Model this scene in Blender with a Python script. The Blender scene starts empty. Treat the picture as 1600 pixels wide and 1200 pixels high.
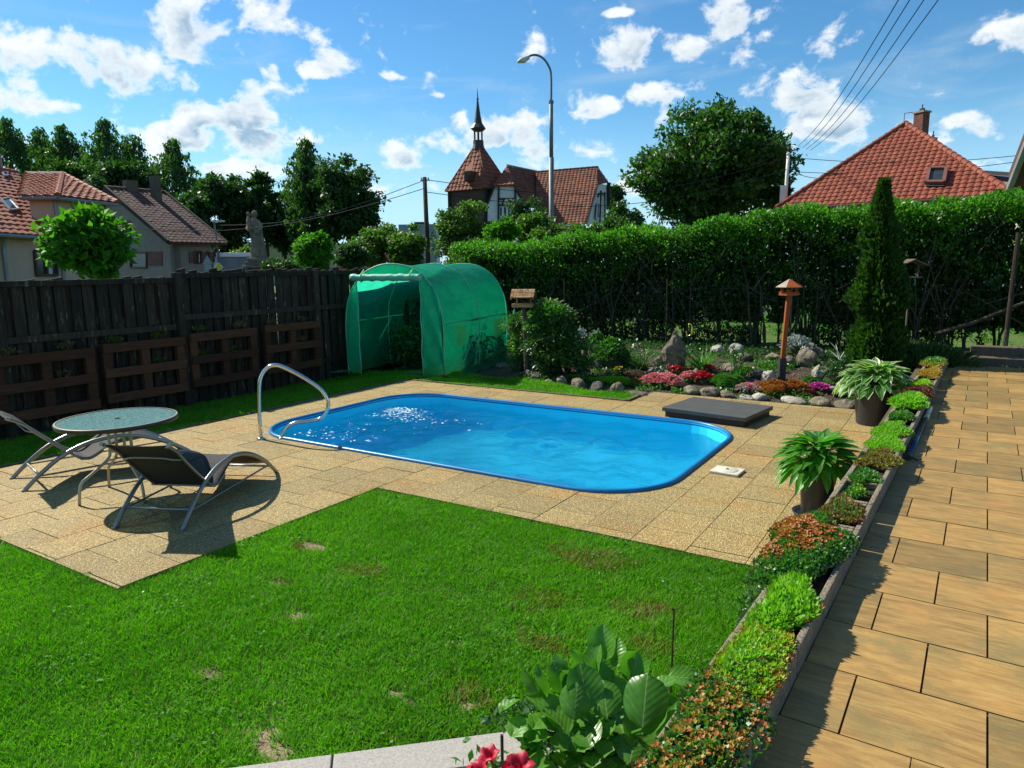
import bpy, math, random
import numpy as np
from mathutils import Vector, Matrix
random.seed(7); RNG = np.random.default_rng(7)
S = bpy.context.scene
PI = math.pi
# ------------------------------------------------------------------ camera
H = 1.9; F_ = 1100.0; PITCH = .166; ROLL = -.013; YAW = -.565
def _axes():
    cp, sp, cr, sr = math.cos(PITCH), math.sin(PITCH), math.cos(ROLL), math.sin(ROLL)
    r = Vector((1,0,0)); f = Vector((0,cp,-sp)); u = Vector((0,sp,cp))
    r2 = cr*r+sr*u; u2 = -sr*r+cr*u
    eu = Vector((math.cos(YAW), math.sin(YAW), 0)); ev = Vector((-math.sin(YAW), math.cos(YAW), 0))
    return [Vector((a.dot(eu), a.dot(ev), a.z)) for a in (r2, u2, f)]
CR, CU, CF = _axes()
cam = bpy.data.cameras.new('camera'); camo = bpy.data.objects.new('camera', cam)
S.collection.objects.link(camo); S.camera = camo
cam.sensor_width = 36; cam.lens = 36*F_/1600; cam.clip_end = 3000; cam.clip_start = .05
camo.matrix_world = Matrix(((CR.x,CU.x,-CF.x,0),(CR.y,CU.y,-CF.y,0),(CR.z,CU.z,-CF.z,H),(0,0,0,1)))
# measuring helpers: where a sight line meets the ground at height z / a distance d
def ray(px, py): return CR*((px-800)/F_) - CU*((py-600)/F_) + CF
def G(px, py, z=0):
    d = ray(px, py); t = (z-H)/d.z; return Vector((d.x*t, d.y*t, z))
def D(px, py, d): return Vector((0,0,H)) + ray(px, py)*d
def azel(px, py):
    v = ray(px, py).normalized(); return math.atan2(v.x, v.y), math.asin(v.z)
# ------------------------------------------------------------------ sun, sky
SUNV = Vector((-1.12, .07, 1.0)).normalized()
SUN_EL = math.asin(SUNV.z); SUN_AZ = math.atan2(SUNV.x, SUNV.y)
sun = bpy.data.lights.new('sun', 'SUN'); sun.energy = 4.9; sun.angle = math.radians(.55); sun.color = (1, .93, .80)
suno = bpy.data.objects.new('sun', sun); S.collection.objects.link(suno)
suno.rotation_euler = (-SUNV).to_track_quat('-Z', 'Y').to_euler(); suno.location = (-20, 2, 20)
S.view_settings.view_transform = 'Standard'; S.view_settings.look = 'None'
S.view_settings.exposure = 0.64; S.view_settings.gamma = 1
S.view_settings.use_curve_mapping = False
S.cycles.max_bounces = 8; S.cycles.transparent_max_bounces = 12
S.cycles.caustics_reflective = False; S.cycles.caustics_refractive = True; sun.cycles.is_caustics_light = True

class NT:
    def __init__(s, nt): s.nt = nt; s.n = nt.nodes; s.l = nt.links
    def new(s, t, **k):
        o = s.n.new(t)
        for a, b in k.items(): setattr(o, a, b)
        return o
    def put(s, sock, v):
        if v is None: return
        if hasattr(v, 'default_value') or hasattr(v, 'is_linked'): s.l.new(v, sock)
        else: sock.default_value = v
    def math(s, op, a, b=None, c=None, clamp=False):
        o = s.new('ShaderNodeMath', operation=op); o.use_clamp = clamp
        s.put(o.inputs[0], a); s.put(o.inputs[1], b)
        if c is not None: s.put(o.inputs[2], c)
        return o.outputs[0]
    def vmath(s, op, a, b=None, out=0):
        o = s.new('ShaderNodeVectorMath', operation=op); s.put(o.inputs[0], a); s.put(o.inputs[1], b)
        return o.outputs[out]
    def mix(s, f, a, b, blend='MIX'):
        o = s.new('ShaderNodeMix', data_type='RGBA', blend_type=blend)
        s.put(o.inputs[0], f); s.put(o.inputs[6], a); s.put(o.inputs[7], b); return o.outputs[2]
    def noise(s, vec, scale, detail=3, rough=.5, dist=0, out=0):
        o = s.new('ShaderNodeTexNoise'); s.put(o.inputs['Vector'], vec); o.inputs['Scale'].default_value = scale
        o.inputs['Detail'].default_value = detail; o.inputs['Roughness'].default_value = rough
        o.inputs['Distortion'].default_value = dist; return o.outputs[out]
    def vor(s, vec, scale, out=0, feature='F1'):
        o = s.new('ShaderNodeTexVoronoi', feature=feature); s.put(o.inputs['Vector'], vec); o.inputs['Scale'].default_value = scale
        return o.outputs[out]
    def smooth(s, v, a, b, lo=0., hi=1.):
        o = s.new('ShaderNodeMapRange', interpolation_type='SMOOTHSTEP'); s.put(o.inputs[0], v)
        for i, x in zip((1,2,3,4), (a,b,lo,hi)): o.inputs[i].default_value = x
        return o.outputs[0]
    def ramp(s, f, stops):
        o = s.new('ShaderNodeValToRGB'); s.put(o.inputs[0], f); e = o.color_ramp.elements
        while len(e) < len(stops): e.new(.5)
        for x, (p, c) in zip(e, stops): x.position = p; x.color = (*c, 1)
        return o.outputs[0]
    def comb(s, x, y, z):
        o = s.new('ShaderNodeCombineXYZ'); s.put(o.inputs[0], x); s.put(o.inputs[1], y); s.put(o.inputs[2], z); return o.outputs[0]
    def sep(s, v):
        o = s.new('ShaderNodeSeparateXYZ'); s.put(o.inputs[0], v); return o.outputs

W = bpy.data.worlds.new('World'); S.world = W; W.use_nodes = True
t = NT(W.node_tree); t.n.clear()
SKY = .078
sky = t.new('ShaderNodeTexSky', sky_type='NISHITA'); sky.sun_disc = False
sky.sun_elevation = SUN_EL; sky.sun_rotation = SUN_AZ; sky.air_density = 1.0; sky.dust_density = .1; sky.ozone_density = 2.2
dirv = t.new('ShaderNodeTexCoord').outputs['Generated']
x, y, z = t.sep(dirv)
az = t.math('ARCTAN2', x, y); el = t.math('ARCSINE', z)
warp = t.noise(dirv, 9, 4, .55, 0, 1)
wx, wy, wz = t.sep(warp)
azw = t.math('ADD', az, t.math('MULTIPLY', t.math('SUBTRACT', wx, .5), .075))
elw = t.math('ADD', el, t.math('MULTIPLY', t.math('SUBTRACT', wy, .5), .045))
pos = t.comb(azw, elw, 0.)
# cumulus heaps: place in the sky (azimuth, elevation from px in the photograph) and size
CL = [(290,42,58,42),(110,98,70,36),(215,112,70,30),(60,168,62,24),(425,108,22,12),(492,110,26,9),(300,172,42,20),(365,185,35,20),
      (285,215,48,22),(400,225,60,20),(490,222,60,16),(650,242,62,30),(715,185,20,22),(765,205,42,26),(835,230,55,36),(930,232,50,20),
      (670,146,13,7),(598,110,18,6),(985,86,72,30),(1060,70,42,22),(1120,24,42,22),(1188,56,24,10),(945,166,30,12),(1022,148,40,16),
      (962,16,28,5),(1232,172,78,26),(1300,205,70,30),(1500,195,42,14),(1562,202,44,20),(1435,212,40,24),(1585,45,46,24),(600,300,80,22),
      (1010,290,60,22),(1560,262,60,14),(340,262,70,14)]
def density(dv, p_):
    best = None
    for (px, py, rx, ry) in CL:
        a0, e0 = azel(px, py)
        q = t.vmath('MULTIPLY', t.vmath('SUBTRACT', p_, (a0, e0, 0)), (F_/rx, F_/ry, 0)); l = t.vmath('LENGTH', q, None, 1)
        best = l if best is None else t.math('MINIMUM', best, l)
    bl = t.math('SUBTRACT', 1.1, best)
    # the same heaped look elsewhere in the sky, out of the photograph's frame
    fr_ = t.noise(t.vmath('MULTIPLY', dv, (1,1,2.2)), 3.2, 2, .5)
    es = t.math('MULTIPLY', t.smooth(t.vmath('DOT_PRODUCT', dv, tuple(CF), 1), .72, .60), t.math('MULTIPLY', t.math('SUBTRACT', fr_, .56), 9))
    bl = t.math('MAXIMUM', bl, t.math('SUBTRACT', es, .3))
    n_ = t.noise(t.vmath('MULTIPLY', dv, (1,1,1.35)), 17, 10, .60, .25)
    big = t.noise(t.vmath('MULTIPLY', dv, (1,1,1.6)), 6, 2, .5)
    return t.math('ADD', t.math('MULTIPLY', bl, .72), t.math('ADD', t.math('MULTIPLY', t.math('SUBTRACT', n_, .5), 3.9), t.math('MULTIPLY', t.math('SUBTRACT', big, .5), 1.0))), n_
dens, n1 = density(dirv, pos)
OFF = (-.020, .016)
d_off = tuple(Vector((SUNV.x, SUNV.y, SUNV.z+.3)).normalized()*.024)
dens2, n2 = density(t.vmath('ADD', dirv, d_off), t.vmath('ADD', pos, (OFF[0], OFF[1], 0)))
mask = t.smooth(dens, 0., .62)
lit = t.math('ADD', .24, t.math('MULTIPLY', t.math('SUBTRACT', dens, dens2), .75), clamp=True)
thick = t.smooth(dens, .2, 1.0)
shade = t.math('MULTIPLY', thick, t.math('SUBTRACT', 1.12, lit), clamp=True)
ccol = t.mix(shade, (9.0, 9.2, 9.0, 1), (2.9, 4.3, 5.7, 1))
wisp = t.noise(t.vmath('MULTIPLY', dirv, (1.2,1.2,5)), 4, 5, .6, .6)
wispf = t.math('MULTIPLY', t.smooth(wisp, .5, .8), .30)
hs = t.new('ShaderNodeHueSaturation'); hs.inputs['Saturation'].default_value = 1.22; hs.inputs['Value'].default_value = 1.0
t.l.new(sky.outputs[0], hs.inputs['Color'])
skyc = t.mix(1., hs.outputs[0], (.80,1.10,1.16,1), 'MULTIPLY')
base = t.mix(wispf, skyc, (5.5, 6.6, 7.2, 1))
low = t.smooth(el, .22, .0, 0, .85)
base = t.mix(low, base, (4.3, 7.0, 9.4, 1))
low = t.smooth(el, .16, .0, 0, .4)
base = t.mix(t.math('MULTIPLY', low, t.smooth(n1, .35, .7)), base, (6.2, 7.4, 8.0, 1))
colr = t.mix(t.math('MULTIPLY', mask, .93), base, ccol)
bg = t.new('ShaderNodeBackground'); bg.inputs[1].default_value = SKY
t.l.new(colr, bg.inputs[0]); ow = t.new('ShaderNodeOutputWorld'); t.l.new(bg.outputs[0], ow.inputs[0])
try: W.cycles.sampling_method = 'MANUAL'; W.cycles.sample_map_resolution = 512
except Exception: pass

# ------------------------------------------------------------------ materials
def lin(r, g, b): return tuple(((c/255)/12.92 if c/255 < .04045 else ((c/255+.055)/1.055)**2.4) for c in (r,g,b))
def mat(name, c1, c2=None, rough=.7, scale=6., detail=4, bump=0., bscale=None, metal=0., spec=.35, world=False, stretch=(1,1,1), c3=None, trans=0., randv=0., dist=0.):
    m = bpy.data.materials.new(name); m.use_nodes = True; t = NT(m.node_tree); p = t.n['Principled BSDF']
    vec = t.new('ShaderNodeNewGeometry').outputs['Position'] if world else t.new('ShaderNodeTexCoord').outputs['Object']
    vec = t.vmath('MULTIPLY', vec, stretch)
    if not world:
        oi = t.new('ShaderNodeObjectInfo').outputs['Random']; vec = t.vmath('ADD', vec, t.comb(t.math('MULTIPLY', oi, 37.), 0., oi))
    c2 = c2 or tuple(x*.7 for x in c1)
    n = t.noise(vec, scale, detail, .6, dist)
    f = t.smooth(n, .32, .68)
    col = t.mix(f, (*c1, 1), (*c2, 1))
    if c3: col = t.mix(t.smooth(t.noise(vec, scale*3.7, 5, .65), .5, .72), col, (*c3, 1))
    if randv:
        oi2 = t.new('ShaderNodeObjectInfo').outputs['Random']
        col = t.mix(1., col, t.ramp(oi2, [(0, (1-randv,)*3), (1, (1,1,1))]), 'MULTIPLY')
    t.l.new(col, p.inputs['Base Color']); p.inputs['Roughness'].default_value = rough; p.inputs['Metallic'].default_value = metal
    p.inputs['Specular IOR Level'].default_value = spec
    if bump:
        b = t.new('ShaderNodeBump'); b.inputs['Strength'].default_value = min(1, bump); b.inputs['Distance'].default_value = .02*max(1, bump)
        t.l.new(t.noise(vec, bscale or scale*4, 5, .65), b.inputs['Height']); t.l.new(b.outputs[0], p.inputs['Normal'])
    return m
def leafmat(name, c1, c2, trans=.45, rough=.45, veins=False, edge=None, tcol=None, spec=.4):
    m = bpy.data.materials.new(name); m.use_nodes = True; t = NT(m.node_tree); p = t.n['Principled BSDF']; out = t.n['Material Output']
    geo = t.new('ShaderNodeNewGeometry'); r = geo.outputs['Random Per Island']
    if veins: r = t.new('ShaderNodeObjectInfo').outputs['Random']
    big = t.noise(geo.outputs['Position'], 1.1, 2)
    f = t.math('ADD', t.math('MULTIPLY', r, .75), t.math('MULTIPLY', t.math('SUBTRACT', big, .5), 1.2), clamp=True)
    col = t.mix(f, (*c1, 1), (*c2, 1))
    if edge:
        at = t.new('ShaderNodeAttribute', attribute_name='edge')
        nz = t.noise(t.new('ShaderNodeTexCoord').outputs['Object'], 30, 2)
        col = t.mix(t.smooth(t.math('ADD', at.outputs['Fac'], t.math('MULTIPLY', t.math('SUBTRACT', nz, .5), .3)), .72, .84), col, (*edge, 1))
    t.l.new(col, p.inputs['Base Color']); p.inputs['Roughness'].default_value = rough; p.inputs['Specular IOR Level'].default_value = spec
    tr = t.new('ShaderNodeBsdfTranslucent')
    tc = t.mix(1., col, (*(tcol or (1.5, 2.0, .5)), 1), 'MULTIPLY'); t.l.new(tc, tr.inputs[0])
    if veins:
        x, y, z = t.sep(t.new('ShaderNodeTexCoord').outputs['Object'])
        w = t.math('SINE', t.math('MULTIPLY', t.math('SUBTRACT', y, t.math('MULTIPLY', t.math('ABSOLUTE', x), .9)), veins))
        wn = t.noise(t.comb(x, y, z), 60, 3)
        cv = t.mix(t.math('MULTIPLY', t.smooth(w, .55, 1.), .35), col, t.mix(1., col, (1.7,1.45,1.9,1), 'MULTIPLY'))
        cv = t.mix(t.smooth(wn, .35, .75), t.mix(1., cv, (.72,.74,.7,1), 'MULTIPLY'), cv); mid = t.smooth(t.math('ABSOLUTE', x), .0022, .0008)
        cv = t.mix(t.math('MULTIPLY', mid, .6), cv, (.30,.42,.16,1)); t.l.new(cv, p.inputs['Base Color'])
        b = t.new('ShaderNodeBump'); b.inputs['Strength'].default_value = .5; b.inputs['Distance'].default_value = .0006
        t.l.new(t.math('ADD', w, wn), b.inputs['Height']); t.l.new(b.outputs[0], p.inputs['Normal'])
    mx = t.new('ShaderNodeMixShader'); mx.inputs[0].default_value = trans
    t.l.new(p.outputs[0], mx.inputs[1]); t.l.new(tr.outputs[0], mx.inputs[2]); t.l.new(mx.outputs[0], out.inputs[0])
    return m

# ------------------------------------------------------------------ mesh helpers
def link(o):
    S.collection.objects.link(o); return o
def meta(o, label=None, cat=None, group=None, kind=None):
    if label: o['label'] = label
    if cat: o['category'] = cat
    if group: o['group'] = group
    if kind: o['kind'] = kind
    return o
def thing(name, label, cat, loc=(0,0,0), rz=0, group=None):
    o = link(bpy.data.objects.new(name, None)); o.location = loc; o.rotation_euler = (0,0,rz); o.empty_display_size = .1
    return meta(o, label, cat, group)
def rotz(a): return Matrix.Rotation(a, 3, 'Z')
class MB:
    def __init__(s): s.v = []; s.f = []; s.mi = []; s.cur = 0
    def add(s, vs, fs):
        b = len(s.v); s.v += [tuple(v) for v in vs]; s.f += [tuple(b+i for i in f) for f in fs]; s.mi += [s.cur]*len(fs); return s
    def box(s, c, d, R=None, taper=1.):
        c = Vector(c); vs = []
        for z in (-1, 1):
            k = taper if z > 0 else 1
            for x, y in ((-1,-1),(1,-1),(1,1),(-1,1)):
                p = Vector((x*d[0]/2*k, y*d[1]/2*k, z*d[2]/2)); vs.append(c+(R@p if R else p))
        return s.add(vs, [(3,2,1,0),(4,5,6,7),(0,1,5,4),(1,2,6,5),(2,3,7,6),(3,0,4,7)])
    def bar(s, a, b, w, h=None, up=(0,0,1)):
        a, b = Vector(a), Vector(b); d = (b-a); L = d.length; d.normalize(); h = h or w
        sd = d.cross(Vector(up));
        if sd.length < 1e-4: sd = d.cross(Vector((0,1,0)))
        sd.normalize(); u = sd.cross(d)
        R = Matrix((sd, d, u)).transposed(); return s.box((a+b)/2, (w, L, h), R)
    def tube(s, pts, r, n=8, cap=True, flat=1.):
        pts = [Vector(p) for p in pts]; rs = r if isinstance(r, (list, tuple)) else [r]*len(pts); vs = []; fs = []
        prev = None
        for i, p in enumerate(pts):
            d = (pts[min(i+1, len(pts)-1)]-pts[max(i-1, 0)]).normalized()
            if prev is None: a = d.cross(Vector((0,0,1))) if abs(d.z) < .95 else d.cross(Vector((1,0,0)))
            else: a = prev-d*prev.dot(d)
            a.normalize(); prev = a; b = d.cross(a)
            for k in range(n):
                q = 2*PI*k/n; vs.append(p+a*math.cos(q)*rs[i]+b*math.sin(q)*rs[i]*flat)
        for i in range(len(pts)-1):
            for k in range(n): fs.append((i*n+k, i*n+(k+1)%n, (i+1)*n+(k+1)%n, (i+1)*n+k))
        if cap: fs.append(tuple(range(n-1,-1,-1))); fs.append(tuple((len(pts)-1)*n+k for k in range(n)))
        return s.add(vs, fs)
    def lathe(s, prof, n=24, c=(0,0,0), close=False):
        c = Vector(c); vs = []; fs = []
        for (r, z) in prof:
            for k in range(n): vs.append(c+Vector((r*math.cos(2*PI*k/n), r*math.sin(2*PI*k/n), z)))
        for i in range(len(prof)-1):
            for k in range(n): fs.append((i*n+k, i*n+(k+1)%n, (i+1)*n+(k+1)%n, (i+1)*n+k))
        if close: fs.append(tuple(range(n-1,-1,-1))); fs.append(tuple((len(prof)-1)*n+k for k in range(n)))
        return s.add(vs, fs)
    def prism(s, poly, z0, z1):
        n = len(poly); vs = [(x,y,z0) for x,y in poly]+[(x,y,z1) for x,y in poly]
        return s.add(vs, [tuple(range(n-1,-1,-1)), tuple(range(n,2*n))]+[(i,(i+1)%n,n+(i+1)%n,n+i) for i in range(n)])
    def slab(s, poly, th):
        """a flat 3D polygon given thickness th along minus its normal"""
        P = [Vector(p) for p in poly]; nrm = (P[1]-P[0]).cross(P[2]-P[0]).normalized(); n = len(P)
        vs = P+[p-nrm*th for p in P]
        return s.add(vs, [tuple(range(n)), tuple(range(2*n-1,n-1,-1))]+[((i+1)%n,i,n+i,n+(i+1)%n) for i in range(n)])
    def grid(s, fn, nu, nv):
        vs = [fn(i/nu, j/nv) for j in range(nv+1) for i in range(nu+1)]
        return s.add(vs, [(j*(nu+1)+i, j*(nu+1)+i+1, (j+1)*(nu+1)+i+1, (j+1)*(nu+1)+i) for j in range(nv) for i in range(nu)])
    def mesh(s, name, mats, smooth=False):
        me = bpy.data.meshes.new(name); me.from_pydata([tuple(v) for v in s.v], [], s.f)
        for m in (mats if isinstance(mats, (list, tuple)) else [mats]): me.materials.append(m)
        if max(s.mi or [0]) > 0: me.polygons.foreach_set('material_index', s.mi)
        if smooth: me.polygons.foreach_set('use_smooth', [True]*len(me.polygons))
        me.update(); return me
    def build(s, name, mats, parent=None, smooth=False, bevel=0, world=False, angle=None):
        if world and parent is not None:
            L = parent.location; s.v = [(v[0]-L.x, v[1]-L.y, v[2]-L.z) for v in s.v]
        o = link(bpy.data.objects.new(name, s.mesh(name, mats, smooth)))
        if parent is not None: o.parent = parent
        if bevel:
            b = o.modifiers.new('b', 'BEVEL'); b.width = bevel; b.segments = 2; b.limit_method = 'ANGLE'; b.angle_limit = .6
        return o
def inst(name, me, loc, rot=(0,0,0), scale=1, parent=None):
    o = link(bpy.data.objects.new(name, me)); o.location = loc; o.rotation_euler = rot
    o.scale = scale if isinstance(scale, (tuple, list)) else (scale,)*3
    if parent is not None: o.parent = parent
    return o
def recenter(o):
    """origin to the base of a single-mesh thing"""
    me = o.data; n = len(me.vertices); a = np.empty(n*3); me.vertices.foreach_get('co', a); a = a.reshape(-1,3)
    c = np.array([(a[:,0].min()+a[:,0].max())/2, (a[:,1].min()+a[:,1].max())/2, a[:,2].min()])
    a -= c; me.vertices.foreach_set('co', a.ravel()); me.update(); o.location = Vector(o.location)+Vector(c); return o
def quads_mesh(name, V, k, m, smooth=False):
    """V: (n,k,3) array, one k-gon each"""
    n = V.shape[0]; me = bpy.data.meshes.new(name)
    me.vertices.add(n*k); me.vertices.foreach_set('co', V.astype(np.float32).ravel())
    me.loops.add(n*k); me.loops.foreach_set('vertex_index', np.arange(n*k, dtype=np.int32))
    me.polygons.add(n); me.polygons.foreach_set('loop_start', np.arange(0, n*k, k, dtype=np.int32)); me.polygons.foreach_set('loop_total', np.full(n, k, np.int32))
    me.update(calc_edges=True); me.materials.append(m); return me
def unit(a): return a/np.maximum(np.linalg.norm(a, axis=1, keepdims=True), 1e-9)
def leaves(P, size, m, name='foliage', nrm=None, up=None, aspect=.55, jit=.35, droop=0., fold=.25, rng=RNG):
    """folded diamond leaves at P (n,3); nrm preferred facing, up preferred growing direction"""
    n = len(P); rnd = lambda: rng.normal(size=(n,3))
    d = unit((0 if up is None else up)+rnd()*(1 if up is None else jit)); d[:,2] -= droop; d = unit(d)
    a = (0 if nrm is None else nrm)+rnd()*(1 if nrm is None else jit*1.3)
    sdir = unit(np.cross(d, a)); nn = np.cross(sdir, d)
    L = (size*(.6+.8*rng.random(n)))[:,None]; w = L*aspect/2
    V = np.stack([P, P+d*L*.5+sdir*w+nn*w*fold, P+d*L-nn*L*.08, P+d*L*.5-sdir*w+nn*w*fold], 1)
    return quads_mesh(name, V, 4, m)
def addmesh(name, me, parent=None, kind=None, world=True):
    o = link(bpy.data.objects.new(name, me))
    if parent is not None:
        o.parent = parent
        if world: me.transform(Matrix.Translation(-parent.location))
    if kind: o['kind'] = kind
    return o
# ------------------------------------------------------------------ palette
M = {}
M['soil'] = mat('soil', (.035,.025,.015), (.075,.052,.03), .95, 9, bump=1.5, world=True, c3=(.15,.11,.065))
M['ground'] = mat('ground_grass', (.035,.075,.012), (.06,.10,.02), .95, 2.5, bump=1, world=True, c3=(.10,.10,.03))
M['lawnbase'] = mat('lawn_base', (.055,.12,.012), (.08,.15,.02), .95, 4, bump=1, world=True, c3=(.10,.08,.04))
M['asphalt'] = mat('asphalt', (.05,.05,.05), (.07,.07,.068), .9, 8, bump=.6, world=True)
def pebble_mat():
    m = bpy.data.materials.new('exposed_pebble_slab'); m.use_nodes = True; t = NT(m.node_tree); p = t.n['Principled BSDF']
    vec = t.new('ShaderNodeNewGeometry').outputs['Position']
    v = t.new('ShaderNodeTexVoronoi'); v.inputs['Scale'].default_value = 105; t.l.new(vec, v.inputs['Vector'])
    r = t.sep(v.outputs['Color'])
    col = t.ramp(r[0], [(0,(.15,.12,.035)),(.2,(.37,.285,.085)),(.45,(.58,.455,.16)),(.7,(.70,.60,.25)),(.9,(.48,.31,.11)),(1,(.80,.72,.40))])
    edge = t.smooth(v.outputs['Distance'], .25, .62)
    col = t.mix(edge, col, (.24,.18,.085,1))
    big = t.noise(vec, 1.6, 4, .6)
    col = t.mix(t.smooth(big, .48, .75), col, t.mix(1., col, (1.08,.84,.62,1), 'MULTIPLY'))
    oi = t.new('ShaderNodeObjectInfo').outputs['Random']
    col = t.mix(1., col, t.ramp(oi, [(0,(.80,.78,.74)),(.5,(.98,.97,.92)),(1,(1.06,1.0,.92))]), 'MULTIPLY')
    col = t.mix(t.math('MULTIPLY', t.smooth(t.noise(vec, 5, 5, .7), .55, .8), .45), col, (.17,.20,.08,1))
    t.l.new(col, p.inputs['Base Color']); p.inputs['Roughness'].default_value = .75; p.inputs['Specular IOR Level'].default_value = .3
    b = t.new('ShaderNodeBump'); b.inputs['Strength'].default_value = .8; b.inputs['Distance'].default_value = .006; b.invert = True
    t.l.new(v.outputs['Distance'], b.inputs['Height']); t.l.new(b.outputs[0], p.inputs['Normal']); return m
M['pebble'] = pebble_mat()
def tile_mat():
    m = bpy.data.materials.new('wood_look_tile'); m.use_nodes = True; t = NT(m.node_tree); p = t.n['Principled BSDF']
    vec = t.new('ShaderNodeNewGeometry').outputs['Position']; oi = t.new('ShaderNodeObjectInfo').outputs['Random']
    v2 = t.vmath('ADD', t.vmath('MULTIPLY', vec, (3.2,14,1)), t.comb(t.math('MULTIPLY', oi, 61.), t.math('MULTIPLY', oi, 23.), 0.))
    g = t.noise(v2, 1.5, 6, .68, .8)
    col = t.ramp(g, [(.2,(.17,.10,.035)),(.42,(.285,.175,.058)),(.6,(.38,.245,.08)),(.85,(.46,.32,.12))])
    fine = t.noise(t.vmath('ADD', t.vmath('MULTIPLY', vec, (5,85,1)), t.comb(oi, 0., 0.)), 1.0, 4, .65, .6)
    col = t.mix(t.math('MULTIPLY', t.smooth(fine, .42, .72), .5), col, t.mix(1., col, (.52,.50,.44,1), 'MULTIPLY'))
    blot = t.noise(t.vmath('ADD', vec, t.comb(t.math('MULTIPLY', oi, 9.), oi, 0.)), 3.4, 6, .72)
    col = t.mix(t.math('MULTIPLY', t.smooth(blot, .46, .70), .72), col, (.17,.15,.06,1))
    blot2 = t.noise(t.vmath('ADD', vec, (5,3,1)), 5, 4, .6)
    col = t.mix(t.math('MULTIPLY', t.smooth(blot2, .52, .75), .5), col, (.44,.23,.07,1))
    col = t.mix(1., col, t.ramp(oi, [(0,(.72,.74,.74)),(.5,(.96,.96,.94)),(1,(1.18,1.12,1.02))]), 'MULTIPLY')
    sp = t.noise(vec, 170, 3, .7); col = t.mix(t.smooth(sp, .58, .75), col, t.mix(1., col, (.6,.6,.6,1), 'MULTIPLY'))
    t.l.new(col, p.inputs['Base Color']); p.inputs['Roughness'].default_value = .62; p.inputs['Specular IOR Level'].default_value = .35
    b = t.new('ShaderNodeBump'); b.inputs['Strength'].default_value = .35; b.inputs['Distance'].default_value = .004
    t.l.new(t.math('ADD', g, t.math('MULTIPLY', sp, .5)), b.inputs['Height']); t.l.new(b.outputs[0], p.inputs['Normal']); return m
M['tile'] = tile_mat()
M['grout'] = mat('dark_grout', (.07,.055,.032), (.10,.08,.045), .95, 20, world=True)
M['concrete'] = mat('weathered_concrete', (.30,.25,.17), (.19,.16,.11), .9, 14, bump=1.2, world=True, c3=(.40,.35,.26))
M['granite'] = mat('grey_terrazzo', (.44,.42,.37), (.31,.29,.26), .7, 130, detail=3, bump=.3, world=True, c3=(.20,.19,.18))
M['kerb'] = mat('kerb_strip', (.10,.085,.055), (.17,.14,.09), .9, 12, bump=.8, world=True)
M['liner'] = mat('blue_liner', (.040,.72,.99), (.055,.80,.99), .5, 1.3, spec=.15)
M['rim'] = mat('blue_rim', (.006,.15,.36), (.008,.18,.42), .35, 3, spec=.4)
M['steel'] = mat('polished_steel', (.72,.70,.66), (.62,.60,.56), .14, 3, metal=1)
M['rock'] = mat('rock_grey_tan', (.24,.20,.13), (.13,.115,.085), .9, 4, bump=1.6, c3=(.40,.36,.26), randv=.35)
M['rocklight'] = mat('rock_pale', (.42,.40,.33), (.27,.25,.19), .9, 4, bump=1.4, c3=(.55,.52,.44), randv=.2)
M['rockdark'] = mat('rock_dark', (.10,.095,.085), (.055,.055,.05), .85, 5, bump=1.4, c3=(.17,.16,.13), randv=.2)
M['grass'] = leafmat('grass_blades', (.055,.200,.008), (.16,.39,.016), .36, .6, spec=.2)
M['grassdry'] = leafmat('dry_grass', (.25,.18,.05), (.14,.14,.03), .25, .6)

# ------------------------------------------------------------------ ground
def sm(x, a, b):
    k = min(1, max(0, (x-a)/(b-a))); return k*k*(3-2*k)
PU0, PU1, PV0, PV1, PR = -7.06, -1.99, 5.17, 8.22, .74
UL = -.42
def pl_right(v): return -.42+.0356*(v-1.98)
def pl_left(v): return pl_right(v)-.235
def terrain(u, v):
    z = -.035
    z += -.145*sm(-u, 7.85, 9.95)
    if u < -10.05: z = -.18+.5*sm(-u, 10.05, 11.5)
    if u > -10.05: z += (.29+.035)*sm(v, 9.75, 12.3)*sm(u, -7.6, -6.6)
    if u > -10.05: z = max(z, -.18+.5*sm(v, 13, 17))
    if u > pl_left(v)+.1: z = max(z, .36)
    if v < 1.5 and u > -3.5: z = z-.01
    d = math.hypot(u, v)
    if d > 40: z = .32-.012*(d-40)**.8*.3
    return z
us = sorted(set([round(x,2) for x in np.arange(-12, 2.6, .2)]+[PU0, PU1]+[-2000,-900,-400,-200,-120,-80,-60,-45,-35,-28,-22,-18,-15,-13,4,6,10,16,25,40,70,120,250,500,1000,2000]))
vs_ = sorted(set([round(x,2) for x in np.arange(-2, 18.1, .2)]+[PV0, PV1]+[-60,-25,-10,-5,20,23,27,32,38,45,55,70,90,120,180,300,600,1200,2500]))
gb = MB(); gb.v = [(u, v, terrain(u, v)) for v in vs_ for u in us]; nu = len(us)
for j in range(len(vs_)-1):
    for i in range(nu-1):
        cu, cv = (us[i]+us[i+1])/2, (vs_[j]+vs_[j+1])/2
        if PU0 < cu < PU1 and PV0 < cv < PV1: continue
        gb.f.append((j*nu+i, j*nu+i+1, (j+1)*nu+i+1, (j+1)*nu+i))
        inrock = cu > -10.4 and 9.5 < cv < 13.4 and cu < 3
        gb.mi.append(1 if (inrock or (pl_left(cv)-.2 < cu < .3 and cv < 13) or (-1.9 < cu < -.4 and cv < 2.2)) else (0 if math.hypot(cu, cv) > 22 else 2))
gb.build('ground', [M['ground'], M['soil'], M['lawnbase']], smooth=True)['kind'] = 'structure'
rb = MB(); rb.add([(-60,10,.34),(-15.5,2,.34),(-15.5,-8,.34),(-60,-2,.34)], [(0,3,2,1)])
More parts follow.
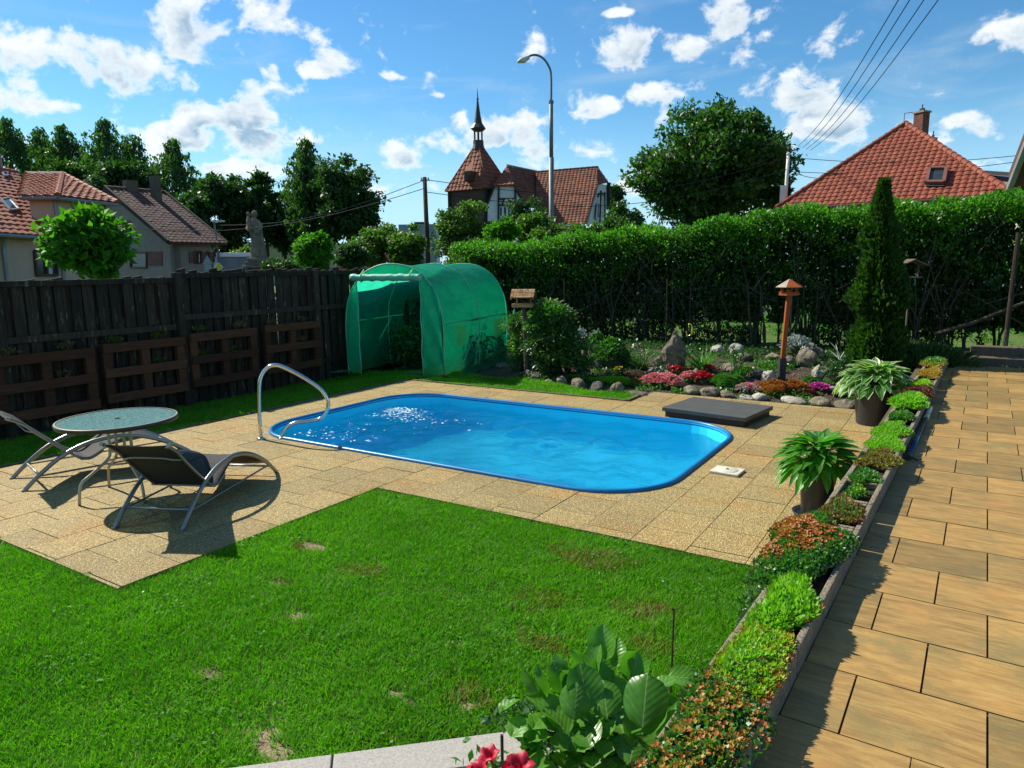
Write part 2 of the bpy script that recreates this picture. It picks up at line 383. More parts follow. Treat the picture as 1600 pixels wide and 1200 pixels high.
rb.add([(-40,14,.344),(-16,16,.344),(4,22,.344),(30,24,.344),(30,30,.344),(4,28,.344),(-16,23,.344),(-40,22,.344)], [tuple(range(8))])
rb.build('road', M['asphalt'])['kind'] = 'structure'

def noise2(x, y, s, seed=0):
    r = np.random.default_rng(seed); g = r.random((64,64)); xi = x/s; yi = y/s
    x0 = np.floor(xi).astype(int); y0 = np.floor(yi).astype(int); fx = xi-x0; fy = yi-y0; fx = fx*fx*(3-2*fx); fy = fy*fy*(3-2*fy)
    a = g[x0%64, y0%64]; b_ = g[(x0+1)%64, y0%64]; c = g[x0%64, (y0+1)%64]; d = g[(x0+1)%64, (y0+1)%64]
    return (a*(1-fx)+b_*fx)*(1-fy)+(c*(1-fx)+d*fx)*fy
# ------------------------------------------------------------------ pool
def rr(inset=0., n=10):
    pts = []; u0, u1, v0, v1, r = PU0+inset, PU1-inset, PV0+inset, PV1-inset, PR-inset
    for cx, cy, a0 in ((u1-r, v0+r, -90), (u1-r, v1-r, 0), (u0+r, v1-r, 90), (u0+r, v0+r, 180)):
        for k in range(n+1):
            a = math.radians(a0+90*k/n); pts.append((cx+r*math.cos(a), cy+r*math.sin(a)))
    return pts
def inside_rr(x, y, g=0.):
    dx = max(PU0+PR-x, 0, x-(PU1-PR)); dy = max(PV0+PR-y, 0, y-(PV1-PR))
    return (dx or dy) and math.hypot(dx, dy) < PR+g or (not dx and not dy)
def push_out(x, y):
    cx = min(max(x, PU0+PR), PU1-PR); cy = min(max(y, PV0+PR), PV1-PR); dx, dy = x-cx, y-cy; d = math.hypot(dx, dy)
    if d < 1e-6:
        c = [(x-PU0, (PU0, y)), (PU1-x, (PU1, y)), (y-PV0, (x, PV0)), (PV1-y, (x, PV1))]; return min(c)[1]
    return cx+dx/d*(PR+.002), cy+dy/d*(PR+.002)
pool = thing('swimming_pool', 'sunken blue pool with rounded corners in the pebble slab patio', 'swimming pool', ((PU0+PU1)/2, (PV0+PV1)/2, -1.2))
def ringmesh(b, rings, close_bottom=False):
    n = len(rings[0]); base = len(b.v)
    for r in rings: b.v += [tuple(p) for p in r]
    for i in range(len(rings)-1):
        for k in range(n): b.f.append((base+i*n+k, base+i*n+(k+1)%n, base+(i+1)*n+(k+1)%n, base+(i+1)*n+k)); b.mi.append(0)
    if close_bottom: b.f.append(tuple(base+(len(rings)-1)*n+k for k in range(n))); b.mi.append(0)
b = MB(); R3 = lambda ins, z: [(x, y, z) for x, y in rr(ins)]
ringmesh(b, [R3(.035,.0), R3(.035,-1.0), R3(.08,-1.05), R3(.16,-1.06)], True)
b.build('basin', M['liner'], pool, smooth=False, world=True).cycles.is_caustics_receiver = True
b = MB(); ringmesh(b, [R3(-.006,-.03), R3(-.018,.008), R3(-.014,.022), R3(.0,.03), R3(.02,.03), R3(.033,.02), R3(.036,-.02), R3(.03,-.05)])
b.build('rim', M['rim'], pool, smooth=True, world=True)
def water_mat():
    m = bpy.data.materials.new('pool_water'); m.use_nodes = True; t = NT(m.node_tree); t.n.remove(t.n['Principled BSDF']); out = t.n['Material Output']
    vec = t.new('ShaderNodeNewGeometry').outputs['Position']
    n1 = t.noise(t.vmath('MULTIPLY', vec, (1,1.5,1)), 3.2, 4, .6, 1.2); n2 = t.noise(vec, 13, 3, .6, .8)
    jet = t.vmath('LENGTH', t.vmath('SUBTRACT', vec, (-5.8, 6.3, -.13)), None, 1)
    k = t.smooth(jet, 2.0, .2, .12, .9)
    h = t.math('ADD', n1, t.math('MULTIPLY', n2, t.math('MULTIPLY', k, .5)))
    b = t.new('ShaderNodeBump'); b.inputs['Strength'].default_value = 1; b.inputs['Distance'].default_value = .025; t.l.new(h, b.inputs['Height'])
    fr = t.new('ShaderNodeFresnel'); fr.inputs[0].default_value = 1.33; t.l.new(b.outputs[0], fr.inputs[1])
    gl = t.new('ShaderNodeBsdfGlossy'); gl.inputs['Roughness'].default_value = .04; t.l.new(b.outputs[0], gl.inputs['Normal'])
    gr = t.new('ShaderNodeBsdfRefraction'); gr.inputs['IOR'].default_value = 1.33; gr.inputs['Roughness'].default_value = 0; gr.inputs[0].default_value = (.86,.985,1,1); t.l.new(b.outputs[0], gr.inputs['Normal'])
    tr = t.new('ShaderNodeBsdfTransparent'); tr.inputs[0].default_value = (.86,.985,1,1)
    rt = t.new('ShaderNodeMixShader'); rt.inputs[0].default_value = .55
    t.l.new(gr.outputs[0], rt.inputs[1]); t.l.new(tr.outputs[0], rt.inputs[2])
    mx = t.new('ShaderNodeMixShader'); back = t.new('ShaderNodeNewGeometry').outputs['Backfacing']; t.l.new(t.math('MULTIPLY', t.math('MULTIPLY', fr.outputs[0], .8), t.math('SUBTRACT', 1., back)), mx.inputs[0]); t.l.new(rt.outputs[0], mx.inputs[1]); t.l.new(gl.outputs[0], mx.inputs[2])
    t.l.new(mx.outputs[0], out.inputs[0]); return m
M['water'] = water_mat()
# rippled surface: real wavelets, livelier round the inlet
wr_ = random.Random(12); WV = []
for k in range(26):
    lam = wr_.choice([.85,.6,.42,.33,.26,.2])*wr_.uniform(.8,1.2); a_ = wr_.uniform(-1.2, 1.2)+(.3 if k % 2 else 2.6); WV.append((2*PI/lam*math.cos(a_), 2*PI/lam*math.sin(a_), wr_.uniform(0, 6.3), .0085*lam*wr_.uniform(.5, 1.3)))
nx, ny = 250, 152; X = np.linspace(PU0, PU1, nx+1); Y = np.linspace(PV0, PV1, ny+1); XX, YY = np.meshgrid(X, Y); ZZ = np.zeros_like(XX)
wob = noise2(XX, YY, .55, 77)*1.6+.2
for kx, ky, ph, am in WV: ZZ += am*np.sin(kx*(XX+.05*np.sin(3*YY))+ky*(YY+.06*np.sin(2.3*XX))+ph)
jr = np.hypot(XX+5.85, YY-6.75); ZZ = ZZ*wob+.007*np.exp(-jr*1.1)*np.sin(jr*26+2*np.sin(XX*5)+1.5*np.sin(YY*7))
b = MB(); b.v = [(XX[j,i], YY[j,i], -.13+ZZ[j,i]) for j in range(ny+1) for i in range(nx+1)]
for j in range(ny):
    for i in range(nx):
        if inside_rr((X[i]+X[i+1])/2, (Y[j]+Y[j+1])/2, .0): b.f.append((j*(nx+1)+i, j*(nx+1)+i+1, (j+1)*(nx+1)+i+1, (j+1)*(nx+1)+i)); b.mi.append(0)
wo_ = b.build('water', M['water'], smooth=True); wo_['kind'] = 'structure'; wo_.cycles.is_caustics_caster = True
# foam where the inlet stirs the water; left-hand flecks are painted-in sun glints
M['foam'] = mat('foam', (.85,.92,.95), (.7,.82,.9), .4, 20)
fp = []
for (px, py, n, sx, sy) in ((618,640,420,.20,.08),(640,651,160,.40,.14),(492,676,70,.40,.14),(560,668,30,.5,.3)):
    c = G(px, py, -.125); q = RNG.normal(size=(n,3))*np.array([sx, sy, 0]); fp.append(np.array(c)+q)
fp = np.concatenate(fp); fp = np.array([p for p in fp if inside_rr(p[0], p[1], -.08)]); fp[:,2] = -.124
ang = RNG.random(len(fp))*PI*2; s = (.006+.016*RNG.random(len(fp))**2)
V = np.stack([fp+np.stack([np.cos(ang+k*PI/2)*s*(1.6 if k%2 else .7), np.sin(ang+k*PI/2)*s*(1.6 if k%2 else .7), np.zeros(len(fp))+.0005*k], 1) for k in range(4)], 1)
addmesh('foam_and_glints', quads_mesh('foam_and_glints', V, 4, M['foam']), kind='stuff')

# ------------------------------------------------------------------ patio of pebble slabs
patio = link(bpy.data.objects.new('patio', None)); patio['kind'] = 'structure'
SP = .395; GAP = .006; TH = .034
def slab_mesh(x0, y0, x1, y1, cut):
    b = MB(); tilt = random.uniform(-.0018, .0018)
    if not cut:
        b.box(((x0+x1)/2, (y0+y1)/2, -TH/2+tilt), (x1-x0, y1-y0, TH)); return b
    N = 12; P = {}
    for j in range(N+1):
        for i in range(N+1):
            x = x0+(x1-x0)*i/N; y = y0+(y1-y0)*j/N; P[i,j] = (x, y, inside_rr(x, y))
    ids = {}
    for j in range(N):
        for i in range(N):
            q = [P[i,j], P[i+1,j], P[i+1,j+1], P[i,j+1]]; ins = [k[2] for k in q]
            if all(ins): continue
            vv = []
            for (a, c) in ((i,j),(i+1,j),(i+1,j+1),(i,j+1)):
                if (a,c) not in ids:
                    x, y, s_ = P[a,c]
                    if s_: x, y = push_out(x, y)
                    ids[a,c] = len(b.v); b.v.append((x, y, tilt))
                vv.append(ids[a,c])
            b.f.append(tuple(vv)); b.mi.append(0)
    top = len(b.v)
    # skirt
    b2 = MB().box(((x0+x1)/2, (y0+y1)/2, -TH/2-.004), (x1-x0, y1-y0, TH-.008))
    if not any(P[k][2] for k in P): b.add(b2.v, b2.f)
    return b
def in_patio(x, y):
    if x < -4.21 and x > -7.87 and y > 2.09 and y < 4.42: return True
    if y > 4.35 and y < 9.08 and x > -7.87 and x < -.62:
        return True
    if y >= 9.05 and y < 9.98 and x > -3.83 and x < -.62: return True
    return False
GX0 = -1.03-SP*18; GY0 = 4.715-SP*8
shared = None
for i in range(0, 20):
    x0 = GX0+i*SP; x1 = x0+SP
    if x0 > -.3: break
    sh = .5*SP if i % 2 else 0.
    for j in range(0, 23):
        y0 = GY0+j*SP+sh-.02; y1 = y0+SP
        cx, cy = (x0+x1)/2, (y0+y1)/2
        a0, a1, b0, b1 = x0, x1, y0, y1
        lo = 2.1 if cx < -4.21 else 4.38
        hi = 9.10 if cx < -3.85 else 9.97
        b0, b1 = max(b0, lo), min(b1, hi); a0 = max(a0, -7.86); a1 = min(a1, pl_left(cy)+.01)
        if b1-b0 < .02 or a1-a0 < .05: continue
        a0 += GAP/2; a1 -= GAP/2; b0 += GAP/2; b1 -= GAP/2
        c4 = [inside_rr(a, c) for a in (a0, a1, (a0+a1)/2) for c in (b0, b1, (b0+b1)/2)]
        if all(c4): continue
        bm = slab_mesh(a0, b0, a1, b1, any(c4)); o = bm.build('slab', M['pebble'], patio)
b = MB(); 
for (x0,y0,x1,y1) in ((-7.85,2.12,-4.23,4.4),(-7.85,4.4,PU0,9.11),(PU1,4.37,-.45,9.98),(PU0,4.37,PU1,PV0),(PU0,PV1,PU1,9.11),(-3.86,9.1,PU1,9.98)): b.add([(x0,y0,-.03),(x1,y0,-.03),(x1,y1,-.03),(x0,y1,-.03)], [(0,1,2,3)])
b.build('slab_bed', M['grout'], patio)
b = MB()
b.box((-7.895, 5.6, -.012), (.045, 7.05, .05)); b.box((-5.87, 9.13, -.012), (4.0, .045, .05)); b.box((-3.875, 9.35, -.012), (.045, .44, .05))
b.build('edging_strip', M['kerb'], patio)

# ------------------------------------------------------------------ terrace of wood-look tiles
TD = Vector((math.cos(-.024), math.sin(-.024), 0)); TE = Vector((-math.sin(-.024), math.cos(-.024), 0)); TO = Vector((-.221, 2.286, .4))
terr = link(bpy.data.objects.new('terrace', None)); terr['kind'] = 'structure'; terr.location = TO; terr.rotation_euler = (0,0,-.024)
TW, TA = .3993, .3907
tm = {}
def tilemesh(w, h):
    k = (round(w,2), round(h,2))
    if k not in tm:
        b = MB().box((0,0,-.02), (w, h, .04)); tm[k] = b.mesh('tile', M['tile'])
        o = bpy.data.objects.new('x', tm[k])
    return tm[k]
def terr_left(t): # left edge in terrace coordinates at row offset t (where the planter stands)
    v = TO.y+t; return pl_right(v)-TO.x-t*.024+.004
for r in range(-7, 25):
    ph = 0 if r % 2 == 0 else .51*TW
    t0 = r*TA; t1 = t0+TA
    for c in range(-2, 6):
        s0 = c*TW+ph; s1 = s0+TW; le = min(terr_left(t0), terr_left(t1))
        if s1 < le+.03: continue
        s0 = max(s0, le)
        s1 = min(s1, 2.25)
        if s1-s0 < .05: continue
        w, h = s1-s0-.007, TA-.007
        if r > 22 and w < .1: continue
        o = inst('tile', tilemesh(w, h), ((s0+s1)/2, (t0+t1)/2, random.uniform(-.001, .001)), parent=terr)
        o.rotation_euler = (random.uniform(-.0015,.0015), random.uniform(-.0015,.0015), 0)
b = MB().box((1.0, 3.4, -.035), (2.9, 12.9, .04)); b.build('tile_bed', M['grout'], terr)

# ------------------------------------------------------------------ lawn: blades
BARE = [((490,850),.13,.07),((472,956),.11,.07),((325,1043),.10,.06),((415,1152),.16,.085),((620,1078),.07,.03),((735,1095),.06,.06),((440,905),.09,.04),((715,998),.08,.03),((640,1090),.05,.03)]
DRY = [((925,868),.30,.16),((850,935),.22,.12),((1000,945),.2,.12),((565,885),.18,.08),((735,1085),.12,.10),((470,850),.1,.08),((850,1000),.16,.08),((1010,1000),.14,.1),((445,905),.12,.05)]
BARE = [(G(*p), a, b) for p, a, b in BARE]; DRY = [(G(*p), a, b) for p, a, b in DRY]
def lawn_ok(u, v):
    ok = (v < 4.41) & (v > .9) & (u > -9.9) & (u < pl_left(v)+.03) & ~((u > -7.9) & (u < -4.2) & (v > 2.125))
    ok &= ~((v-1.62) < (u+2.10)*.914)        # kerb slabs cut the corner
    left = (u < -7.88) & (v < 10.2) & (u > -9.9)
    far = (v > 9.12) & (u > -7.7) & (u < -3.88) & (v < 9.72+.10*np.sin(u*3)-.10*(u+4))
    return ok | left | far
def blades(n, umin, umax, vmin, vmax, hgt, wid, dens_fn=None):
    u = RNG.uniform(umin, umax, n); v = RNG.uniform(vmin, vmax, n)
    k = lawn_ok(u, v)
    # skip what lies outside the view by more than a metre
    keep = RNG.random(n); bare = np.zeros(n); dry = np.zeros(n)
    nz = noise2(u, v, .09, 3)
    for c, a, b in BARE:
        q = np.hypot((u-c.x)/a, (v-c.y)/b)+(nz-.5)*1.1; bare = np.maximum(bare, np.clip(1.25-q, 0, 1))
    for c, a, b in DRY:
        q = np.hypot((u-c.x)/a, (v-c.y)/b)+(nz-.5)*1.3; dry = np.maximum(dry, np.clip(1.3-q, 0, 1))
    k &= keep > bare*.97
    thin = noise2(u, v, .35, 5); k &= keep > (thin-.72)*1.0
    u, v, dry = u[k], v[k], dry[k]; n = len(u)
    z = np.array([terrain(a, b) for a, b in zip(u, v)]) if n < 1 else None
    z = -.035+(-.145)*np.clip((-u-7.85)/2.1, 0, 1)**2*(3-2*np.clip((-u-7.85)/2.1, 0, 1))
    z = np.where(v > 9.7, z+.02, z)+.012
    tuft = noise2(u, v, .13, 9)*.6+noise2(u, v, .5, 11)*.6
    h = hgt*(.45+.75*RNG.random(n))*(.45+.95*tuft)
    P = np.stack([u, v, z], 1); a = RNG.random(n)*2*PI; w = wid*(.6+.8*RNG.random(n))
    lean = RNG.normal(size=(n,2))*.6+np.stack([noise2(u, v, .06, 21)-.5, noise2(u, v, .06, 22)-.5], 1)*.9
    s = np.stack([np.cos(a), np.sin(a), np.zeros(n)], 1)*w[:,None]/2
    tip = P+np.stack([lean[:,0]*h, lean[:,1]*h, h], 1)
    return np.stack([P-s, P+s, tip], 1), dry
A1, d1 = blades(420000, -5.6, -.5, .9, 4.45, .030, .0070)
A2, d2 = blades(60000, -9.9, -5.6, .9, 4.45, .04, .011)
A3, d3 = blades(60000, -9.9, -7.88, 2.0, 10.2, .05, .013)
A4, d4 = blades(40000, -7.7, -3.85, 9.1, 10.1, .045, .012)
A = np.concatenate([A1, A2, A3, A4]); dd = np.concatenate([d1, d2, d3, d4]); isdry = RNG.random(len(dd)) < np.maximum(dd*.65, .035)
addmesh('lawn', quads_mesh('lawn', A[~isdry], 3, M['grass']), kind='stuff')
addmesh('dry_lawn_grass', quads_mesh('dry_lawn_grass', A[isdry], 3, M['grassdry']), kind='stuff')
b = MB()
for i_, (c, a, w_) in enumerate(BARE[:6]):
    k0_ = len(b.v); b.v.append((c.x, c.y, -.022))
    for k in range(18):
        q = 2*PI*k/18; r_ = .95*(1+.25*math.sin(3*q+i_)+.15*math.sin(5*q+2*i_)); b.v.append((c.x+a*r_*math.cos(q), c.y+w_*r_*math.sin(q), -.03))
    for k in range(18): b.f.append((k0_, k0_+1+k, k0_+1+(k+1)%18)); b.mi.append(0)
b.build('bare_earth', mat('bare_earth', (.36,.28,.16), (.20,.15,.08), .95, 18, bump=1, world=True, c3=(.46,.38,.24)))['kind'] = 'structure'
# small clover and daisy leaves in the turf
cl = RNG.uniform([-5.5,1.0,0],[-.8,4.35,0],(9000,3)); k = lawn_ok(cl[:,0], cl[:,1]) & (noise2(cl[:,0], cl[:,1], .3, 31) > .7); cl = cl[k]; cl[:,2] = .0+.012*RNG.random(len(cl))
M['clover'] = leafmat('clover_leaf', (.05,.18,.012), (.10,.28,.025), .3, .6, spec=.15)
addmesh('clover', leaves(cl, .019, M['clover'], up=np.array([0,0,.0])+RNG.normal(size=(len(cl),3))*np.array([1,1,.15]), nrm=np.array([0,0,1.]), aspect=.8), kind='stuff')
cw = cl[RNG.random(len(cl)) < .008]+np.array([0,0,.02])
addmesh('daisy_heads', leaves(cw, .012, M['foam'], nrm=np.array([0,0,1.]), aspect=1), kind='stuff')
# ------------------------------------------------------------------ timber fence on the left
def wood_mat(name, c1, c2, c3=None, vert=True, rough=.85):
    m = bpy.data.materials.new(name); m.use_nodes = True; t = NT(m.node_tree); p = t.n['Principled BSDF']
    vec = t.new('ShaderNodeNewGeometry').outputs['Position']; oi = t.new('ShaderNodeObjectInfo').outputs['Random']
    v2 = t.vmath('ADD', t.vmath('MULTIPLY', vec, (22,22,1.6) if vert else (2.5,2.5,26)), t.comb(t.math('MULTIPLY', oi, 41.), 0., t.math('MULTIPLY', oi, 7.)))
    g = t.noise(v2, 1.6, 6, .7, .5)
    col = t.mix(t.smooth(g, .35, .68), (*c1, 1), (*c2, 1))
    if c3:
        w = t.noise(t.vmath('MULTIPLY', vec, (9,9,2.2)), 1.7, 5, .7); col = t.mix(t.smooth(w, .56, .74), col, (*c3, 1))
    col = t.mix(1., col, t.ramp(oi, [(0,(.6,.6,.62)),(1,(1.25,1.2,1.1))]), 'MULTIPLY')
    t.l.new(col, p.inputs['Base Color']); p.inputs['Roughness'].default_value = rough; p.inputs['Specular IOR Level'].default_value = .2
    b = t.new('ShaderNodeBump'); b.inputs['Strength'].default_value = .6; b.inputs['Distance'].default_value = .008; t.l.new(g, b.inputs['Height']); t.l.new(b.outputs[0], p.inputs['Normal']); return m
M['fence'] = wood_mat('weathered_dark_boards', (.026,.022,.017), (.060,.047,.033), (.22,.185,.13))
M['pallet'] = wood_mat('brown_stained_pallet', (.075,.033,.017), (.12,.052,.027), None, vert=False)
M['woodtan'] = wood_mat('tan_timber', (.30,.18,.08), (.42,.27,.13), None, vert=False)
M['woodgrey'] = wood_mat('grey_post', (.13,.105,.075), (.2,.165,.12), (.09,.08,.06))
M['woodred'] = wood_mat('orange_stained_wood', (.42,.10,.025), (.50,.14,.04), None)
FU = -9.95; f = thing('board_fence', 'dark weathered board fence with overlapping vertical boards behind the left lawn strip', 'fence', (FU, 8, -.2))
V0, NB = 2.4, 62; PIT = .175
bm_ = {}
def boardmesh(w, h):
    k = (w, round(h, 2))
    if k not in bm_:
        b = MB(); b.add([(-.011,-w/2,0),(.011,-w/2,0),(.011,w/2,0),(-.011,w/2,0),(-.011,-w/2,h-.01),(.011,-w/2,h-.012),(.011,w/2,h+.008),(-.011,w/2,h+.01)], [(3,2,1,0),(4,5,6,7),(0,1,5,4),(1,2,6,5),(2,3,7,6),(3,0,4,7)])
        bm_[k] = b.mesh('board', M['fence'])
    return bm_[k]
def ftop(v): return (1.80 if v < 6.3 else 1.90)
for i in range(NB):
    v = V0+i*PIT
    for lay, w in ((0, .128), (1, .12)):
        vv = v+lay*PIT/2; h = ftop(vv)+.2+random.choice([-.03,-.01,0,.01,.025])-(.035 if lay else 0)
        o = inst('board', boardmesh(w, h), (.03 if lay == 0 else -.012, vv-8, 0), (random.uniform(-.012,.012), random.uniform(-.01,.01), random.uniform(-.06,.06)), parent=f)
for v in (3.9, 6.28, 8.95, 11.4):
    MB().box((.10, v-8, 1.02), (.09,.11,2.1)).build('post', M['fence'], f, bevel=.006)
for (a, c, dz) in ((V0-.1, 6.22, -.06), (6.34, 13.2, 0)):
    MB().box((.07, (a+c)/2-8, 2.02+dz), (.05, c-a, .075)).build('rail', M['fence'], f, bevel=.004)
    MB().box((.068, (a+c)/2-8, 1.40+dz*2.2), (.05, c-a, .085)).build('rail', M['fence'], f, bevel=.004)
    MB().box((.066, (a+c)/2-8, .42+dz), (.05, c-a, .08)).build('rail', M['fence'], f, bevel=.004)
# pallets hung on it as herb planters
M['herb'] = leafmat('fence_herbs', (.05,.09,.015), (.14,.16,.03), .4)
M['herbdry'] = leafmat('fence_herbs_dry', (.12,.09,.04), (.20,.15,.07), .3)
PLAB = ['brown pallet planter hung on the fence behind the left sun lounger, nearest of the four', 'brown pallet planter on the fence behind the round table, second from the left',
        'brown pallet planter on the fence with a tuft of yellow-green herbs on its top slat', 'brown pallet planter on the fence nearest the green tunnel greenhouse']
for i, (v, zb) in enumerate(((3.74,.07),(5.05,.10),(6.35,.13),(7.71,.15))):
    p = thing('pallet_planter', PLAB[i], 'pallet', (FU+.09, v, zb), 0, 'pallet planters hung on the fence')
    for k, z in enumerate((.07, .42, .765)):
        MB().box((.115, .6, z), (.02, 1.2, .125)).build('slat', M['pallet'], p, bevel=.003)
        MB().box((.0, .6, z), (.02, 1.2, .10)).build('slat', M['pallet'], p, bevel=.003)
        MB().box((.058, .6, z-.055), (.09, 1.19, .015)).build('shelf', M['pallet'], p)
    for yy in (.06, .6, 1.14): MB().box((.057, yy, .41), (.085, .12, .80)).build('upright', M['pallet'], p, bevel=.003)
    spots = (((.20,.85,'on the left of the top slat'),(.85,.85,'on the right of the top slat'),(.8,.5,'on the middle slat')) if i != 2 else ((.2,.87,'on the left of the top slat'),(.9,.87,'on the right of the top slat'),(.22,.5,'on the left of the middle slat'),(.75,.5,'on the right of the middle slat')))
    for k, (a, zz, wh) in enumerate(spots):
        q = RNG.normal(size=(90,3))*np.array([.018,.05,.018])+np.array([FU+.09+.06, v+a, zb+zz+.005])
        me = leaves(q, .05 if k < 2 else .04, M['herbdry' if i in (0,3) or (i == 2 and k == 1) else 'herb'], up=np.array([.2,0,1.]))
        lab = ('pale herb tuft ' if i in (0,3) or (i == 2 and k == 1) else 'green herb tuft ')+wh+' of the '+('nearest pallet', 'pallet behind the table', 'third pallet', 'pallet nearest the greenhouse')[i]
        o = addmesh('herb_tuft', me); recenter(o); meta(o, lab, 'herbs', 'herbs in the pallet planters')

# ------------------------------------------------------------------ tunnel greenhouse
def film(name, c, alpha, trans=.5):
    m = bpy.data.materials.new(name); m.use_nodes = True; t = NT(m.node_tree); p = t.n['Principled BSDF']; out = t.n['Material Output']
    vec = t.new('ShaderNodeTexCoord').outputs['Object']; x, y, z = t.sep(vec)
    n = t.noise(t.vmath('MULTIPLY', vec, (3,1,3)), 2.5, 5, .6, 1.)
    col = t.mix(t.smooth(n, .3, .7), (*[k*.8 for k in c], 1), (*c, 1))
    col = t.mix(t.smooth(t.math('ADD', z, t.math('MULTIPLY', n, .35)), .52, .1, 0, .7), col, (.16,.24,.05,1))
    t.l.new(col, p.inputs['Base Color']); p.inputs['Roughness'].default_value = .42; p.inputs['Specular IOR Level'].default_value = .35
    b = t.new('ShaderNodeBump'); b.inputs['Strength'].default_value = .8; b.inputs['Distance'].default_value = .03
    t.l.new(t.noise(t.vmath('MULTIPLY', vec, (1,.6,4)), 3, 4, .6, 1.5), b.inputs['Height']); t.l.new(b.outputs[0], p.inputs['Normal'])
    tr = t.new('ShaderNodeBsdfTranslucent'); t.l.new(t.mix(1., col, (1.6,1.8,1.6,1), 'MULTIPLY'), tr.inputs[0])
    m1 = t.new('ShaderNodeMixShader'); m1.inputs[0].default_value = trans; t.l.new(p.outputs[0], m1.inputs[1]); t.l.new(tr.outputs[0], m1.inputs[2])
    ta = t.new('ShaderNodeBsdfTransparent'); ta.inputs[0].default_value = (.35,.9,.6,1)
    m2 = t.new('ShaderNodeMixShader'); m2.inputs[0].default_value = alpha; t.l.new(ta.outputs[0], m2.inputs[1]); t.l.new(m1.outputs[0], m2.inputs[2]); t.l.new(m2.outputs[0], out.inputs[0]); return m
M['film'] = film('green_greenhouse_film', (.020,.42,.29), .84, .62)
M['filmlight'] = film('pale_mesh_window', (.30,.52,.28), .88)
M['tubegreen'] = mat('green_white_tube', (.10,.42,.27), (.16,.5,.34), .5, 5)
GW, GL, GHT = 2.17, 2.85, 2.0
gh = thing('tunnel_greenhouse', 'green film tunnel greenhouse with rolled-up door in the far left corner', 'greenhouse', (-8.53, 9.52, -.03), math.radians(10)); gh.scale = (.93,1,1)
def arch(t_):  # t_ 0..1 right to left -> local x,z
    a = t_
    pts = [(1.07,0),(1.085,.5),(1.08,1.0),(1.0,1.36),(.82,1.66),(.5,1.90),(0,2.0)]
    pts = pts+[(-x_, z_) for x_, z_ in pts[-2::-1]]
    L = [0]
    for i in range(1, len(pts)): L.append(L[-1]+math.dist(pts[i], pts[i-1]))
    s = a*L[-1]
    for i in range(1, len(pts)):
        if s <= L[i]+1e-9:
            k = (s-L[i-1])/(L[i]-L[i-1]); break
    p0 = pts[max(i-2,0)]; p1 = pts[i-1]; p2 = pts[i]; p3 = pts[min(i+1,len(pts)-1)]
    cr = lambda q: .5*((2*p1[q])+(-p0[q]+p2[q])*k+(2*p0[q]-5*p1[q]+4*p2[q]-p3[q])*k*k+(-p0[q]+3*p1[q]-3*p2[q]+p3[q])*k**3)
    return cr(0), cr(1)
wins = [(.16,.40,.45,.66),(.66,.90,.45,.66)]
def roofpt(u, v, push=0):
    x, z = arch(u); k = math.sin(v*PI*2)**2
    sag = -.035*k if z > 1.3 else -.02*k
    wr = .008*math.sin(u*61+v*9)*(.4+math.sin(v*17))
    n = Vector((x, 0, max(z-.9, 0))).normalized()
    q = Vector((x, v*GL, z))+n*(sag+wr+push); return q
b = MB(); b.grid(lambda u, v: roofpt(u, v), 72, 36); b.build('cover', M['film'], gh, smooth=True)
for k, yy in enumerate((0.0, .5, 1.0)):
    b = MB(); b.tube([roofpt(i/40, yy)*1.0+Vector((0, -.01 if yy == 0 else .01, .0)) for i in range(41)], .013, 6); b.build('hoop', M['tubegreen'], gh, smooth=True)
for sgn in (-1, 1):
    b = MB().tube([(sgn*1.075, 0, .95), (sgn*1.075, GL, .95)], .014, 6); b.build('rail', M['tubegreen'], gh)
    b = MB().tube([(sgn*1.09, 1.55, .93), (sgn*1.09, .62, .10)], .014, 6); b.build('brace', M['tubegreen'], gh)
    for (y0, y1) in ((.42,.80),(2.1,2.55)):
        b = MB().grid(lambda u, v: (sgn*(1.112+.004*math.sin(u*9+v*7)), y0+(y1-y0)*u+.02*v, .52+.36*v), 6, 6); b.build('mesh_window', M['filmlight'], gh, smooth=True)
    b = MB().tube([(sgn*1.10, -.02, .02), (sgn*1.16, 1.2, .03), (sgn*1.10, GL, .02)], .012, 6)
# front: side panels, arch panel above the door, back wall
def front(u0, u1, y, dz=0.): # fill between arch and vertical line
    pass
def xcap(x):  # arch height at |x|
    lo = None
    for i in range(0, 101):
        ax, azz = arch(i/200)
        if ax <= abs(x)+1e-3: return azz
    return 2.0
for (x0, x1, nm) in ((.63,1.09,'front_panel'),(-1.09,-.77,'front_panel')):
    b = MB(); b.grid(lambda u, v: ((x0+(x1-x0)*u), -.012+.03*math.sin(v*14+u*5)*(.3+abs(math.sin(u*11)))*.6-.05*(1-v)*(u if x0 > 0 else 1-u)*0, max(.01, v*xcap(x0+(x1-x0)*u))), 8, 24); b.build(nm, M['film'], gh, smooth=True)
b = MB(); b.grid(lambda u, v: (-.77+1.4*u, -.014, 1.78+v*(xcap(-.77+1.4*u)-1.78)), 14, 3); b.build('arch_panel', M['film'], gh, smooth=True)
b = MB(); b.grid(lambda u, v: (-1.08+2.16*u, GL-.01, v*xcap(-1.08+2.16*u)), 22, 8); b.build('back_panel', M['film'], gh, smooth=True)
b = MB(); b.tube([(-.86+1.56*i/20, -.07, 1.76+.006*math.sin(i*1.9)) for i in range(21)], [.062+.006*math.sin(i*2.3) for i in range(21)], 12); b.build('rolled_door', M['tubegreen'], gh, smooth=True)
for x_ in (-.62, .46): MB().tube([(x_+.02,-.02,1.90),(x_,-.14,1.78),(x_,-.1,1.68),(x_+.01,-.02,1.72)], .012, 6).build('tie_strap', M['filmlight'], gh)
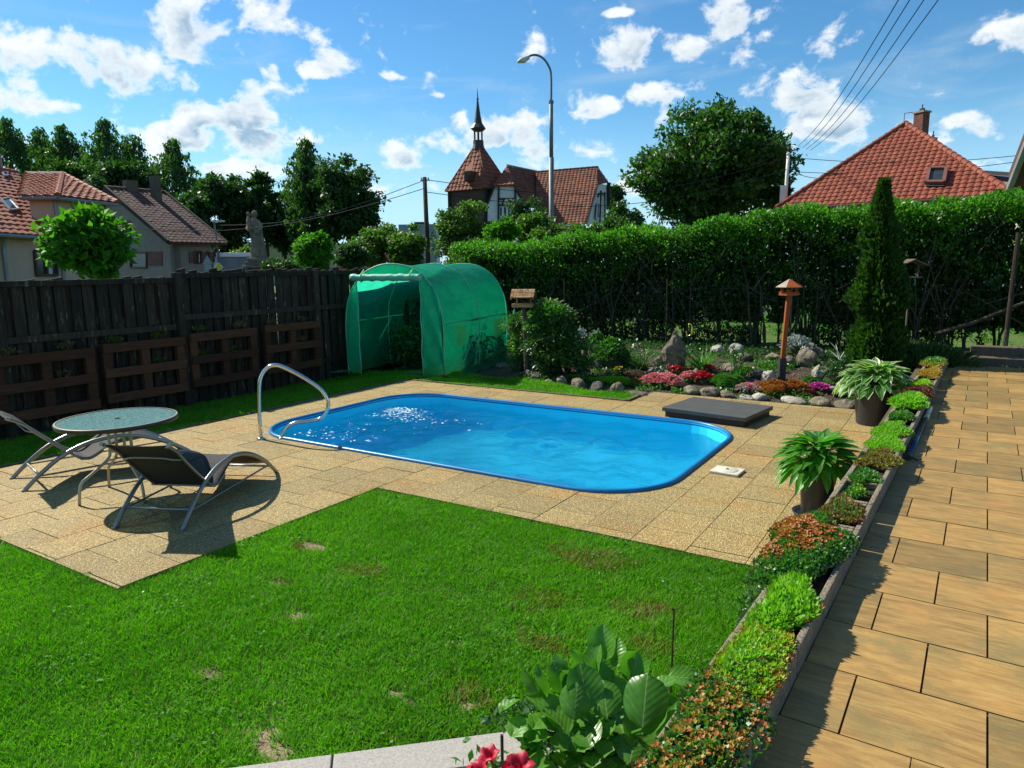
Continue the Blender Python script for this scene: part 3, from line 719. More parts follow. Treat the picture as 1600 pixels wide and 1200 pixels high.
for x_ in (.63, -.77): MB().tube([(x_+.01*math.sin(i*1.3), -.03, 1.74*i/14) for i in range(15)], .011, 5).build('door_seam', M['tubegreen'], gh, smooth=True)
MB().grid(lambda u, v: (1.1+.28*v, .15+2.7*u, .06-.045*v+.012*math.sin(u*30)), 24, 3).build('ground_flap', M['film'], gh, smooth=True)
MB().grid(lambda u, v: (-1.0-.35*v, -.25*v+.3*u, .03+.02*math.sin(u*9)), 6, 3).build('ground_flap', M['film'], gh, smooth=True)
# tomato plants inside, dark trowel plate on the floor
M['tomato'] = leafmat('tomato_leaf', (.02,.06,.012), (.05,.11,.02), .4)
gr = rotz(math.radians(9))
for i in range(8):
    c = gr@Vector((random.choice([-.7,-.35,.3,.72]), .9+.27*i, 0))+gh.location
    hh = .55+.3*random.random(); P = RNG.normal(size=(420,3))*np.array([.15,.15,hh*.26])+np.array([c.x, c.y, hh*.55]); P[:,2] = np.abs(P[:,2])
    nm = ['nearest the door','beside the left film','beside the middle hoop','below the window','against the right film','in the middle of the tunnel','near the back','in the back corner'][i]
    pt = thing('tomato_plant', f'leafy dark green vegetable plant inside the greenhouse {nm}', 'plant', (c.x, c.y, -.05), 0, 'vegetable plants in the greenhouse')
    addmesh('foliage', leaves(P, .09, M['tomato'], nrm=np.array([0,-.4,1.])), pt)
    MB().tube([(0,0,0),(.01,0,hh)], .012, 5).build('stem', M['woodgrey'], pt)
hoe = thing('garden_hoe', 'dark blade and long pale handle lying on the soil in the greenhouse doorway', 'garden tool', (-8.0, 9.75, -.02), 0)
MB().box((-.25,0,.03), (.30,.18,.02), Matrix.Rotation(.1,3,'X')).build('blade', M['rockdark'], hoe); MB().tube([(-.1,0,.04),(.55,-.1,.05)], .012, 6).build('handle', M['woodtan'], hoe)

# ------------------------------------------------------------------ pool handrail
RX, RY = Vector((-6.58, 5.045, 0)), Vector((.81, .585, 0)).normalized()
prof = [(0,0),(.0,.27),(.02,.60),(.06,.74),(.14,.822),(.23,.842),(.32,.81),(.49,.715),(.65,.60),(.735,.51),(.775,.40),(.745,.29),(.67,.215),(.53,.192),(.40,.178),(.30,.13),(.245,.05),(.235,0)]
def spline(P, n):
    P = [Vector(p) for p in P]; out = []
    for i in range(len(P)-1):
        p0, p1, p2, p3 = P[max(i-1,0)], P[i], P[i+1], P[min(i+2,len(P)-1)]
        for k in range(n):
            t_ = k/n; out.append(.5*((2*p1)+(-p0+p2)*t_+(2*p0-5*p1+4*p2-p3)*t_*t_+(-p0+3*p1-3*p2+p3)*t_**3))
    out.append(P[-1]); return out
rail = thing('pool_handrail', 'bent polished steel grab rail at the left corner of the pool', 'handrail', (RX.x, RX.y, 0))
MB().tube(spline([RY*s+Vector((0,0,z)) for s, z in prof], 5), .0215, 14).build('tube', M['steel'], rail, smooth=True)
for s in (0, .235): MB().lathe([(0,.0),(.05,.0),(.05,.008),(.03,.02),(.024,.022)], 20, RY*s).build('flange', M['steel'], rail, smooth=True)

# ------------------------------------------------------------------ sun loungers
M['frame'] = mat('grey_powder_coat', (.30,.31,.29), (.26,.27,.25), .35, 4, metal=.75, spec=.5)
M['mesh'] = mat('black_mesh_fabric', (.022,.022,.023), (.03,.03,.031), .75, 200, bump=.4)
M['champ'] = mat('champagne_metal', (.42,.40,.30), (.34,.32,.24), .35, 4, metal=.6)
def lounger(label, loc, rz):
    L = thing('sun_lounger', label, 'sun lounger', loc, rz, 'sun loungers beside the round table')
    W_ = .545; arc = [(0,0),(.115,.108),(.27,.228),(.415,.302),(.55,.342),(.70,.361),(.80,.361),(.96,.332),(1.15,.258),(1.355,.135),(1.515,0)]
    sl = [(-.055,.662),(-.02,.650),(.025,.622),(.075,.585),(.14,.515),(.225,.430),(.325,.335),(.40,.268),(.465,.215),(.52,.197),(.57,.205),(.66,.252),(.76,.305),(.88,.335),(.98,.322),(1.16,.252),(1.34,.142)]
    for x in (0, W_):
        b = MB(); c = spline([(x, y, z+.0) for y, z in arc], 4); b.tube(c, .0135, 8, flat=1.5); b.build('arc_frame', M['frame'], L, smooth=True)
        b = MB(); b.tube(spline([(x+(.03 if x == 0 else -.03), y, z-.012) for y, z in sl[:12]], 4), .0115, 8); b.build('side_rail', M['frame'], L, smooth=True)
        MB().tube([(x, .13, .11), (x, 1.38, .11)], .008, 6).build('stay_bar', M['frame'], L)
    b = MB(); cc = spline([(0, y, z) for y, z in sl], 4); n = len(cc)-1
    def fn(u, v):
        p = cc[min(int(v*n+.5), n)]; e = abs(u-.5)*2; return (.022+(W_-.044)*u, p.y, p.z-.012*(1-e*e)+.003)
    b.grid(fn, 8, n); o = b.build('sling', M['mesh'], L, smooth=True); s_ = o.modifiers.new('s', 'SOLIDIFY'); s_.thickness = .006
    for (y, z, r, nm) in ((.13,.118,.011,'cross_bar'),(1.42,.085,.011,'cross_bar'),(.47,.195,.010,'cross_bar'),(1.30,.165,.010,'cross_bar')):
        MB().tube([(0,y,z),(W_,y,z)], r, 8).build(nm, M['frame'], L, smooth=True)
    MB().tube(spline([(.03,.15,.50),(.08,.09,.515),(.16,.075,.53),(W_-.16,.075,.53),(W_-.08,.09,.515),(W_-.03,.15,.50)], 3), .008, 6).build('back_handle', M['frame'], L, smooth=True)
    for x in (.01, W_-.01): MB().tube([(x,-.06,.666),(x,-.03,.655)], .016, 8).build('end_cap', M['champ'], L)
    for x in (0, W_):
        MB().box((x,.005,.008), (.035,.05,.018)).build('foot', M['frame'], L, bevel=.003)
    return L
lounger('grey-framed black mesh sun lounger in front of the table, its back towards the lawn', (-5.22, 2.65, 0), math.atan2(.23,.5))
lounger('grey-framed black mesh sun lounger behind the table, head end at the left frame edge', (-7.36, 2.86, 0), math.atan2(-.13,.53))
# ------------------------------------------------------------------ round glass table
def glass_top():
    m = bpy.data.materials.new('rippled_glass'); m.use_nodes = True; t = NT(m.node_tree); p = t.n['Principled BSDF']; out = t.n['Material Output']
    vec = t.new('ShaderNodeTexCoord').outputs['Object']; v = t.vor(vec, 75); n = t.noise(vec, 60, 3)
    col = t.mix(t.smooth(n, .35, .65), (.10,.25,.22,1), (.24,.40,.36,1)); t.l.new(col, p.inputs['Base Color'])
    p.inputs['Roughness'].default_value = .18; p.inputs['Specular IOR Level'].default_value = .8
    b = t.new('ShaderNodeBump'); b.inputs['Strength'].default_value = .45; b.inputs['Distance'].default_value = .004; t.l.new(v, b.inputs['Height']); t.l.new(b.outputs[0], p.inputs['Normal'])
    tr = t.new('ShaderNodeBsdfTransparent'); tr.inputs[0].default_value = (.6,.8,.75,1); mx = t.new('ShaderNodeMixShader'); mx.inputs[0].default_value = .72
    t.l.new(tr.outputs[0], mx.inputs[1]); t.l.new(p.outputs[0], mx.inputs[2]); t.l.new(mx.outputs[0], out.inputs[0]); return m
M['glass'] = glass_top()
M['brown'] = mat('dark_brown_rim', (.055,.032,.020), (.08,.05,.03), .4, 5)
tb = thing('garden_table', 'round patio table with greenish rippled glass top and brown rim', 'table', (-5.93, 3.13, 0))
TZ = .675; TR = .46
MB().lathe([(.02,TZ-.006),(TR-.012,TZ-.006),(TR-.012,TZ),(.02,TZ),(.02,TZ-.006)], 48).build('glass_top', M['glass'], tb)
MB().lathe([(TR-.014,TZ+.003),(TR,TZ+.003),(TR+.006,TZ-.004),(TR+.004,TZ-.03),(TR-.01,TZ-.034),(TR-.016,TZ-.01),(TR-.014,TZ+.003)], 48).build('rim', M['brown'], tb, smooth=True)
MB().lathe([(TR-.012,TZ+.0045),(TR-.002,TZ+.0045),(TR+.001,TZ+.002)], 48).build('rim_edge', M['champ'], tb)
MB().lathe([(.012,TZ-.02),(.022,TZ-.02),(.024,TZ+.004),(.014,TZ+.004)], 20).build('umbrella_ring', M['brown'], tb)
for k in range(4):
    a = math.radians((-100, -6, 66, 172)[k]); cx, sy = math.cos(a), math.sin(a)
    pr_ = [(.30,TZ-.03),(.27,.50),(.10,.44),(.085,.40),(.13,.33),(.27,.22),(.335,.15),(.35,0)]
    pr_ = [(.36,TZ-.03),(.10,TZ-.035),(.085,.60),(.085,.40),(.12,.33),(.25,.235),(.33,.17),(.355,.0)]
    MB().tube(spline([(r*cx, r*sy, z) for r, z in pr_[1:]], 3), .0125, 8).build('leg', M['champ'], tb, smooth=True)
    MB().tube([(.44*cx,.44*sy,TZ-.025),(.08*cx,.08*sy,TZ-.03)], .010, 6).build('top_support', M['champ'], tb)
MB().lathe([(.082,.40),(.092,.40),(.092,.42),(.082,.42),(.082,.40)], 24).build('leg_ring', M['champ'], tb)
MB().lathe([(.115,.30),(.127,.30),(.127,.315),(.115,.315),(.115,.30)], 24).build('leg_ring', M['champ'], tb)
# ------------------------------------------------------------------ hatch and skimmer lid
M['slate'] = mat('dark_grey_board', (.085,.088,.08), (.065,.068,.062), .55, 5, bump=.2, world=True, stretch=(1,6,1))
M['slatedark'] = mat('dark_board_edge', (.035,.036,.038), (.028,.029,.03), .6, 5)
hx = thing('pump_hatch', 'flat dark grey lid over the pump shaft beside the pool', 'hatch lid', (-2.47, 8.72, 0), math.radians(-8))
MB().box((0,0,.035), (1.02,.82,.07)).build('frame', M['slatedark'], hx, bevel=.004)
MB().box((0,0,.098), (1.08,.88,.05)).build('lid', M['slate'], hx, bevel=.005)
M['cream'] = mat('cream_plastic', (.62,.60,.48), (.55,.53,.42), .5, 9, bump=.1, c3=(.45,.42,.32))
sk = thing('skimmer_lid', 'small square cream plastic cover with a round centre in the patio', 'drain cover', (-1.685, 6.345, 0), math.radians(-3))
MB().box((0,0,.012), (.262,.225,.024)).build('plate', M['cream'], sk, bevel=.006)
MB().lathe([(.0,.031),(.086,.031),(.094,.027),(.098,.024)], 32).build('round_cover', M['cream'], sk, smooth=True)
MB().lathe([(.0,.035),(.014,.035),(.014,.03)], 14).build('knob', M['slatedark'], sk)

# ------------------------------------------------------------------ grey kerb slabs, lower left of the bed
kd = Vector((.735,.678,0)).normalized(); kn = Vector((.678,-.735,0))
k0 = G(520,1178,.09)
for (a, c, lab) in ((-1.3,-.004,'grey speckled kerb slab at the bottom edge of the picture, left of the joint'),(.004,.95,'grey speckled kerb slab running under the bergenia leaves, right of the joint')):
    p0, p1 = k0+kd*a, k0+kd*c; b = MB(); b.prism([(p0.x,p0.y),((p0+kn*.165).x,(p0+kn*.165).y),((p1+kn*.165).x,(p1+kn*.165).y),(p1.x,p1.y)], -.1, .09)
    meta(recenter(b.build('kerb_slab', M['granite'], bevel=.004)), lab, 'kerb slab', 'grey kerb slabs')
for (a, c, lab) in ((-1.25,.28,'tan stone paver at the bottom edge below the left kerb slab'),(.29,.95,'tan stone paver under the red petunias at the bottom edge')):
    p0, p1 = k0+kd*a+kn*.175, k0+kd*c+kn*.175; b = MB(); b.prism([(p0.x,p0.y),((p0+kn*.4).x,(p0+kn*.4).y),((p1+kn*.4).x,(p1+kn*.4).y),(p1.x,p1.y)], -.1, .075)
    meta(recenter(b.build('stone_paver', M['concrete'], bevel=.005)), lab, 'paver', 'tan pavers below the kerb')
# ------------------------------------------------------------------ concrete planter blocks between patio and terrace
M['plantsoil'] = mat('dark_potting_soil', (.03,.022,.015), (.06,.045,.03), .95, 25, bump=1.2, world=True)
pw = thing('block_planter', 'long low row of hollow concrete planting blocks between patio and terrace', 'planter', (pl_right(6), 6, 0))
pa = math.atan(.0356)
v = .7; k = 0
while v < 11.9:
    L_ = .46; vc = v+L_/2; c = Vector((pl_right(vc)-.1175, vc, 0)); R = rotz(-pa); dz = random.uniform(-.004,.006)
    b = MB()
    for off, d in (((-.105,0),(.032,L_-.01)), ((.105,0),(.028,L_-.006)), ((0,-L_/2+.018),(.18,.028)), ((0,L_/2-.018),(.18,.028))):
        b.box(c+R@Vector((*off, .25+dz)), (*d, .51), R)
    b.build('block', M['concrete'], pw, world=True, bevel=.006)
    MB().box(c+Vector((0,0,.23)), (.185,L_-.05,.48), R).build('soil', M['plantsoil'], pw, world=True)
    v += L_+.006
PZ = .5
SED = {'lime': leafmat('sedum_lime', (.12,.32,.012), (.24,.46,.03), .35, .5), 'yellow': leafmat('sedum_yellow_green', (.34,.46,.02), (.20,.40,.02), .35, .5),
       'green': leafmat('sedum_green', (.04,.15,.02), (.08,.24,.03), .3, .4), 'dark': leafmat('sedum_dark_green', (.022,.075,.018), (.05,.13,.03), .25, .4),
       'rust': leafmat('sedum_rust', (.36,.09,.02), (.42,.17,.03), .25, .5), 'maroon': leafmat('sedum_maroon', (.10,.015,.015), (.17,.03,.02), .2, .5),
       'olive': leafmat('sedum_olive', (.15,.13,.02), (.22,.15,.03), .25, .5), 'orange': leafmat('sedum_orange', (.42,.20,.03), (.34,.26,.04), .3, .5),
       'pink': leafmat('pink_petals', (.62,.20,.22), (.75,.34,.34), .3, .5, tcol=(1.2,1,1)), 'red': leafmat('red_petals', (.45,.012,.02), (.60,.03,.05), .3, .5, tcol=(1.3,1,1)),
       'magenta': leafmat('magenta_petals', (.55,.03,.35), (.65,.08,.45), .3, .5, tcol=(1.2,1,1)), 'white': leafmat('white_petals', (.6,.62,.58), (.75,.75,.68), .3, .5, tcol=(1,1,1)),
       'silver': leafmat('silver_foliage', (.35,.40,.36), (.48,.52,.46), .2, .6, tcol=(1,1.1,1)), 'purple': leafmat('dusky_purple', (.16,.07,.10), (.26,.14,.16), .2, .5),
       'yellowflower': leafmat('yellow_petals', (.7,.45,.02), (.8,.6,.05), .3, .5, tcol=(1,1,1))}
def rosettes(C, r, m, n=7, layers=2, tall=.0, aspect=.42):
    """C (k,3) centres of small succulent rosettes; returns mesh"""
    C = np.asarray(C); k = len(C); Vs = []
    for l in range(layers):
        a0 = RNG.random(k)*2*PI; el = (.25 if l == 0 else .85)+RNG.random(k)*.25+tall; rad = r*(.75+.5*RNG.random(k))*(1 if l == 0 else .72)
        ax = unit(np.array([0,0,1.])+RNG.normal(size=(k,3))*.35)
        t1 = unit(np.cross(ax, np.array([1.,.2,0]))); t2 = np.cross(ax, t1)
        for i in range(n):
            a = a0+2*PI*i/n; h = t1*np.cos(a)[:,None]+t2*np.sin(a)[:,None]
            d = h*np.cos(el)[:,None]+ax*np.sin(el)[:,None]; s = np.cross(ax, h); L = rad[:,None]; w = L*aspect/2
            base = C+ax*.004*l
            Vs.append(np.stack([base, base+d*L*.6+s*w, base+d*L+ax*L*.12, base+d*L*.6-s*w], 1))
    V = np.concatenate(Vs); return quads_mesh('foliage', V, 4, m)
def dome(c, rx, ry, h, n, ang=0., rim=.0, lump=.35):
    """points on a lumpy mound surface"""
    r = np.sqrt(RNG.random(n)); a = RNG.random(n)*2*PI
    edge = 1+.18*np.sin(a*3+c[0]*9)+.12*np.sin(a*5+c[1]*7)
    x = r*np.cos(a)*edge; y = r*np.sin(a)*edge
    z = np.sqrt(np.clip(1-r**2*.92, 0, 1))*(1-lump/2+lump*noise2(x+5+c[0], y+5+c[1], .35, 4))
    X = x*rx; Y = y*ry; ca, sa = math.cos(ang), math.sin(ang)
    return np.stack([c[0]+X*ca-Y*sa, c[1]+X*sa+Y*ca, c[2]+z*h], 1)
def plant(name, label, cat, c, layers, group=None, stems=0):
    """layers: list of (kind, colour, rx, ry, h, n, size[, dx,dy])"""
    o = thing(name, label, cat, tuple(c), 0, group)
    if name == 'sedum_clump':
        layers = [(l[0], l[1], l[2]*.92, l[3]*1.3, l[4]*.68, int(l[5]*1.35), l[6]*random.uniform(.85,1.15))+tuple(l[7:]) for l in layers]
        k_ = layers[0]; layers.append(('leaf', 'olive', k_[2]*1.1, k_[3]*1.1, k_[4]*.7, 120, .016)); layers.append(('ros1', random.choice(['rust','yellow','lime']), k_[2], k_[3], k_[4]*1.05, 40, .018))
    for la in layers:
        kind, col, rx, ry, h, n, size = la[:7]; dx, dy = la[7:9] if len(la) > 8 else (0, 0)
        P = dome((c[0]+dx, c[1]+dy, c[2]), rx, ry, h, n, ang=-pa)
        if kind == 'ros': me = rosettes(P, size, SED[col])
        elif kind == 'ros1': me = rosettes(P, size, SED[col], 6, 1, .5)
        elif kind == 'blade': me = leaves(P, size, SED[col], up=np.array([0,0,.9]), aspect=.35)
        elif kind == 'flower': me = rosettes(P+np.array([0,0,.012]), size, SED[col], 6, 1, .1, .7)
        else: me = leaves(P, size, SED[col], up=np.array([0,0,.5]), nrm=np.array([0,0,.6]), aspect=.6)
        addmesh('flowers' if kind == 'flower' else 'foliage', me, o, kind='stuff')
    b = MB(); R_ = max(la[2] for la in layers); R2 = max(la[3] for la in layers); hh = max(la[4] for la in layers)*.60
    b.grid(lambda u, w: (math.cos(u*2*PI)*R_*.72*math.sin(w*PI/2), math.sin(u*2*PI)*R2*.72*math.sin(w*PI/2), hh*math.cos(w*PI/2)-.0), 14, 5); b.build('cushion', M['cushion'], o, smooth=True)
    return o
M['cushion'] = mat('plant_cushion', (.03,.05,.012), (.05,.055,.02), .95, 30, world=True)
def onpl(px, py, dz=.05):
    g = G(px, py, PZ+dz); return (g.x, g.y, PZ-.005)
PG = 'sedum clumps growing in the block planter'
def pc(v, du=0.): return (pl_right(v)-.12+du, v, PZ-.01)
plant('sedum_clump', 'dark green sedum with orange flower heads at the bottom edge of the picture', 'succulent', pc(1.92,-.0), [('leaf','dark',.15,.33,.07,1500,.022),('leaf','green',.14,.3,.085,700,.02),('flower','rust',.14,.3,.075,150,.011),('flower','orange',.13,.28,.075,170,.012)], PG)
plant('sedum_clump', 'broad yellow-green rosette sedum with rust tips beside the bergenia', 'succulent', pc(2.38,.0), [('ros','yellow',.115,.28,.055,330,.026),('ros','green',.10,.26,.058,110,.03),('ros','lime',.10,.26,.062,110,.03),('ros1','rust',.125,.30,.05,520,.018),('ros1','orange',.115,.29,.056,260,.017)], PG)
plant('sedum_clump', 'bright lime green upright sedum between the grass edge of the planter', 'succulent', pc(2.88,.0), [('ros','lime',.105,.24,.055,330,.026),('blade','lime',.095,.22,.055,360,.034),('ros','green',.10,.23,.05,150,.024),('ros1','orange',.11,.25,.045,260,.018),('ros1','rust',.11,.25,.045,120,.018)], PG)
plant('sedum_clump', 'large bushy green sedum topped with rust-red flower heads in the planter', 'succulent', pc(3.55,-.07), [('leaf','green',.19,.36,.11,3200,.019),('leaf','dark',.21,.38,.09,1800,.02),('flower','rust',.17,.26,.135,520,.012,-.02,.04),('flower','orange',.16,.26,.13,140,.011,-.03,.04)], PG)
plant('sedum_clump', 'mixed dull red and olive sedum above the rust-flowered clump', 'succulent', pc(4.2,-.01), [('ros','olive',.11,.20,.05,200,.024),('ros1','maroon',.12,.2,.055,110,.022),('leaf','green',.1,.18,.06,400,.02)], PG)
plant('sedum_clump', 'small loose green sprig beside bare dark soil in the planter', 'succulent', pc(4.62,.0), [('leaf','green',.06,.10,.05,300,.02)], PG)
plant('sedum_clump', 'small blue-green tuft with brown bits at its edge, level with the plain hosta pot', 'succulent', pc(4.98,.0), [('ros1','green',.085,.13,.045,160,.024),('leaf','olive',.09,.15,.03,160,.018)], PG)
plant('sedum_clump', 'flat olive and brown sedum mat spilling onto the terrace', 'succulent', pc(5.5,.02), [('ros1','olive',.14,.22,.06,520,.02),('ros1','maroon',.13,.20,.055,110,.018)], PG)
plant('sedum_clump', 'flat bright green fine-leaved sedum mat next to the olive one', 'succulent', pc(6.0,.0), [('ros1','lime',.13,.20,.06,620,.02)], PG)
plant('sedum_clump', 'taller bright green sedum cushion leaning to the plain hosta pot', 'succulent', pc(6.5,-.01), [('ros1','lime',.14,.24,.075,650,.022),('leaf','green',.12,.2,.06,300,.02)], PG)
plant('sedum_clump', 'small round green cushion between the two bright green sedums', 'succulent', pc(7.12,-.0), [('ros1','green',.10,.15,.08,360,.022),('leaf','lime',.08,.12,.08,160,.02)], PG)
plant('sedum_clump', 'bright yellow-green sedum with big rosettes, below the maroon clump', 'succulent', pc(7.85,.0), [('ros','lime',.16,.30,.13,230,.042),('ros','yellow',.15,.28,.12,90,.036)], PG)
plant('sedum_clump', 'dark maroon sedum clump at the tip of the blue pole', 'succulent', pc(8.5,.02), [('ros1','maroon',.15,.26,.11,620,.024)], PG)
plant('sedum_clump', 'small olive-green tuft just behind the maroon clump', 'succulent', pc(9.15,.0), [('ros1','yellow',.11,.18,.08,220,.024),('leaf','green',.1,.16,.07,260,.022)], PG)
plant('sedum_clump', 'low orange-brown sedum near the far end of the planter', 'succulent', pc(10.1,.02), [('ros1','orange',.13,.30,.08,420,.026),('ros1','olive',.12,.28,.07,160,.022)], PG)
plant('sedum_clump', 'blue-green and orange sedum at the very far end of the planter', 'succulent', pc(11.1,.0), [('blade','green',.15,.3,.12,420,.045),('ros1','orange',.16,.36,.10,260,.026)], PG)

# ------------------------------------------------------------------ big-leaf helpers
def leafmesh(name, L, w, m, shape='hosta', curl=.25, cup=.15, n=7, wav=.0):
    """leaf in local coordinates: y along the leaf, z up; 'edge' = closeness to margin"""
    b = MB(); ed = []
    nv = 8; nu = 6
    for j in range(nv+1):
        t_ = j/nv
        if shape == 'hosta': ww = math.sin(PI*t_**.72)**.9*(1-.25*t_)
        elif shape == 'round': ww = math.sqrt(max(0, 1-(2*t_-1.0)**2))*(1.0+.1*(t_-.5))
        elif shape == 'lobed': ww = math.sqrt(max(0, 1-(2*t_-1.0)**2))
        elif shape == 'strap': ww = math.sin(PI*min(1, t_*.9+.1))**.6
        for i in range(nu+1):
            s = 2*i/nu-1; x = s*w/2*ww; y = L*t_
            if shape == 'lobed': x *= 1+.22*math.cos(t_*22); y += L*.10*math.cos(s*9)*abs(s)
            z = cup*w*(s*s)*ww-curl*L*t_*t_+wav*L*math.sin(t_*13+s*2)*abs(s)
            b.v.append((x, y, z)); ed.append(max(abs(s), t_ if t_ > .93 else 0))
    for j in range(nv):
        for i in range(nu): b.f.append((j*(nu+1)+i, j*(nu+1)+i+1, (j+1)*(nu+1)+i+1, (j+1)*(nu+1)+i)); b.mi.append(0)
    me = b.mesh(name, m, True); at = me.attributes.new('edge', 'FLOAT', 'POINT'); at.data.foreach_set('value', ed); return me
def place_leaf(me, parent, base, az, elev, roll=0., sc=1., stem=None, r=.003):
    """leaf starting at base (local to parent), pointing azimuth az, elevation elev"""
    o = link(bpy.data.objects.new('leaf', me)); o.parent = parent; o.location = base
    o.rotation_euler = (Matrix.Rotation(az-PI/2, 4, 'Z') @ Matrix.Rotation(elev, 4, 'X') @ Matrix.Rotation(roll, 4, 'Y')).to_euler(); o.scale = (sc,)*3
    return o
HOSTA_V = leafmat('variegated_hosta_leaf', (.045,.17,.02), (.09,.28,.035), .3, .35, veins=420, edge=(.62,.66,.42))
HOSTA_G = leafmat('green_hosta_leaf', (.045,.19,.015), (.10,.33,.025), .35, .35, veins=420)
M['potdark'] = mat('anthracite_plastic', (.020,.021,.023), (.03,.03,.032), .42, 3, spec=.5)
def pot(P, r0, r1, h, saucer=False):
    MB().lathe([(0,.004),(r0-.01,.0),(r0,.01),(r1-.012,h-.05),(r1-.008,h-.045),(r1,h-.04),(r1+.004,h-.005),(r1,h),(r1-.012,h-.002),(r1-.018,h-.05),(0,h-.05)], 36).build('pot', M['potdark'], P, smooth=False, bevel=0)
    MB().lathe([(0,h-.048),(r1-.02,h-.048)], 24).build('soil', M['plantsoil'], P)
    if saucer: MB().lathe([(0,.0),(r0+.05,.0),(r0+.065,.03),(r0+.058,.032),(r0+.045,.008),(0,.008)], 28).build('saucer', M['potdark'], P, smooth=True)
def hosta(name, label, P, m, n, L, w, zc, spread, h, seed):
    rnd = random.Random(seed); o = thing(name, label, 'plant', tuple(P), 0)
    meshes = [leafmesh('leaf', L, w, m, 'hosta', c, .16, wav=.01) for c in (.18,.32,.5)]
    sb = MB()
    for i in range(n):
        q = (i+.5)/n; az = i*2.399+rnd.uniform(-.3,.3); rr_ = spread*(q**.55)
        zz = zc+h*(1-q**1.6)+rnd.uniform(-.015,.015)
        bx, by = math.cos(az)*rr_, math.sin(az)*rr_; el = .75-1.35*q+rnd.uniform(-.15,.15)
        place_leaf(rnd.choice(meshes), o, (bx, by, zz), az, el, rnd.uniform(-.3,.3), rnd.uniform(.75,1.1))
        sb.tube([(bx*.12, by*.12, zc-.10), (bx*.55, by*.55, zz-.02*q), (bx, by, zz)], .0035, 4)
    sb.build('stems', m, o)['kind'] = 'stuff'
    return o
P1 = Vector((-.76, 9.17, 0)); p = thing('plant_pot', 'large plain anthracite plastic pot holding the white-edged hosta', 'plant pot', tuple(P1)); pot(p, .178, .225, .43)
hosta('hosta_plant', 'hosta with white-edged leaves overflowing the large pot', P1, HOSTA_V, 150, .185, .125, .44, .34, .22, 3)
P2 = Vector((-.80, 5.55, 0)); p = thing('plant_pot', 'slimmer black pot on a saucer half hidden by the block planter', 'plant pot', tuple(P2)); pot(p, .105, .135, .36, True)
hosta('hosta_plant', 'plain bright green hosta arching out of the slimmer black pot', P2, HOSTA_G, 150, .19, .085, .36, .19, .20, 5)

# ------------------------------------------------------------------ bed in the lower middle: bergenia, scented geranium, petunias
BERG = leafmat('bergenia_leaf', (.05,.18,.015), (.12,.31,.035), .35, .3, veins=330)
br = thing('bergenia_plant', 'bergenia with large round crinkled leaves at the bottom centre, lit from behind', 'plant', tuple(G(925,1180,.02)), 0)
rl = [leafmesh('leaf', .135, .12, BERG, 'round', c, cu, wav=.022) for c, cu in ((.1,.22),(.3,.12),(-.1,.35),(.45,.3),(.2,-.15))]
bl = br.location
def aim(me, parent, px, py, z, size, elev, az_off=0., roll=0., name='leaf'):
    """leaf whose middle sits at a measured point; az_off 0 = facing back at the photographer"""
    c = G(px, py, z); tocam = math.atan2(-c.y, -c.x)
    sc = size/.135; az = tocam+PI+az_off
    R = Matrix.Rotation(az-PI/2, 3, 'Z') @ Matrix.Rotation(elev, 3, 'X') @ Matrix.Rotation(roll, 3, 'Y')
    base = c-R@Vector((0, .5*size, 0))
    o = link(bpy.data.objects.new(name, me)); o.parent = parent; o.location = base-parent.location; o.rotation_euler = R.to_euler(); o.scale = (sc,)*3
    return base-parent.location
stb = MB()
for (px, py, z, size, el, ao, ro) in ((914,1074,.36,.16,1.15,.2,.1),(1007,1095,.36,.185,1.05,-.1,-.05),(992,1043,.36,.125,.9,-.4,.3),(857,1065,.34,.14,1.1,.5,.9),(943,1003,.42,.14,1.25,.1,-.5),
        (932,1033,.38,.13,1.2,-.3,-.7),(907,1037,.36,.11,1.2,.3,.8),(851,1108,.30,.17,.5,1.0,.3),(1048,1118,.26,.14,.6,-.9,.1),(1057,1150,.22,.15,.35,-1.1,.2),(1032,1165,.22,.15,.3,-.6,-.1),
        (963,1080,.30,.12,.8,.1,.5),(838,1068,.33,.14,1.2,.9,1.2),(1067,1056,.30,.12,.25,-1.6,.3),(1101,1092,.26,.14,.15,-1.5,-.4),(1001,1140,.24,.16,.5,-.3,.5),(965,1120,.22,.15,.4,.4,-.2),
        (885,1080,.30,.15,.9,.7,.2),(940,1055,.34,.12,1.0,-.5,.7),(1030,1070,.30,.13,.7,-1.0,-.3),(895,1150,.2,.14,.2,.3,.2),(975,1180,.16,.15,.3,.1,.1),(1075,1120,.22,.13,.2,-1.3,.2),(900,1095,.34,.13,.9,-.2,.3),(945,1090,.33,.14,.75,.2,-.2),(870,1125,.28,.13,.5,.8,.2),(990,1165,.22,.14,.4,-.2,.2),(1020,1125,.28,.13,.6,-.8,.2),(915,1140,.26,.14,.4,.3,-.3),(960,1020,.36,.11,1.2,-.6,.4),(875,1060,.35,.12,1.1,.2,.4),(880,1040,.34,.10,.9,1.3,-.2)):
    bp = aim(random.choice(rl), br, px, py, z, size, el, ao, ro)
    stb.tube([(bp.x*.15, bp.y*.15, 0), (bp.x*.6, bp.y*.6, bp.z*.65), tuple(bp)], .006, 6)
stb.build('stems', BERG, br)['kind'] = 'stuff'
GER = leafmat('crenate_leaf', (.08,.25,.02), (.14,.36,.04), .4, .45, veins=260)
gr_ = thing('strawberry_plant', 'bright green lobed-leaf plant in front of the bergenia over the kerb', 'plant', tuple(G(870,1190,.02)), 0)
gl_ = [leafmesh('leaf', .11, .11, GER, 'lobed', c, cu) for c, cu in ((.1,.2),(.3,.1),(.0,.35))]
stb = MB(); rg = random.Random(4)
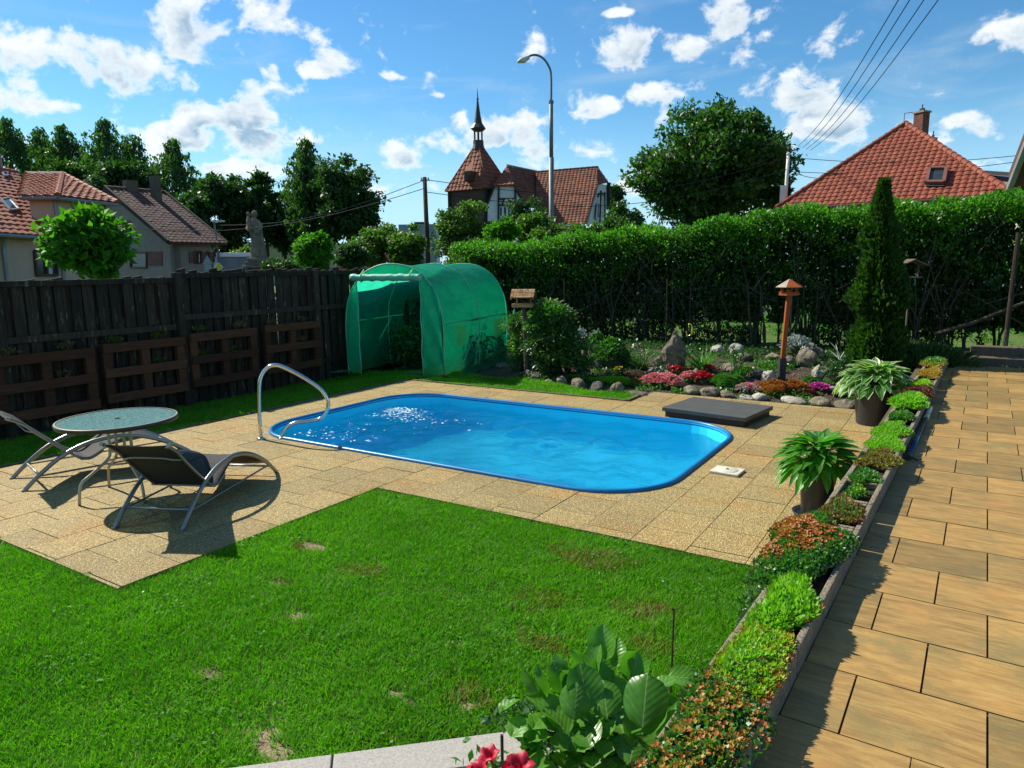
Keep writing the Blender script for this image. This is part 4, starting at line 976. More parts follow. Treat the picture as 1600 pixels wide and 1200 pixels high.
GS = [(800,1098),(812,1128),(822,1150),(845,1120),(862,1125),(880,1112),(905,1110),(918,1122),(935,1128),(955,1135),(830,1165),(850,1150),(870,1160),(892,1172),(915,1160),(935,1165),(955,1160),(870,1186),(905,1192),(940,1195),(850,1196),(925,1180),(838,1182),(965,1192)]
for i, (px, py) in enumerate(GS):
    z = .30-.0014*(py-1098)+rg.uniform(-.02,.02)
    bp = aim(rg.choice(gl_), gr_, px, py, z, rg.uniform(.075,.115), rg.uniform(.1,.8), rg.uniform(-1.3,1.3), rg.uniform(-.4,.4))
    stb.tube([(bp.x*.2, bp.y*.2, 0), (bp.x*.7, bp.y*.7, bp.z*.7), tuple(bp)], .003, 5)
stb.build('stems', GER, gr_)['kind'] = 'stuff'
PET = leafmat('crimson_petunia', (.42,.008,.03), (.55,.015,.05), .25, .5, tcol=(1.3,.6,.8))
pt_ = thing('petunia_plant', 'crimson petunias with trumpet flowers at the very bottom edge', 'flowers', tuple(G(775,1235,.15)), 0)
for (px, py, z, sz, tx, ty) in ((765,1178,.32,.030,-.1,.9),(748,1200,.28,.036,-.3,.5),(812,1196,.27,.042,.2,.6),(795,1206,.25,.03,.5,.2),(730,1212,.25,.03,-.6,.3)):
    c = G(px, py, z)-pt_.location; ax = Vector((tx*.6, -.2, ty)).normalized(); a = ax.cross(Vector((0,1,0))).normalized(); bb = ax.cross(a)
    b = MB(); prof = [(.003,-.05),(.005,-.03),(.009,-.014),(sz*.5,-.002),(sz*.85,.006),(sz*1.1,.004)]; n = 20
    for r_, h_ in prof:
        for k in range(n):
            q = 2*PI*k/n; rr_ = r_*(1+(.14*math.cos(q*5) if r_ > .02 else 0)); b.v.append(tuple(c+ax*(h_+(.006*math.cos(q*5+1) if r_ > .02 else 0))+a*math.cos(q)*rr_+bb*math.sin(q)*rr_))
    for i in range(len(prof)-1):
        for k in range(n): b.f.append((i*n+k, i*n+(k+1)%n, (i+1)*n+(k+1)%n, (i+1)*n+k)); b.mi.append(0)
    b.build('flower', PET, pt_, smooth=True)
    MB().tube([(c.x*.5,c.y*.5,0), tuple(c-ax*.05)], .003, 5).build('stem', GER, pt_)
pp = G(775,1205,.22); P_ = RNG.normal(size=(90,3))*np.array([.07,.05,.03])+np.array(pp)
addmesh('foliage', leaves(P_, .035, SED['green'], nrm=np.array([0,0,1.])), pt_, kind='stuff')
for (px, py, h_, lab) in ((785,1198,.13,'short dark stake beside the crimson petunias'),):
    s_ = thing('garden_stake', lab, 'stake', tuple(G(px, py, .08)), 0); MB().tube([(0,0,0),(0,0,h_)], .006, 8).build('rod', M['slatedark'], s_)
s_ = thing('plant_stake', 'thin dark upright stick behind the bergenia leaves', 'stake', tuple(G(1048,1082,.0)), 0)
MB().tube([(0,0,0),(.004,.002,.40)], .0045, 8).build('rod', mat('dark_stick', (.06,.05,.035), (.04,.033,.025), .8), s_)
MB().box((0,0,.403), (.011,.011,.010)).build('tip', M['slatedark'], s_, bevel=.002)
# low dark undergrowth under the bergenia
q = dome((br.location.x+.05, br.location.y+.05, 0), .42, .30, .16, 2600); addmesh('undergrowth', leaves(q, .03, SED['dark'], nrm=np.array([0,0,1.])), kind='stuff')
q = dome((pl_left(3.3)-.16, 3.75, -.02), .13, .35, .12, 900); o = addmesh('cushion_plant', leaves(q, .022, SED['dark'], nrm=np.array([0,0,1.]))); recenter(o); meta(o, 'small-leaved dark green cushion on the lawn edge below the rust-flowered sedum', 'plant')

# ------------------------------------------------------------------ telescopic pole on the terrace
M['bluepole'] = mat('blue_anodised', (.015,.055,.14), (.02,.08,.18), .25, 5, metal=.6)
tp = thing('telescopic_pole', 'dark blue telescopic pole with pale collar lying on the terrace along the planter', 'pole', (-.235, 6.05, .425), 0)
a = Vector((0,0,.0)); c = Vector((.075, 2.15, .0)); dd_ = (c-a).normalized()
MB().tube([a, a+dd_*1.55], .019, 10).build('outer_tube', M['bluepole'], tp, smooth=True)
MB().tube([a+dd_*1.55, a+dd_*1.75], .025, 12).build('collar', M['cream'], tp, smooth=True)
MB().tube([a+dd_*1.75, c], .021, 12).build('grip', M['cream'], tp, smooth=True)
b = MB(); b.tube([a-dd_*.05, a+dd_*.03], .024, 10); b.build('fork_socket', M['slatedark'], tp)
for sg in (-1, 1): MB().tube([a-dd_*.03, a+Vector((sg*.06,-.07,-.008)), a+Vector((sg*.085,-.03,-.008))], .008, 6).build('fork_arm', M['slatedark'], tp)
# ------------------------------------------------------------------ rockery
def tubes_for(branches, n=5):
    b = MB()
    for pts, r0, r1 in branches: b.tube(pts, [r0+(r1-r0)*i/(len(pts)-1) for i in range(len(pts))], n, cap=False)
    return b
M['bark'] = mat('bark', (.09,.065,.045), (.05,.037,.026), .95, 8, bump=1.5, stretch=(1,1,.3))
def Gt(px, py):
    z = 0.
    for _ in range(8):
        g = G(px, py, z); z = .5*z+.5*terrain(g.x, g.y)
    return Vector((g.x, g.y, terrain(g.x, g.y)))
def rock(P, d, m, label, seed, rz=0., name='rock', group='rocks edging and filling the rockery', pointy=0.):
    rnd = np.random.default_rng(seed); b = MB(); n, k = 12, 8; off = rnd.random(3)*9
    nz = lambda p, f: math.sin(p[0]*f+off[0])*math.sin(p[1]*f*1.1+off[1])*math.sin(p[2]*f*.9+off[2])
    cuts = [(Vector(rnd.normal(size=3)).normalized(), .62+.25*rnd.random()) for _ in range(7)]
    for j in range(k+1):
        th = PI*j/k
        for i in range(n):
            ph = 2*PI*i/n+.2*j; p = Vector((math.sin(th)*math.cos(ph), math.sin(th)*math.sin(ph), math.cos(th)))
            r_ = 1+.22*nz(p, 2.1)+.10*nz(p, 5.3)
            for cn, cd in cuts:
                q = p.dot(cn)*r_
                if q > cd: r_ *= cd/q
            tp_ = 1-pointy*max(0, p.z)
            b.v.append((p.x*r_*d[0]/2*tp_, p.y*r_*d[1]/2*tp_, p.z*r_*d[2]/2+d[2]*.36))
    for j in range(k):
        for i in range(n): b.f.append((j*n+i, j*n+(i+1)%n, (j+1)*n+(i+1)%n, (j+1)*n+i)[::-1]); b.mi.append(0)
    o = b.build(name, m); o.location = P; o.rotation_euler = (0,0,rz); sub = o.modifiers.new('s','SUBSURF'); sub.levels = 1; sub.render_levels = 1
    tx = bpy.data.textures.new('r', 'CLOUDS'); tx.noise_scale = .09; tx.noise_depth = 3
    dm = o.modifiers.new('d','DISPLACE'); dm.texture = tx; dm.strength = min(d)*.22; dm.mid_level = .5
    return meta(o, label, 'rock', group)
RK = [  # px, py, width, depth, height, material, label
 (837,594,.17,.14,.13,'rockdark','small dark stone at the left end of the front row, under the wooden bird table'),
 (857,599,.18,.13,.09,'rock','low tan stone second from the left in the front row'),
 (878,601,.17,.15,.15,'rock','upright mossy stone right of the low tan one in the front row'),
 (902,606,.28,.18,.16,'rock','long rounded grey-brown stone below the lime sedum, fourth in the front row'),
 (935,608,.28,.18,.13,'rockdark','dark flat stone under the bright green sedum mat'),
 (964,614,.20,.18,.16,'rock','pale angular stone standing out in front of the sedum mat'),
 (996,619,.36,.16,.10,'rock','long flat stone at the corner of the small lawn strip'),
 (1080,614,.26,.18,.12,'rock','mossy wedge stone below the pink flowers'),
 (1110,617,.28,.18,.14,'rock','brown stone behind the hatch lid, right of the mossy wedge'),
 (1137,620,.22,.14,.11,'rock','pale-edged slab stone below the green cushion'),
 (1163,624,.26,.15,.08,'rocklight','white flat stone behind the far corner of the hatch lid'),
 (1186,624,.18,.15,.12,'rocklight','white rough stone left of the russet sedum'),
 (1238,628,.36,.20,.10,'rocklight','large flat grey-green stone in front of the red bird feeder'),
 (1283,633,.34,.20,.12,'rock','broad tan stone below the magenta flowers'),
 (1322,637,.30,.22,.12,'rock','broad tan stone touching the large hosta pot'),
 (1300,612,.16,.13,.10,'rocklight','pale rounded stone right of the magenta flowers'),
 (1332,618,.13,.10,.07,'rocklight','small white stone beside the hosta pot rim'),
 (1200,594,.26,.18,.17,'rocklight','white and grey streaked stone left of the red feeder post'),
 (1181,590,.22,.18,.14,'rockdark','black glossy stone beside the white streaked one'),
 (1208,563,.24,.18,.13,'rock','flat-topped stone left of the red post, back row'),
 (1232,572,.20,.18,.17,'rock','brown stone between the red post and the silver plant'),
 (1262,572,.32,.20,.27,'rock','big grey boulder under the silver-leaved plant'),
 (1277,562,.26,.20,.20,'rock','tan boulder at the right of the silver plant, back row'),
 (1285,594,.26,.20,.24,'rocklight','tall light grey boulder right of the big grey one'),
 (1297,578,.24,.2,.18,'rock','grey stone beside the thuja foot'),
 (1165,563,.22,.18,.15,'rock','grey rounded stone in the back row, right of the leafy stems'),
 (1120,553,.26,.18,.16,'rocklight','light stone behind the day lily'),
 (1149,556,.24,.18,.22,'rocklight','tall pale stone behind the narrow-leaved stems'),
 (1140,578,.34,.22,.13,'rock','yellowish flat stone right of the day lily'),
 (1088,590,.16,.13,.16,'rock','small orange-tan stone below the day lily'),
 (1031,575,.18,.15,.20,'rock','green-grey stone at the left foot of the rock spire'),
 (1040,585,.12,.10,.09,'rocklight','small pale stone in front of the rock spire'),
 (974,567,.22,.18,.20,'rock','tan boulder behind the yellow flowers'),
 (935,576,.26,.18,.15,'rockdark','dark grey boulder in the left middle of the rockery'),
 (908,580,.22,.18,.13,'rockdark','dark low stone between the azalea and the dark boulder'),
 (868,583,.22,.18,.16,'rockdark','mossy dark stone under the azalea'),
 (949,584,.12,.10,.10,'rock','small grey round stone below the leafy shrub'),
 (925,545,.16,.12,.34,'rockdark','narrow dark standing stone behind the white-flowered plant'),
 (912,560,.12,.08,.18,'rock','small pointed tan stone leaning on the standing stone'),
 (848,560,.34,.24,.22,'rock','large rounded boulder behind the bird table post'),
 (820,566,.22,.18,.12,'rock','low boulder left of the bird table post'),
 (786,574,.26,.20,.10,'rock','flat stone beside the greenhouse right edge'),
 (955,592,.14,.10,.08,'rock','small orange-brown stone behind the sedum mat'),
]
for i, (px, py, w, d, h, m, lab) in enumerate(RK):
    P = Gt(px, py); rock(P+Vector((0,0,-.03)), (w*1.32, d*1.35, h*1.38), M[m], lab, 40+i, rz=YAW*-1*0+random.uniform(-.3,.3)-.5)
P = Gt(1052,578); sp_ = rock(P, (.46,.38,.80), M['rock'], 'tall pointed tan rock spire in the middle of the rockery', 5, name='rock_spire', pointy=.62, rz=.4)
sp_.data.transform(Matrix.Scale(1,4)); 
# pebbles and gravel between
q = RNG.uniform([-6.6,9.9,0],[-.5,12.6,0],(2600,3)); q = q[q[:,1] > 9.95+.0*q[:,0]]; q[:,2] = [terrain(a, c)+.004 for a, c in q[:,:2]]
s_ = .008+.02*RNG.random(len(q))**2; vv = []
for k in range(4):
    a = RNG.random(len(q))*.6+k*PI/2; vv.append(q+np.stack([np.cos(a)*s_, np.sin(a)*s_, np.zeros(len(q))], 1))
apex = q+np.stack([0*s_, 0*s_, s_*.7], 1)
V = np.concatenate([np.stack([vv[k], vv[(k+1)%4], apex], 1) for k in range(4)])
addmesh('rockery_gravel', quads_mesh('rockery_gravel', V, 3, M['rock']), kind='stuff')
def rp(name, label, cat, px, py, layers, dz=-.01):
    c = Gt(px, py); k_ = 1.22
    return plant(name, label, cat, (c.x, c.y, c.z+dz), [(l[0], l[1], l[2]*k_, l[3]*k_, l[4]*1.25, int(l[5]*1.4), l[6]*1.02)+tuple(l[7:]) for l in layers])
rp('sedum_mat', 'bright lime sedum mat in the front of the rockery, left of the pink flowers', 'plant', 962, 600, [('ros1','lime',.34,.12,.09,1500,.022)])
rp('sedum_mat', 'smaller lime sedum mat left of the bright mat, above the long rounded stone', 'plant', 905, 592, [('ros1','lime',.20,.10,.06,600,.02)])
rp('sedum_mat', 'olive and red sedum at the right end of the lime mat', 'plant', 993, 603, [('ros1','olive',.13,.10,.09,300,.022),('leaf','green',.12,.1,.08,260,.02)])
rp('pink_flowers', 'large patch of pale pink flowers spilling over the stones', 'flowers', 1036, 604, [('leaf','green',.26,.14,.12,500,.025),('flower','pink',.27,.16,.15,620,.026)])
rp('pink_flowers', 'smaller pink flower patch right of the large pink one', 'flowers', 1077, 596, [('leaf','green',.13,.10,.09,260,.025),('flower','pink',.13,.10,.11,190,.026)])
rp('red_flowers', 'crimson flower patch between the pink flowers and the green cushion', 'flowers', 1098, 598, [('leaf','green',.15,.10,.10,300,.025),('flower','red',.15,.10,.12,210,.026)])
rp('red_flowers', 'small crimson blooms above the crimson patch', 'flowers', 1108, 583, [('leaf','dark',.08,.07,.09,160,.025),('flower','red',.08,.07,.11,40,.026)])
rp('red_flowers', 'row of small red flowers right in front of the rock spire', 'flowers', 1056, 584, [('leaf','dark',.16,.08,.08,300,.025),('flower','red',.11,.07,.10,50,.026)])
rp('white_flowers', 'white and grey blooms left of the red row in front of the rock spire', 'flowers', 1026, 585, [('leaf','dark',.12,.07,.08,200,.025),('flower','white',.13,.08,.09,40,.02)])
rp('purple_flowers', 'dusky purple low plant above the olive end of the sedum mat', 'flowers', 992, 588, [('ros1','purple',.16,.10,.08,260,.026)])
rp('green_cushion', 'round mid-green moss-like cushion above the pale-edged slab stone', 'plant', 1137, 606, [('ros1','green',.19,.14,.16,900,.022)])
rp('pink_saxifrage', 'faded pink and grey cushion behind the far corner of the hatch lid', 'plant', 1170, 613, [('ros1','silver',.17,.12,.09,240,.024),('flower','pink',.16,.11,.10,110,.022)])
rp('russet_sedum', 'russet brown sedum mound in front of the white streaked stone', 'plant', 1206, 615, [('ros1','rust',.20,.15,.15,520,.022),('leaf','olive',.19,.14,.13,420,.022)])
rp('russet_sedum', 'russet sedum mound in front of the red feeder post', 'plant', 1242, 611, [('ros1','rust',.17,.13,.12,420,.022),('leaf','olive',.15,.12,.10,300,.022)])
rp('maroon_sedum', 'dark maroon low plant left of the magenta flowers', 'plant', 1263, 619, [('ros1','maroon',.12,.08,.07,260,.022)])
rp('magenta_flowers', 'vivid magenta flower patch near the large pot', 'flowers', 1281, 612, [('leaf','green',.12,.07,.06,160,.022),('flower','magenta',.13,.08,.09,130,.024)])
rp('green_tuft', 'small bright green tuft above the magenta flowers', 'plant', 1266, 602, [('leaf','green',.11,.09,.10,260,.028)])
rp('maroon_sedum', 'wine red low plant between magenta flowers and the pot', 'plant', 1314, 618, [('ros1','maroon',.14,.08,.05,220,.022)])
rp('yellow_flowers', 'two small yellow blooms above the lime sedum mat', 'flowers', 967, 586, [('leaf','dark',.08,.06,.10,160,.028),('flower','yellowflower',.07,.05,.13,9,.034)])
rp('yellow_flowers', 'single lime-yellow round bloom right of the bird table post', 'flowers', 851, 590, [('blade','green',.07,.05,.09,60,.07),('flower','yellowflower',.02,.02,.16,8,.03)])
rp('pink_alyssum', 'tiny white and mauve flowers at the foot of the bird table post', 'flowers', 830, 590, [('leaf','dark',.20,.08,.07,220,.022),('flower','purple',.2,.08,.08,60,.02),('flower','white',.2,.08,.09,34,.016)])
rp('red_astilbe', 'dark red plume plant left of the dark boulder', 'flowers', 888, 582, [('leaf','maroon',.07,.05,.13,200,.025),('flower','red',.05,.04,.16,26,.02)])
rp('white_plant', 'small white-flowered clump above the lime mat', 'flowers', 912, 592, [('leaf','green',.10,.06,.09,160,.025),('flower','white',.09,.06,.11,20,.02)])
rp('leafy_shrub', 'low broad-leaved shrub left of the tan boulder', 'shrub', 955, 574, [('leaf','green',.24,.18,.36,420,.07),('leaf','dark',.26,.2,.34,520,.06),('leaf','yellow',.2,.15,.38,60,.05)])
rp('leafy_shrub', 'broad-leaved shrub with pale tips right behind the narrow standing stone', 'shrub', 930, 556, [('leaf','green',.16,.14,.30,260,.06),('leaf','silver',.13,.12,.33,50,.04)])
rp('white_peony', 'white-leaved plant left of the standing stone', 'plant', 906, 552, [('leaf','dark',.16,.12,.26,260,.05),('leaf','silver',.15,.12,.34,90,.06)])
rp('silver_plant', 'silver-white dusty miller on the big grey boulder', 'plant', 1243, 560, [('leaf','silver',.19,.14,.20,300,.06)], .10)
rp('silver_plant', 'small second silver tuft on the tan boulder', 'plant', 1266, 562, [('leaf','silver',.07,.06,.12,60,.045)], .10)
rp('dark_cushion', 'dark green bush between the light boulder and the hosta pot', 'shrub', 1305, 600, [('leaf','dark',.22,.18,.30,900,.028),('leaf','green',.2,.16,.31,260,.026)])
rp('green_plant', 'green plant in the dark bowl behind the pink saxifrage', 'plant', 1158, 592, [('blade','green',.10,.08,.10,120,.06)])
def airy(label, px, pyb, w, h, n, cols, seed, ls, name='azalea_shrub', lift=.2, flowers=0):
    c = Gt(px, pyb); o = thing(name, label, 'shrub', tuple(c), 0); rg = np.random.default_rng(seed); br = []
    for (dx, dz, r_) in cols:
        for k in range(3):
            cc = np.array([c.x+dx*w, c.y+rg.uniform(-.12,.12), c.z+dz*h])+rg.normal(size=3)*np.array([.05,.05,.03])
            q = unit(rg.normal(size=(n,3)))*(rg.random((n,1))**.4)*np.array([r_*w, r_*w*.8, r_*h*.42]); P = cc+q
            addmesh('foliage', leaves(P, ls, SED['green' if k == 0 else ('dark' if k == 1 else 'mossgreen')], nrm=np.array([0,0,.9]), up=unit(q)*.8, aspect=.38), o, kind='stuff')
        br.append(([(0,0,0),(dx*w*.5,0,dz*h*.5),(dx*w,0,dz*h)], .014, .004))
        if flowers:
            q = unit(rg.normal(size=(flowers,3)))*np.array([r_*w, r_*w*.8, r_*h*.42])+np.array([c.x+dx*w, c.y, c.z+dz*h])
            addmesh('flowers', rosettes(q, .022, SED['white'], 6, 1, .1, .7), o, kind='stuff')
    tubes_for(br, 5).build('stems', M['bark'], o)
SED['mossgreen'] = leafmat('azalea_leaf', (.07,.17,.03), (.12,.24,.05), .35, .45)
airy('airy light green shrub directly right of the bird table post, tallest in the rockery', 855, 590, 1.0, 1.22, 330, ((-.05,.95,.26),(.18,.86,.24),(-.12,.74,.24),(.12,.62,.3),(.32,.6,.22),(-.15,.45,.25),(.2,.38,.3),(.02,.25,.3)), 1, .075)
airy('cream-flowered shrub in front of the tall airy one', 884, 590, .9, .78, 300, ((-.1,.85,.28),(.2,.72,.3),(-.25,.5,.3),(.1,.4,.35),(.35,.35,.25)), 2, .06, flowers=9)
airy('light green shrub partly behind the bird table post, by the greenhouse', 812, 580, .36, .95, 170, ((-.1,.9,.4),(.3,.95,.3),(0,.6,.45),(.3,.45,.4),(-.1,.25,.4)), 3, .07)
P = np.stack([RNG.uniform(-6.4,-.9,16000), RNG.uniform(10.05,12.3,16000), np.zeros(16000)], 1); P = P[noise2(P[:,0]+30, P[:,1], .28, 81) > .52]
P[:,2] = [terrain(a, c)+.02+.06*random.random()**2 for a, c in P[:,:2]]
addmesh('rockery_groundcover', leaves(P, .045, SED['green'], nrm=np.array([0,0,1.]), aspect=.6), kind='stuff')
# clumps of strap leaves
def strap(label, px, py, n, L, w, m, spread, seed, name='day_lily'):
    rnd = random.Random(seed); c = Gt(px, py); o = thing(name, label, 'plant', tuple(c), 0)
    mm = [leafmesh('leaf', L, w, m, 'strap', cu, .2) for cu in (.25,.5,.8)]
    for i in range(n): place_leaf(rnd.choice(mm), o, (rnd.uniform(-.04,.04), rnd.uniform(-.03,.03), 0), rnd.uniform(0, 2*PI), rnd.uniform(spread, 1.45), rnd.uniform(-.3,.3), rnd.uniform(.6,1.1))
    return o
strap('arching day lily clump with narrow leaves right of the rock spire', 1097, 582, 60, .52, .022, SED['green'], .75, 1)
strap('darker grassy clump left of the rock spire', 1004, 578, 70, .48, .018, SED['dark'], .5, 2, 'ornamental_grass')
strap('stiff pale yucca-like blades at the left foot of the thuja', 1311, 572, 9, .50, .03, SED['silver'], 1.0, 3, 'yucca')
c = Gt(1150,590); o = thing('narrow_leaved_plant', 'upright narrow-leaved stems in front of the tall pale stone', 'plant', tuple(c), 0)
q = []
for k in range(9):
    a = random.uniform(-.14,.14); b_ = random.uniform(-.1,.1)
    for j in range(26): q.append((c.x+a*(.5+j/26)+random.uniform(-.02,.02), c.y+b_+random.uniform(-.02,.02), c.z+.46*j/26))
addmesh('foliage', leaves(np.array(q), .06, SED['dark'], up=np.array([0,0,.7]), aspect=.3), o, kind='stuff')
# glass or resin ornaments
M['gold'] = mat('gold_foil', (.55,.42,.03), (.40,.40,.05), .25, 30, metal=.6)
sun_ = thing('garden_ornament', 'shiny gold crescent ornament on a thin stick right of the rock spire', 'ornament', tuple(Gt(1074,562)), 0)
b = MB(); z0 = .52
b.tube([(.085*math.cos(a)*.8+.02, .0, z0+.10*math.sin(a)) for a in np.linspace(-2.6, 2.0, 22)], [.006+.034*math.sin(PI*i/21)**1.2 for i in range(22)], 8, flat=.4); b.build('crescent', M['gold'], sun_, smooth=True)
MB().tube([(0,0,0),(0,0,z0-.08)], .004, 6).build('stick', M['slatedark'], sun_)
bowl = thing('dark_bowl', 'shallow dark bowl half sunk among the rockery plants', 'bowl', tuple(Gt(1168,600)), 0)
MB().lathe([(0,.0),(.12,.0),(.17,.05),(.16,.05),(.11,.015),(0,.012)], 24).build('bowl', M['slatedark'], bowl, smooth=True)

# ------------------------------------------------------------------ bird tables
b1 = Gt(823,588); b1h = 1.50
bt = thing('bird_table', 'wooden bird table with shingled tan gable roof on a grey post by the greenhouse', 'bird table', tuple(b1), math.radians(22))
MB().tube([(0,0,-.1),(-.035,0,b1h-.30)], .036, 10).build('post', M['woodgrey'], bt)
px0 = -.04
MB().box((px0,0,b1h-.29), (.36,.30,.022)).build('tray', M['woodtan'], bt)
for (x, y, sx, sy) in ((px0,-.15,.36,.014),(px0,.15,.36,.014),(px0-.18,0,.014,.3),(px0+.18,0,.014,.3)): MB().box((x,y,b1h-.265), (sx,sy,.04)).build('rim', M['woodtan'], bt)
for x in (-.12,.12): MB().box((px0+x,0,b1h-.18), (.02,.02,.20)).build('pillar', M['woodtan'], bt)
for sgn in (-1, 1):
    rfv = MB()
    for r in range(5):
        for c_ in range(8):
            t0 = r/5; x0 = px0-.20+c_*.05; y0 = sgn*(.02+.17*t0); z_ = b1h-.005-.13*t0
            A_ = Vector((x0+.025, y0+sgn*.02, z_-.008)); Rr = Matrix.Rotation(-sgn*(.62-.08), 3, 'X')
            sh = MB().box(A_+Vector((0,0,.004*r*0)), (.046,.050,.008), Rr); sh.build('shingle', M['woodtan'], bt)
    MB().box((px0, sgn*.095, b1h-.078), (.39,.215,.008), Matrix.Rotation(-sgn*.655,3,'X')).build('roof_board', M['woodgrey'], bt)
for x in (-.19,.19):
    for sgn in (-1,1): MB().box((px0+x, sgn*.095, b1h-.092), (.014,.235,.022), Matrix.Rotation(-sgn*.655,3,'X')).build('gable_trim', M['woodtan'], bt)
fb = thing('fat_ball', 'pale green fat ball net hanging from the left end of the shingled bird table', 'bird feeder', tuple(b1), math.radians(22))
MB().lathe([(0,-.09),(.018,-.08),(.024,-.05),(.014,-.01),(.002,.03)], 10, (px0-.16,-.02,b1h-.35)).build('net', M['tubegreen'], fb, smooth=True)
b2 = Gt(1221,594); h2 = 1.50
bf = thing('bird_feeder_house', 'orange-red bird house with pyramid roof on an orange post in the rockery', 'bird house', tuple(b2), math.radians(30))
MB().box((0,0,.14), (.095,.08,.40)).build('post_foot', M['slatedark'], bf)
MB().bar((0,0,.30),(.045,0,h2-.22), .062, .062).build('post', M['woodred'], bf, bevel=.004)
c0 = Vector((.045,0,h2-.22)); n6 = 6
MB().lathe([(0,0),(.15,0),(.15,.018),(0,.018)], n6, c0).build('tray', M['woodred'], bf)
MB().lathe([(.135,.018),(.148,.018),(.148,.05),(.135,.05)], n6, c0).build('tray_edge', M['woodred'], bf)
for k in range(n6):
    a = 2*PI*k/n6; MB().box(c0+Vector((.12*math.cos(a), .12*math.sin(a), .08)), (.014,.014,.13)).build('pillar', M['woodred'], bf)
    a1 = a+2*PI/n6; b = MB(); b.slab([c0+Vector((0,0,.235)), c0+Vector((.20*math.cos(a),.20*math.sin(a),.115)), c0+Vector((.20*math.cos(a1),.20*math.sin(a1),.115))], -.008)
    b.build('roof_panel', [M['woodred'], mat('pale_roof_panel', (.36,.30,.22), (.30,.25,.18), .7)][k in (3,)], bf)
MB().lathe([(0,0),(.045,0),(.045,.06),(0,.06)], 6, c0+Vector((0,0,.02))).build('feed_cup', M['woodred'], bf)
b3 = Gt(1411,570); h3 = 1.62
b3o = thing('bird_table', 'greyish open bird table with shallow roof on a thin pale pole behind the thuja', 'bird table', tuple(b3), math.radians(32))
MB().tube([(0,0,-.1),(0,0,h3-.27)], .014, 8).build('pole', M['woodgrey'], b3o)
MB().box((0,0,h3-.26), (.26,.20,.02)).build('tray', M['woodgrey'], b3o)
for x in (-.12,.12): MB().box((x,0,h3-.16), (.016,.016,.18)).build('pillar', M['woodgrey'], b3o)
for sgn in (-1,1): MB().box((sgn*.10,0,h3-.035), (.24,.24,.016), Matrix.Rotation(sgn*.40,3,'Y')).build('roof_panel', M['woodgrey'], b3o)
MB().tube([(.07,0,h3-.27),(.085,0,h3-.36),(.06,0,h3-.38)], .008, 6).build('feeder_hook', M['tubegreen'], b3o)

# ------------------------------------------------------------------ thuja, lavender, hedge
M['barkpale'] = mat('hedge_stem', (.10,.085,.055), (.055,.045,.03), .95, 9, bump=1)
THU = leafmat('thuja_sprays', (.018,.060,.010), (.050,.12,.016), .25, .6, spec=.2)
tc = Gt(1364,578); th_ = thing('thuja', 'tall narrow dark green thuja column in front of the hedge', 'tree', tuple(tc), 0); THH = 3.04-tc.z
n = 26000; zt = RNG.random(n)**.95*THH; rad = .47*np.clip((1-(zt/THH))*1.75, .03, 1)**.8*(.86+.16*np.sin(zt*7)+.1*np.sin(zt*13+1))
a = RNG.random(n)*2*PI; nzr = noise2(a*2.2+7, zt*3, .8, 6); rr_ = rad*(.55+.5*nzr)*np.sqrt(.25+.75*RNG.random(n))
P = np.stack([tc.x+rr_*np.cos(a)+.04*np.sin(zt*2), tc.y+rr_*np.sin(a), tc.z+zt], 1)
addmesh('foliage', leaves(P, .075, THU, up=np.stack([np.cos(a)*.7, np.sin(a)*.7, np.ones(n)], 1), nrm=np.stack([-np.sin(a), np.cos(a), 0*a], 1), aspect=.5), th_, kind='stuff')
MB().tube([(0,0,-.05),(.02,0,1.2),(.04,0,THH-.3)], [.045,.03,.01], 8).build('trunk', M['bark'], th_)
LAV = leafmat('lavender', (.035,.085,.02), (.07,.13,.035), .3, .6)
lc = Gt(1445,578); lc.z = .30; lv = thing('lavender_bush', 'wispy dark green lavender bush at the far end of the terrace', 'bush', tuple(lc), 0)
P = dome((lc.x, lc.y, lc.z), .52, .4, .36, 2600); addmesh('foliage', leaves(P-np.array([0,0,.08]), .15, LAV, up=unit(P-np.array([lc.x, lc.y, lc.z-.3]))*1.6, aspect=.10), lv, kind='stuff')
P = dome((lc.x, lc.y, lc.z), .48, .36, .30, 1500); addmesh('inner_foliage', leaves(P-np.array([0,0,.06]), .05, THU), lv, kind='stuff')

HEDGE = leafmat('hedge_leaf', (.040,.14,.010), (.095,.25,.018), .5, .4, spec=.4)
HU0, HU1, HV = -10.4, 3.2, 13.7
def htop(u): return 2.38+.50*np.clip((u+9.2)/7.5, 0, 1)+.05*np.sin(u*1.7)+.05*np.sin(u*4.1)
hd = thing('hedge', 'long tall clipped hedge, sunlit on top and bare-stemmed below, across the back of the garden', 'hedge', (-4, HV+.6, .3))
def hz(u): return .32
parts = []
# top canopy
n = 46000; u = RNG.uniform(HU0, HU1, n); v = RNG.uniform(HV-.08, HV+1.35, n); tuft = noise2(u+20, v, .22, 41)*.5+noise2(u+20, v, .7, 42)*.35
z = htop(u)+(tuft-.42)*.42-np.abs(RNG.normal(size=n))*.16-.10*np.clip((HV+.1-v)/.2, 0, 1)
parts.append((np.stack([u, v, z], 1), np.array([0,-.15,.8]), .062))
# upper front face, dense, thinning downwards
n = 60000; u = RNG.uniform(HU0, HU1, n); q = RNG.random(n)**1.1; z = htop(u)-.02-q*2.1; cl_ = noise2(u+20, z*1.3, .38, 43); keep = RNG.random(n) < np.clip(1.25-q*2.3+(cl_-.55)*2.2, .03, 1)
v = HV+.05+RNG.normal(size=n)*.14+(cl_-.5)*.35+q*.25; parts.append((np.stack([u, v, z], 1)[keep], np.array([0,-.5,.45]), .055))
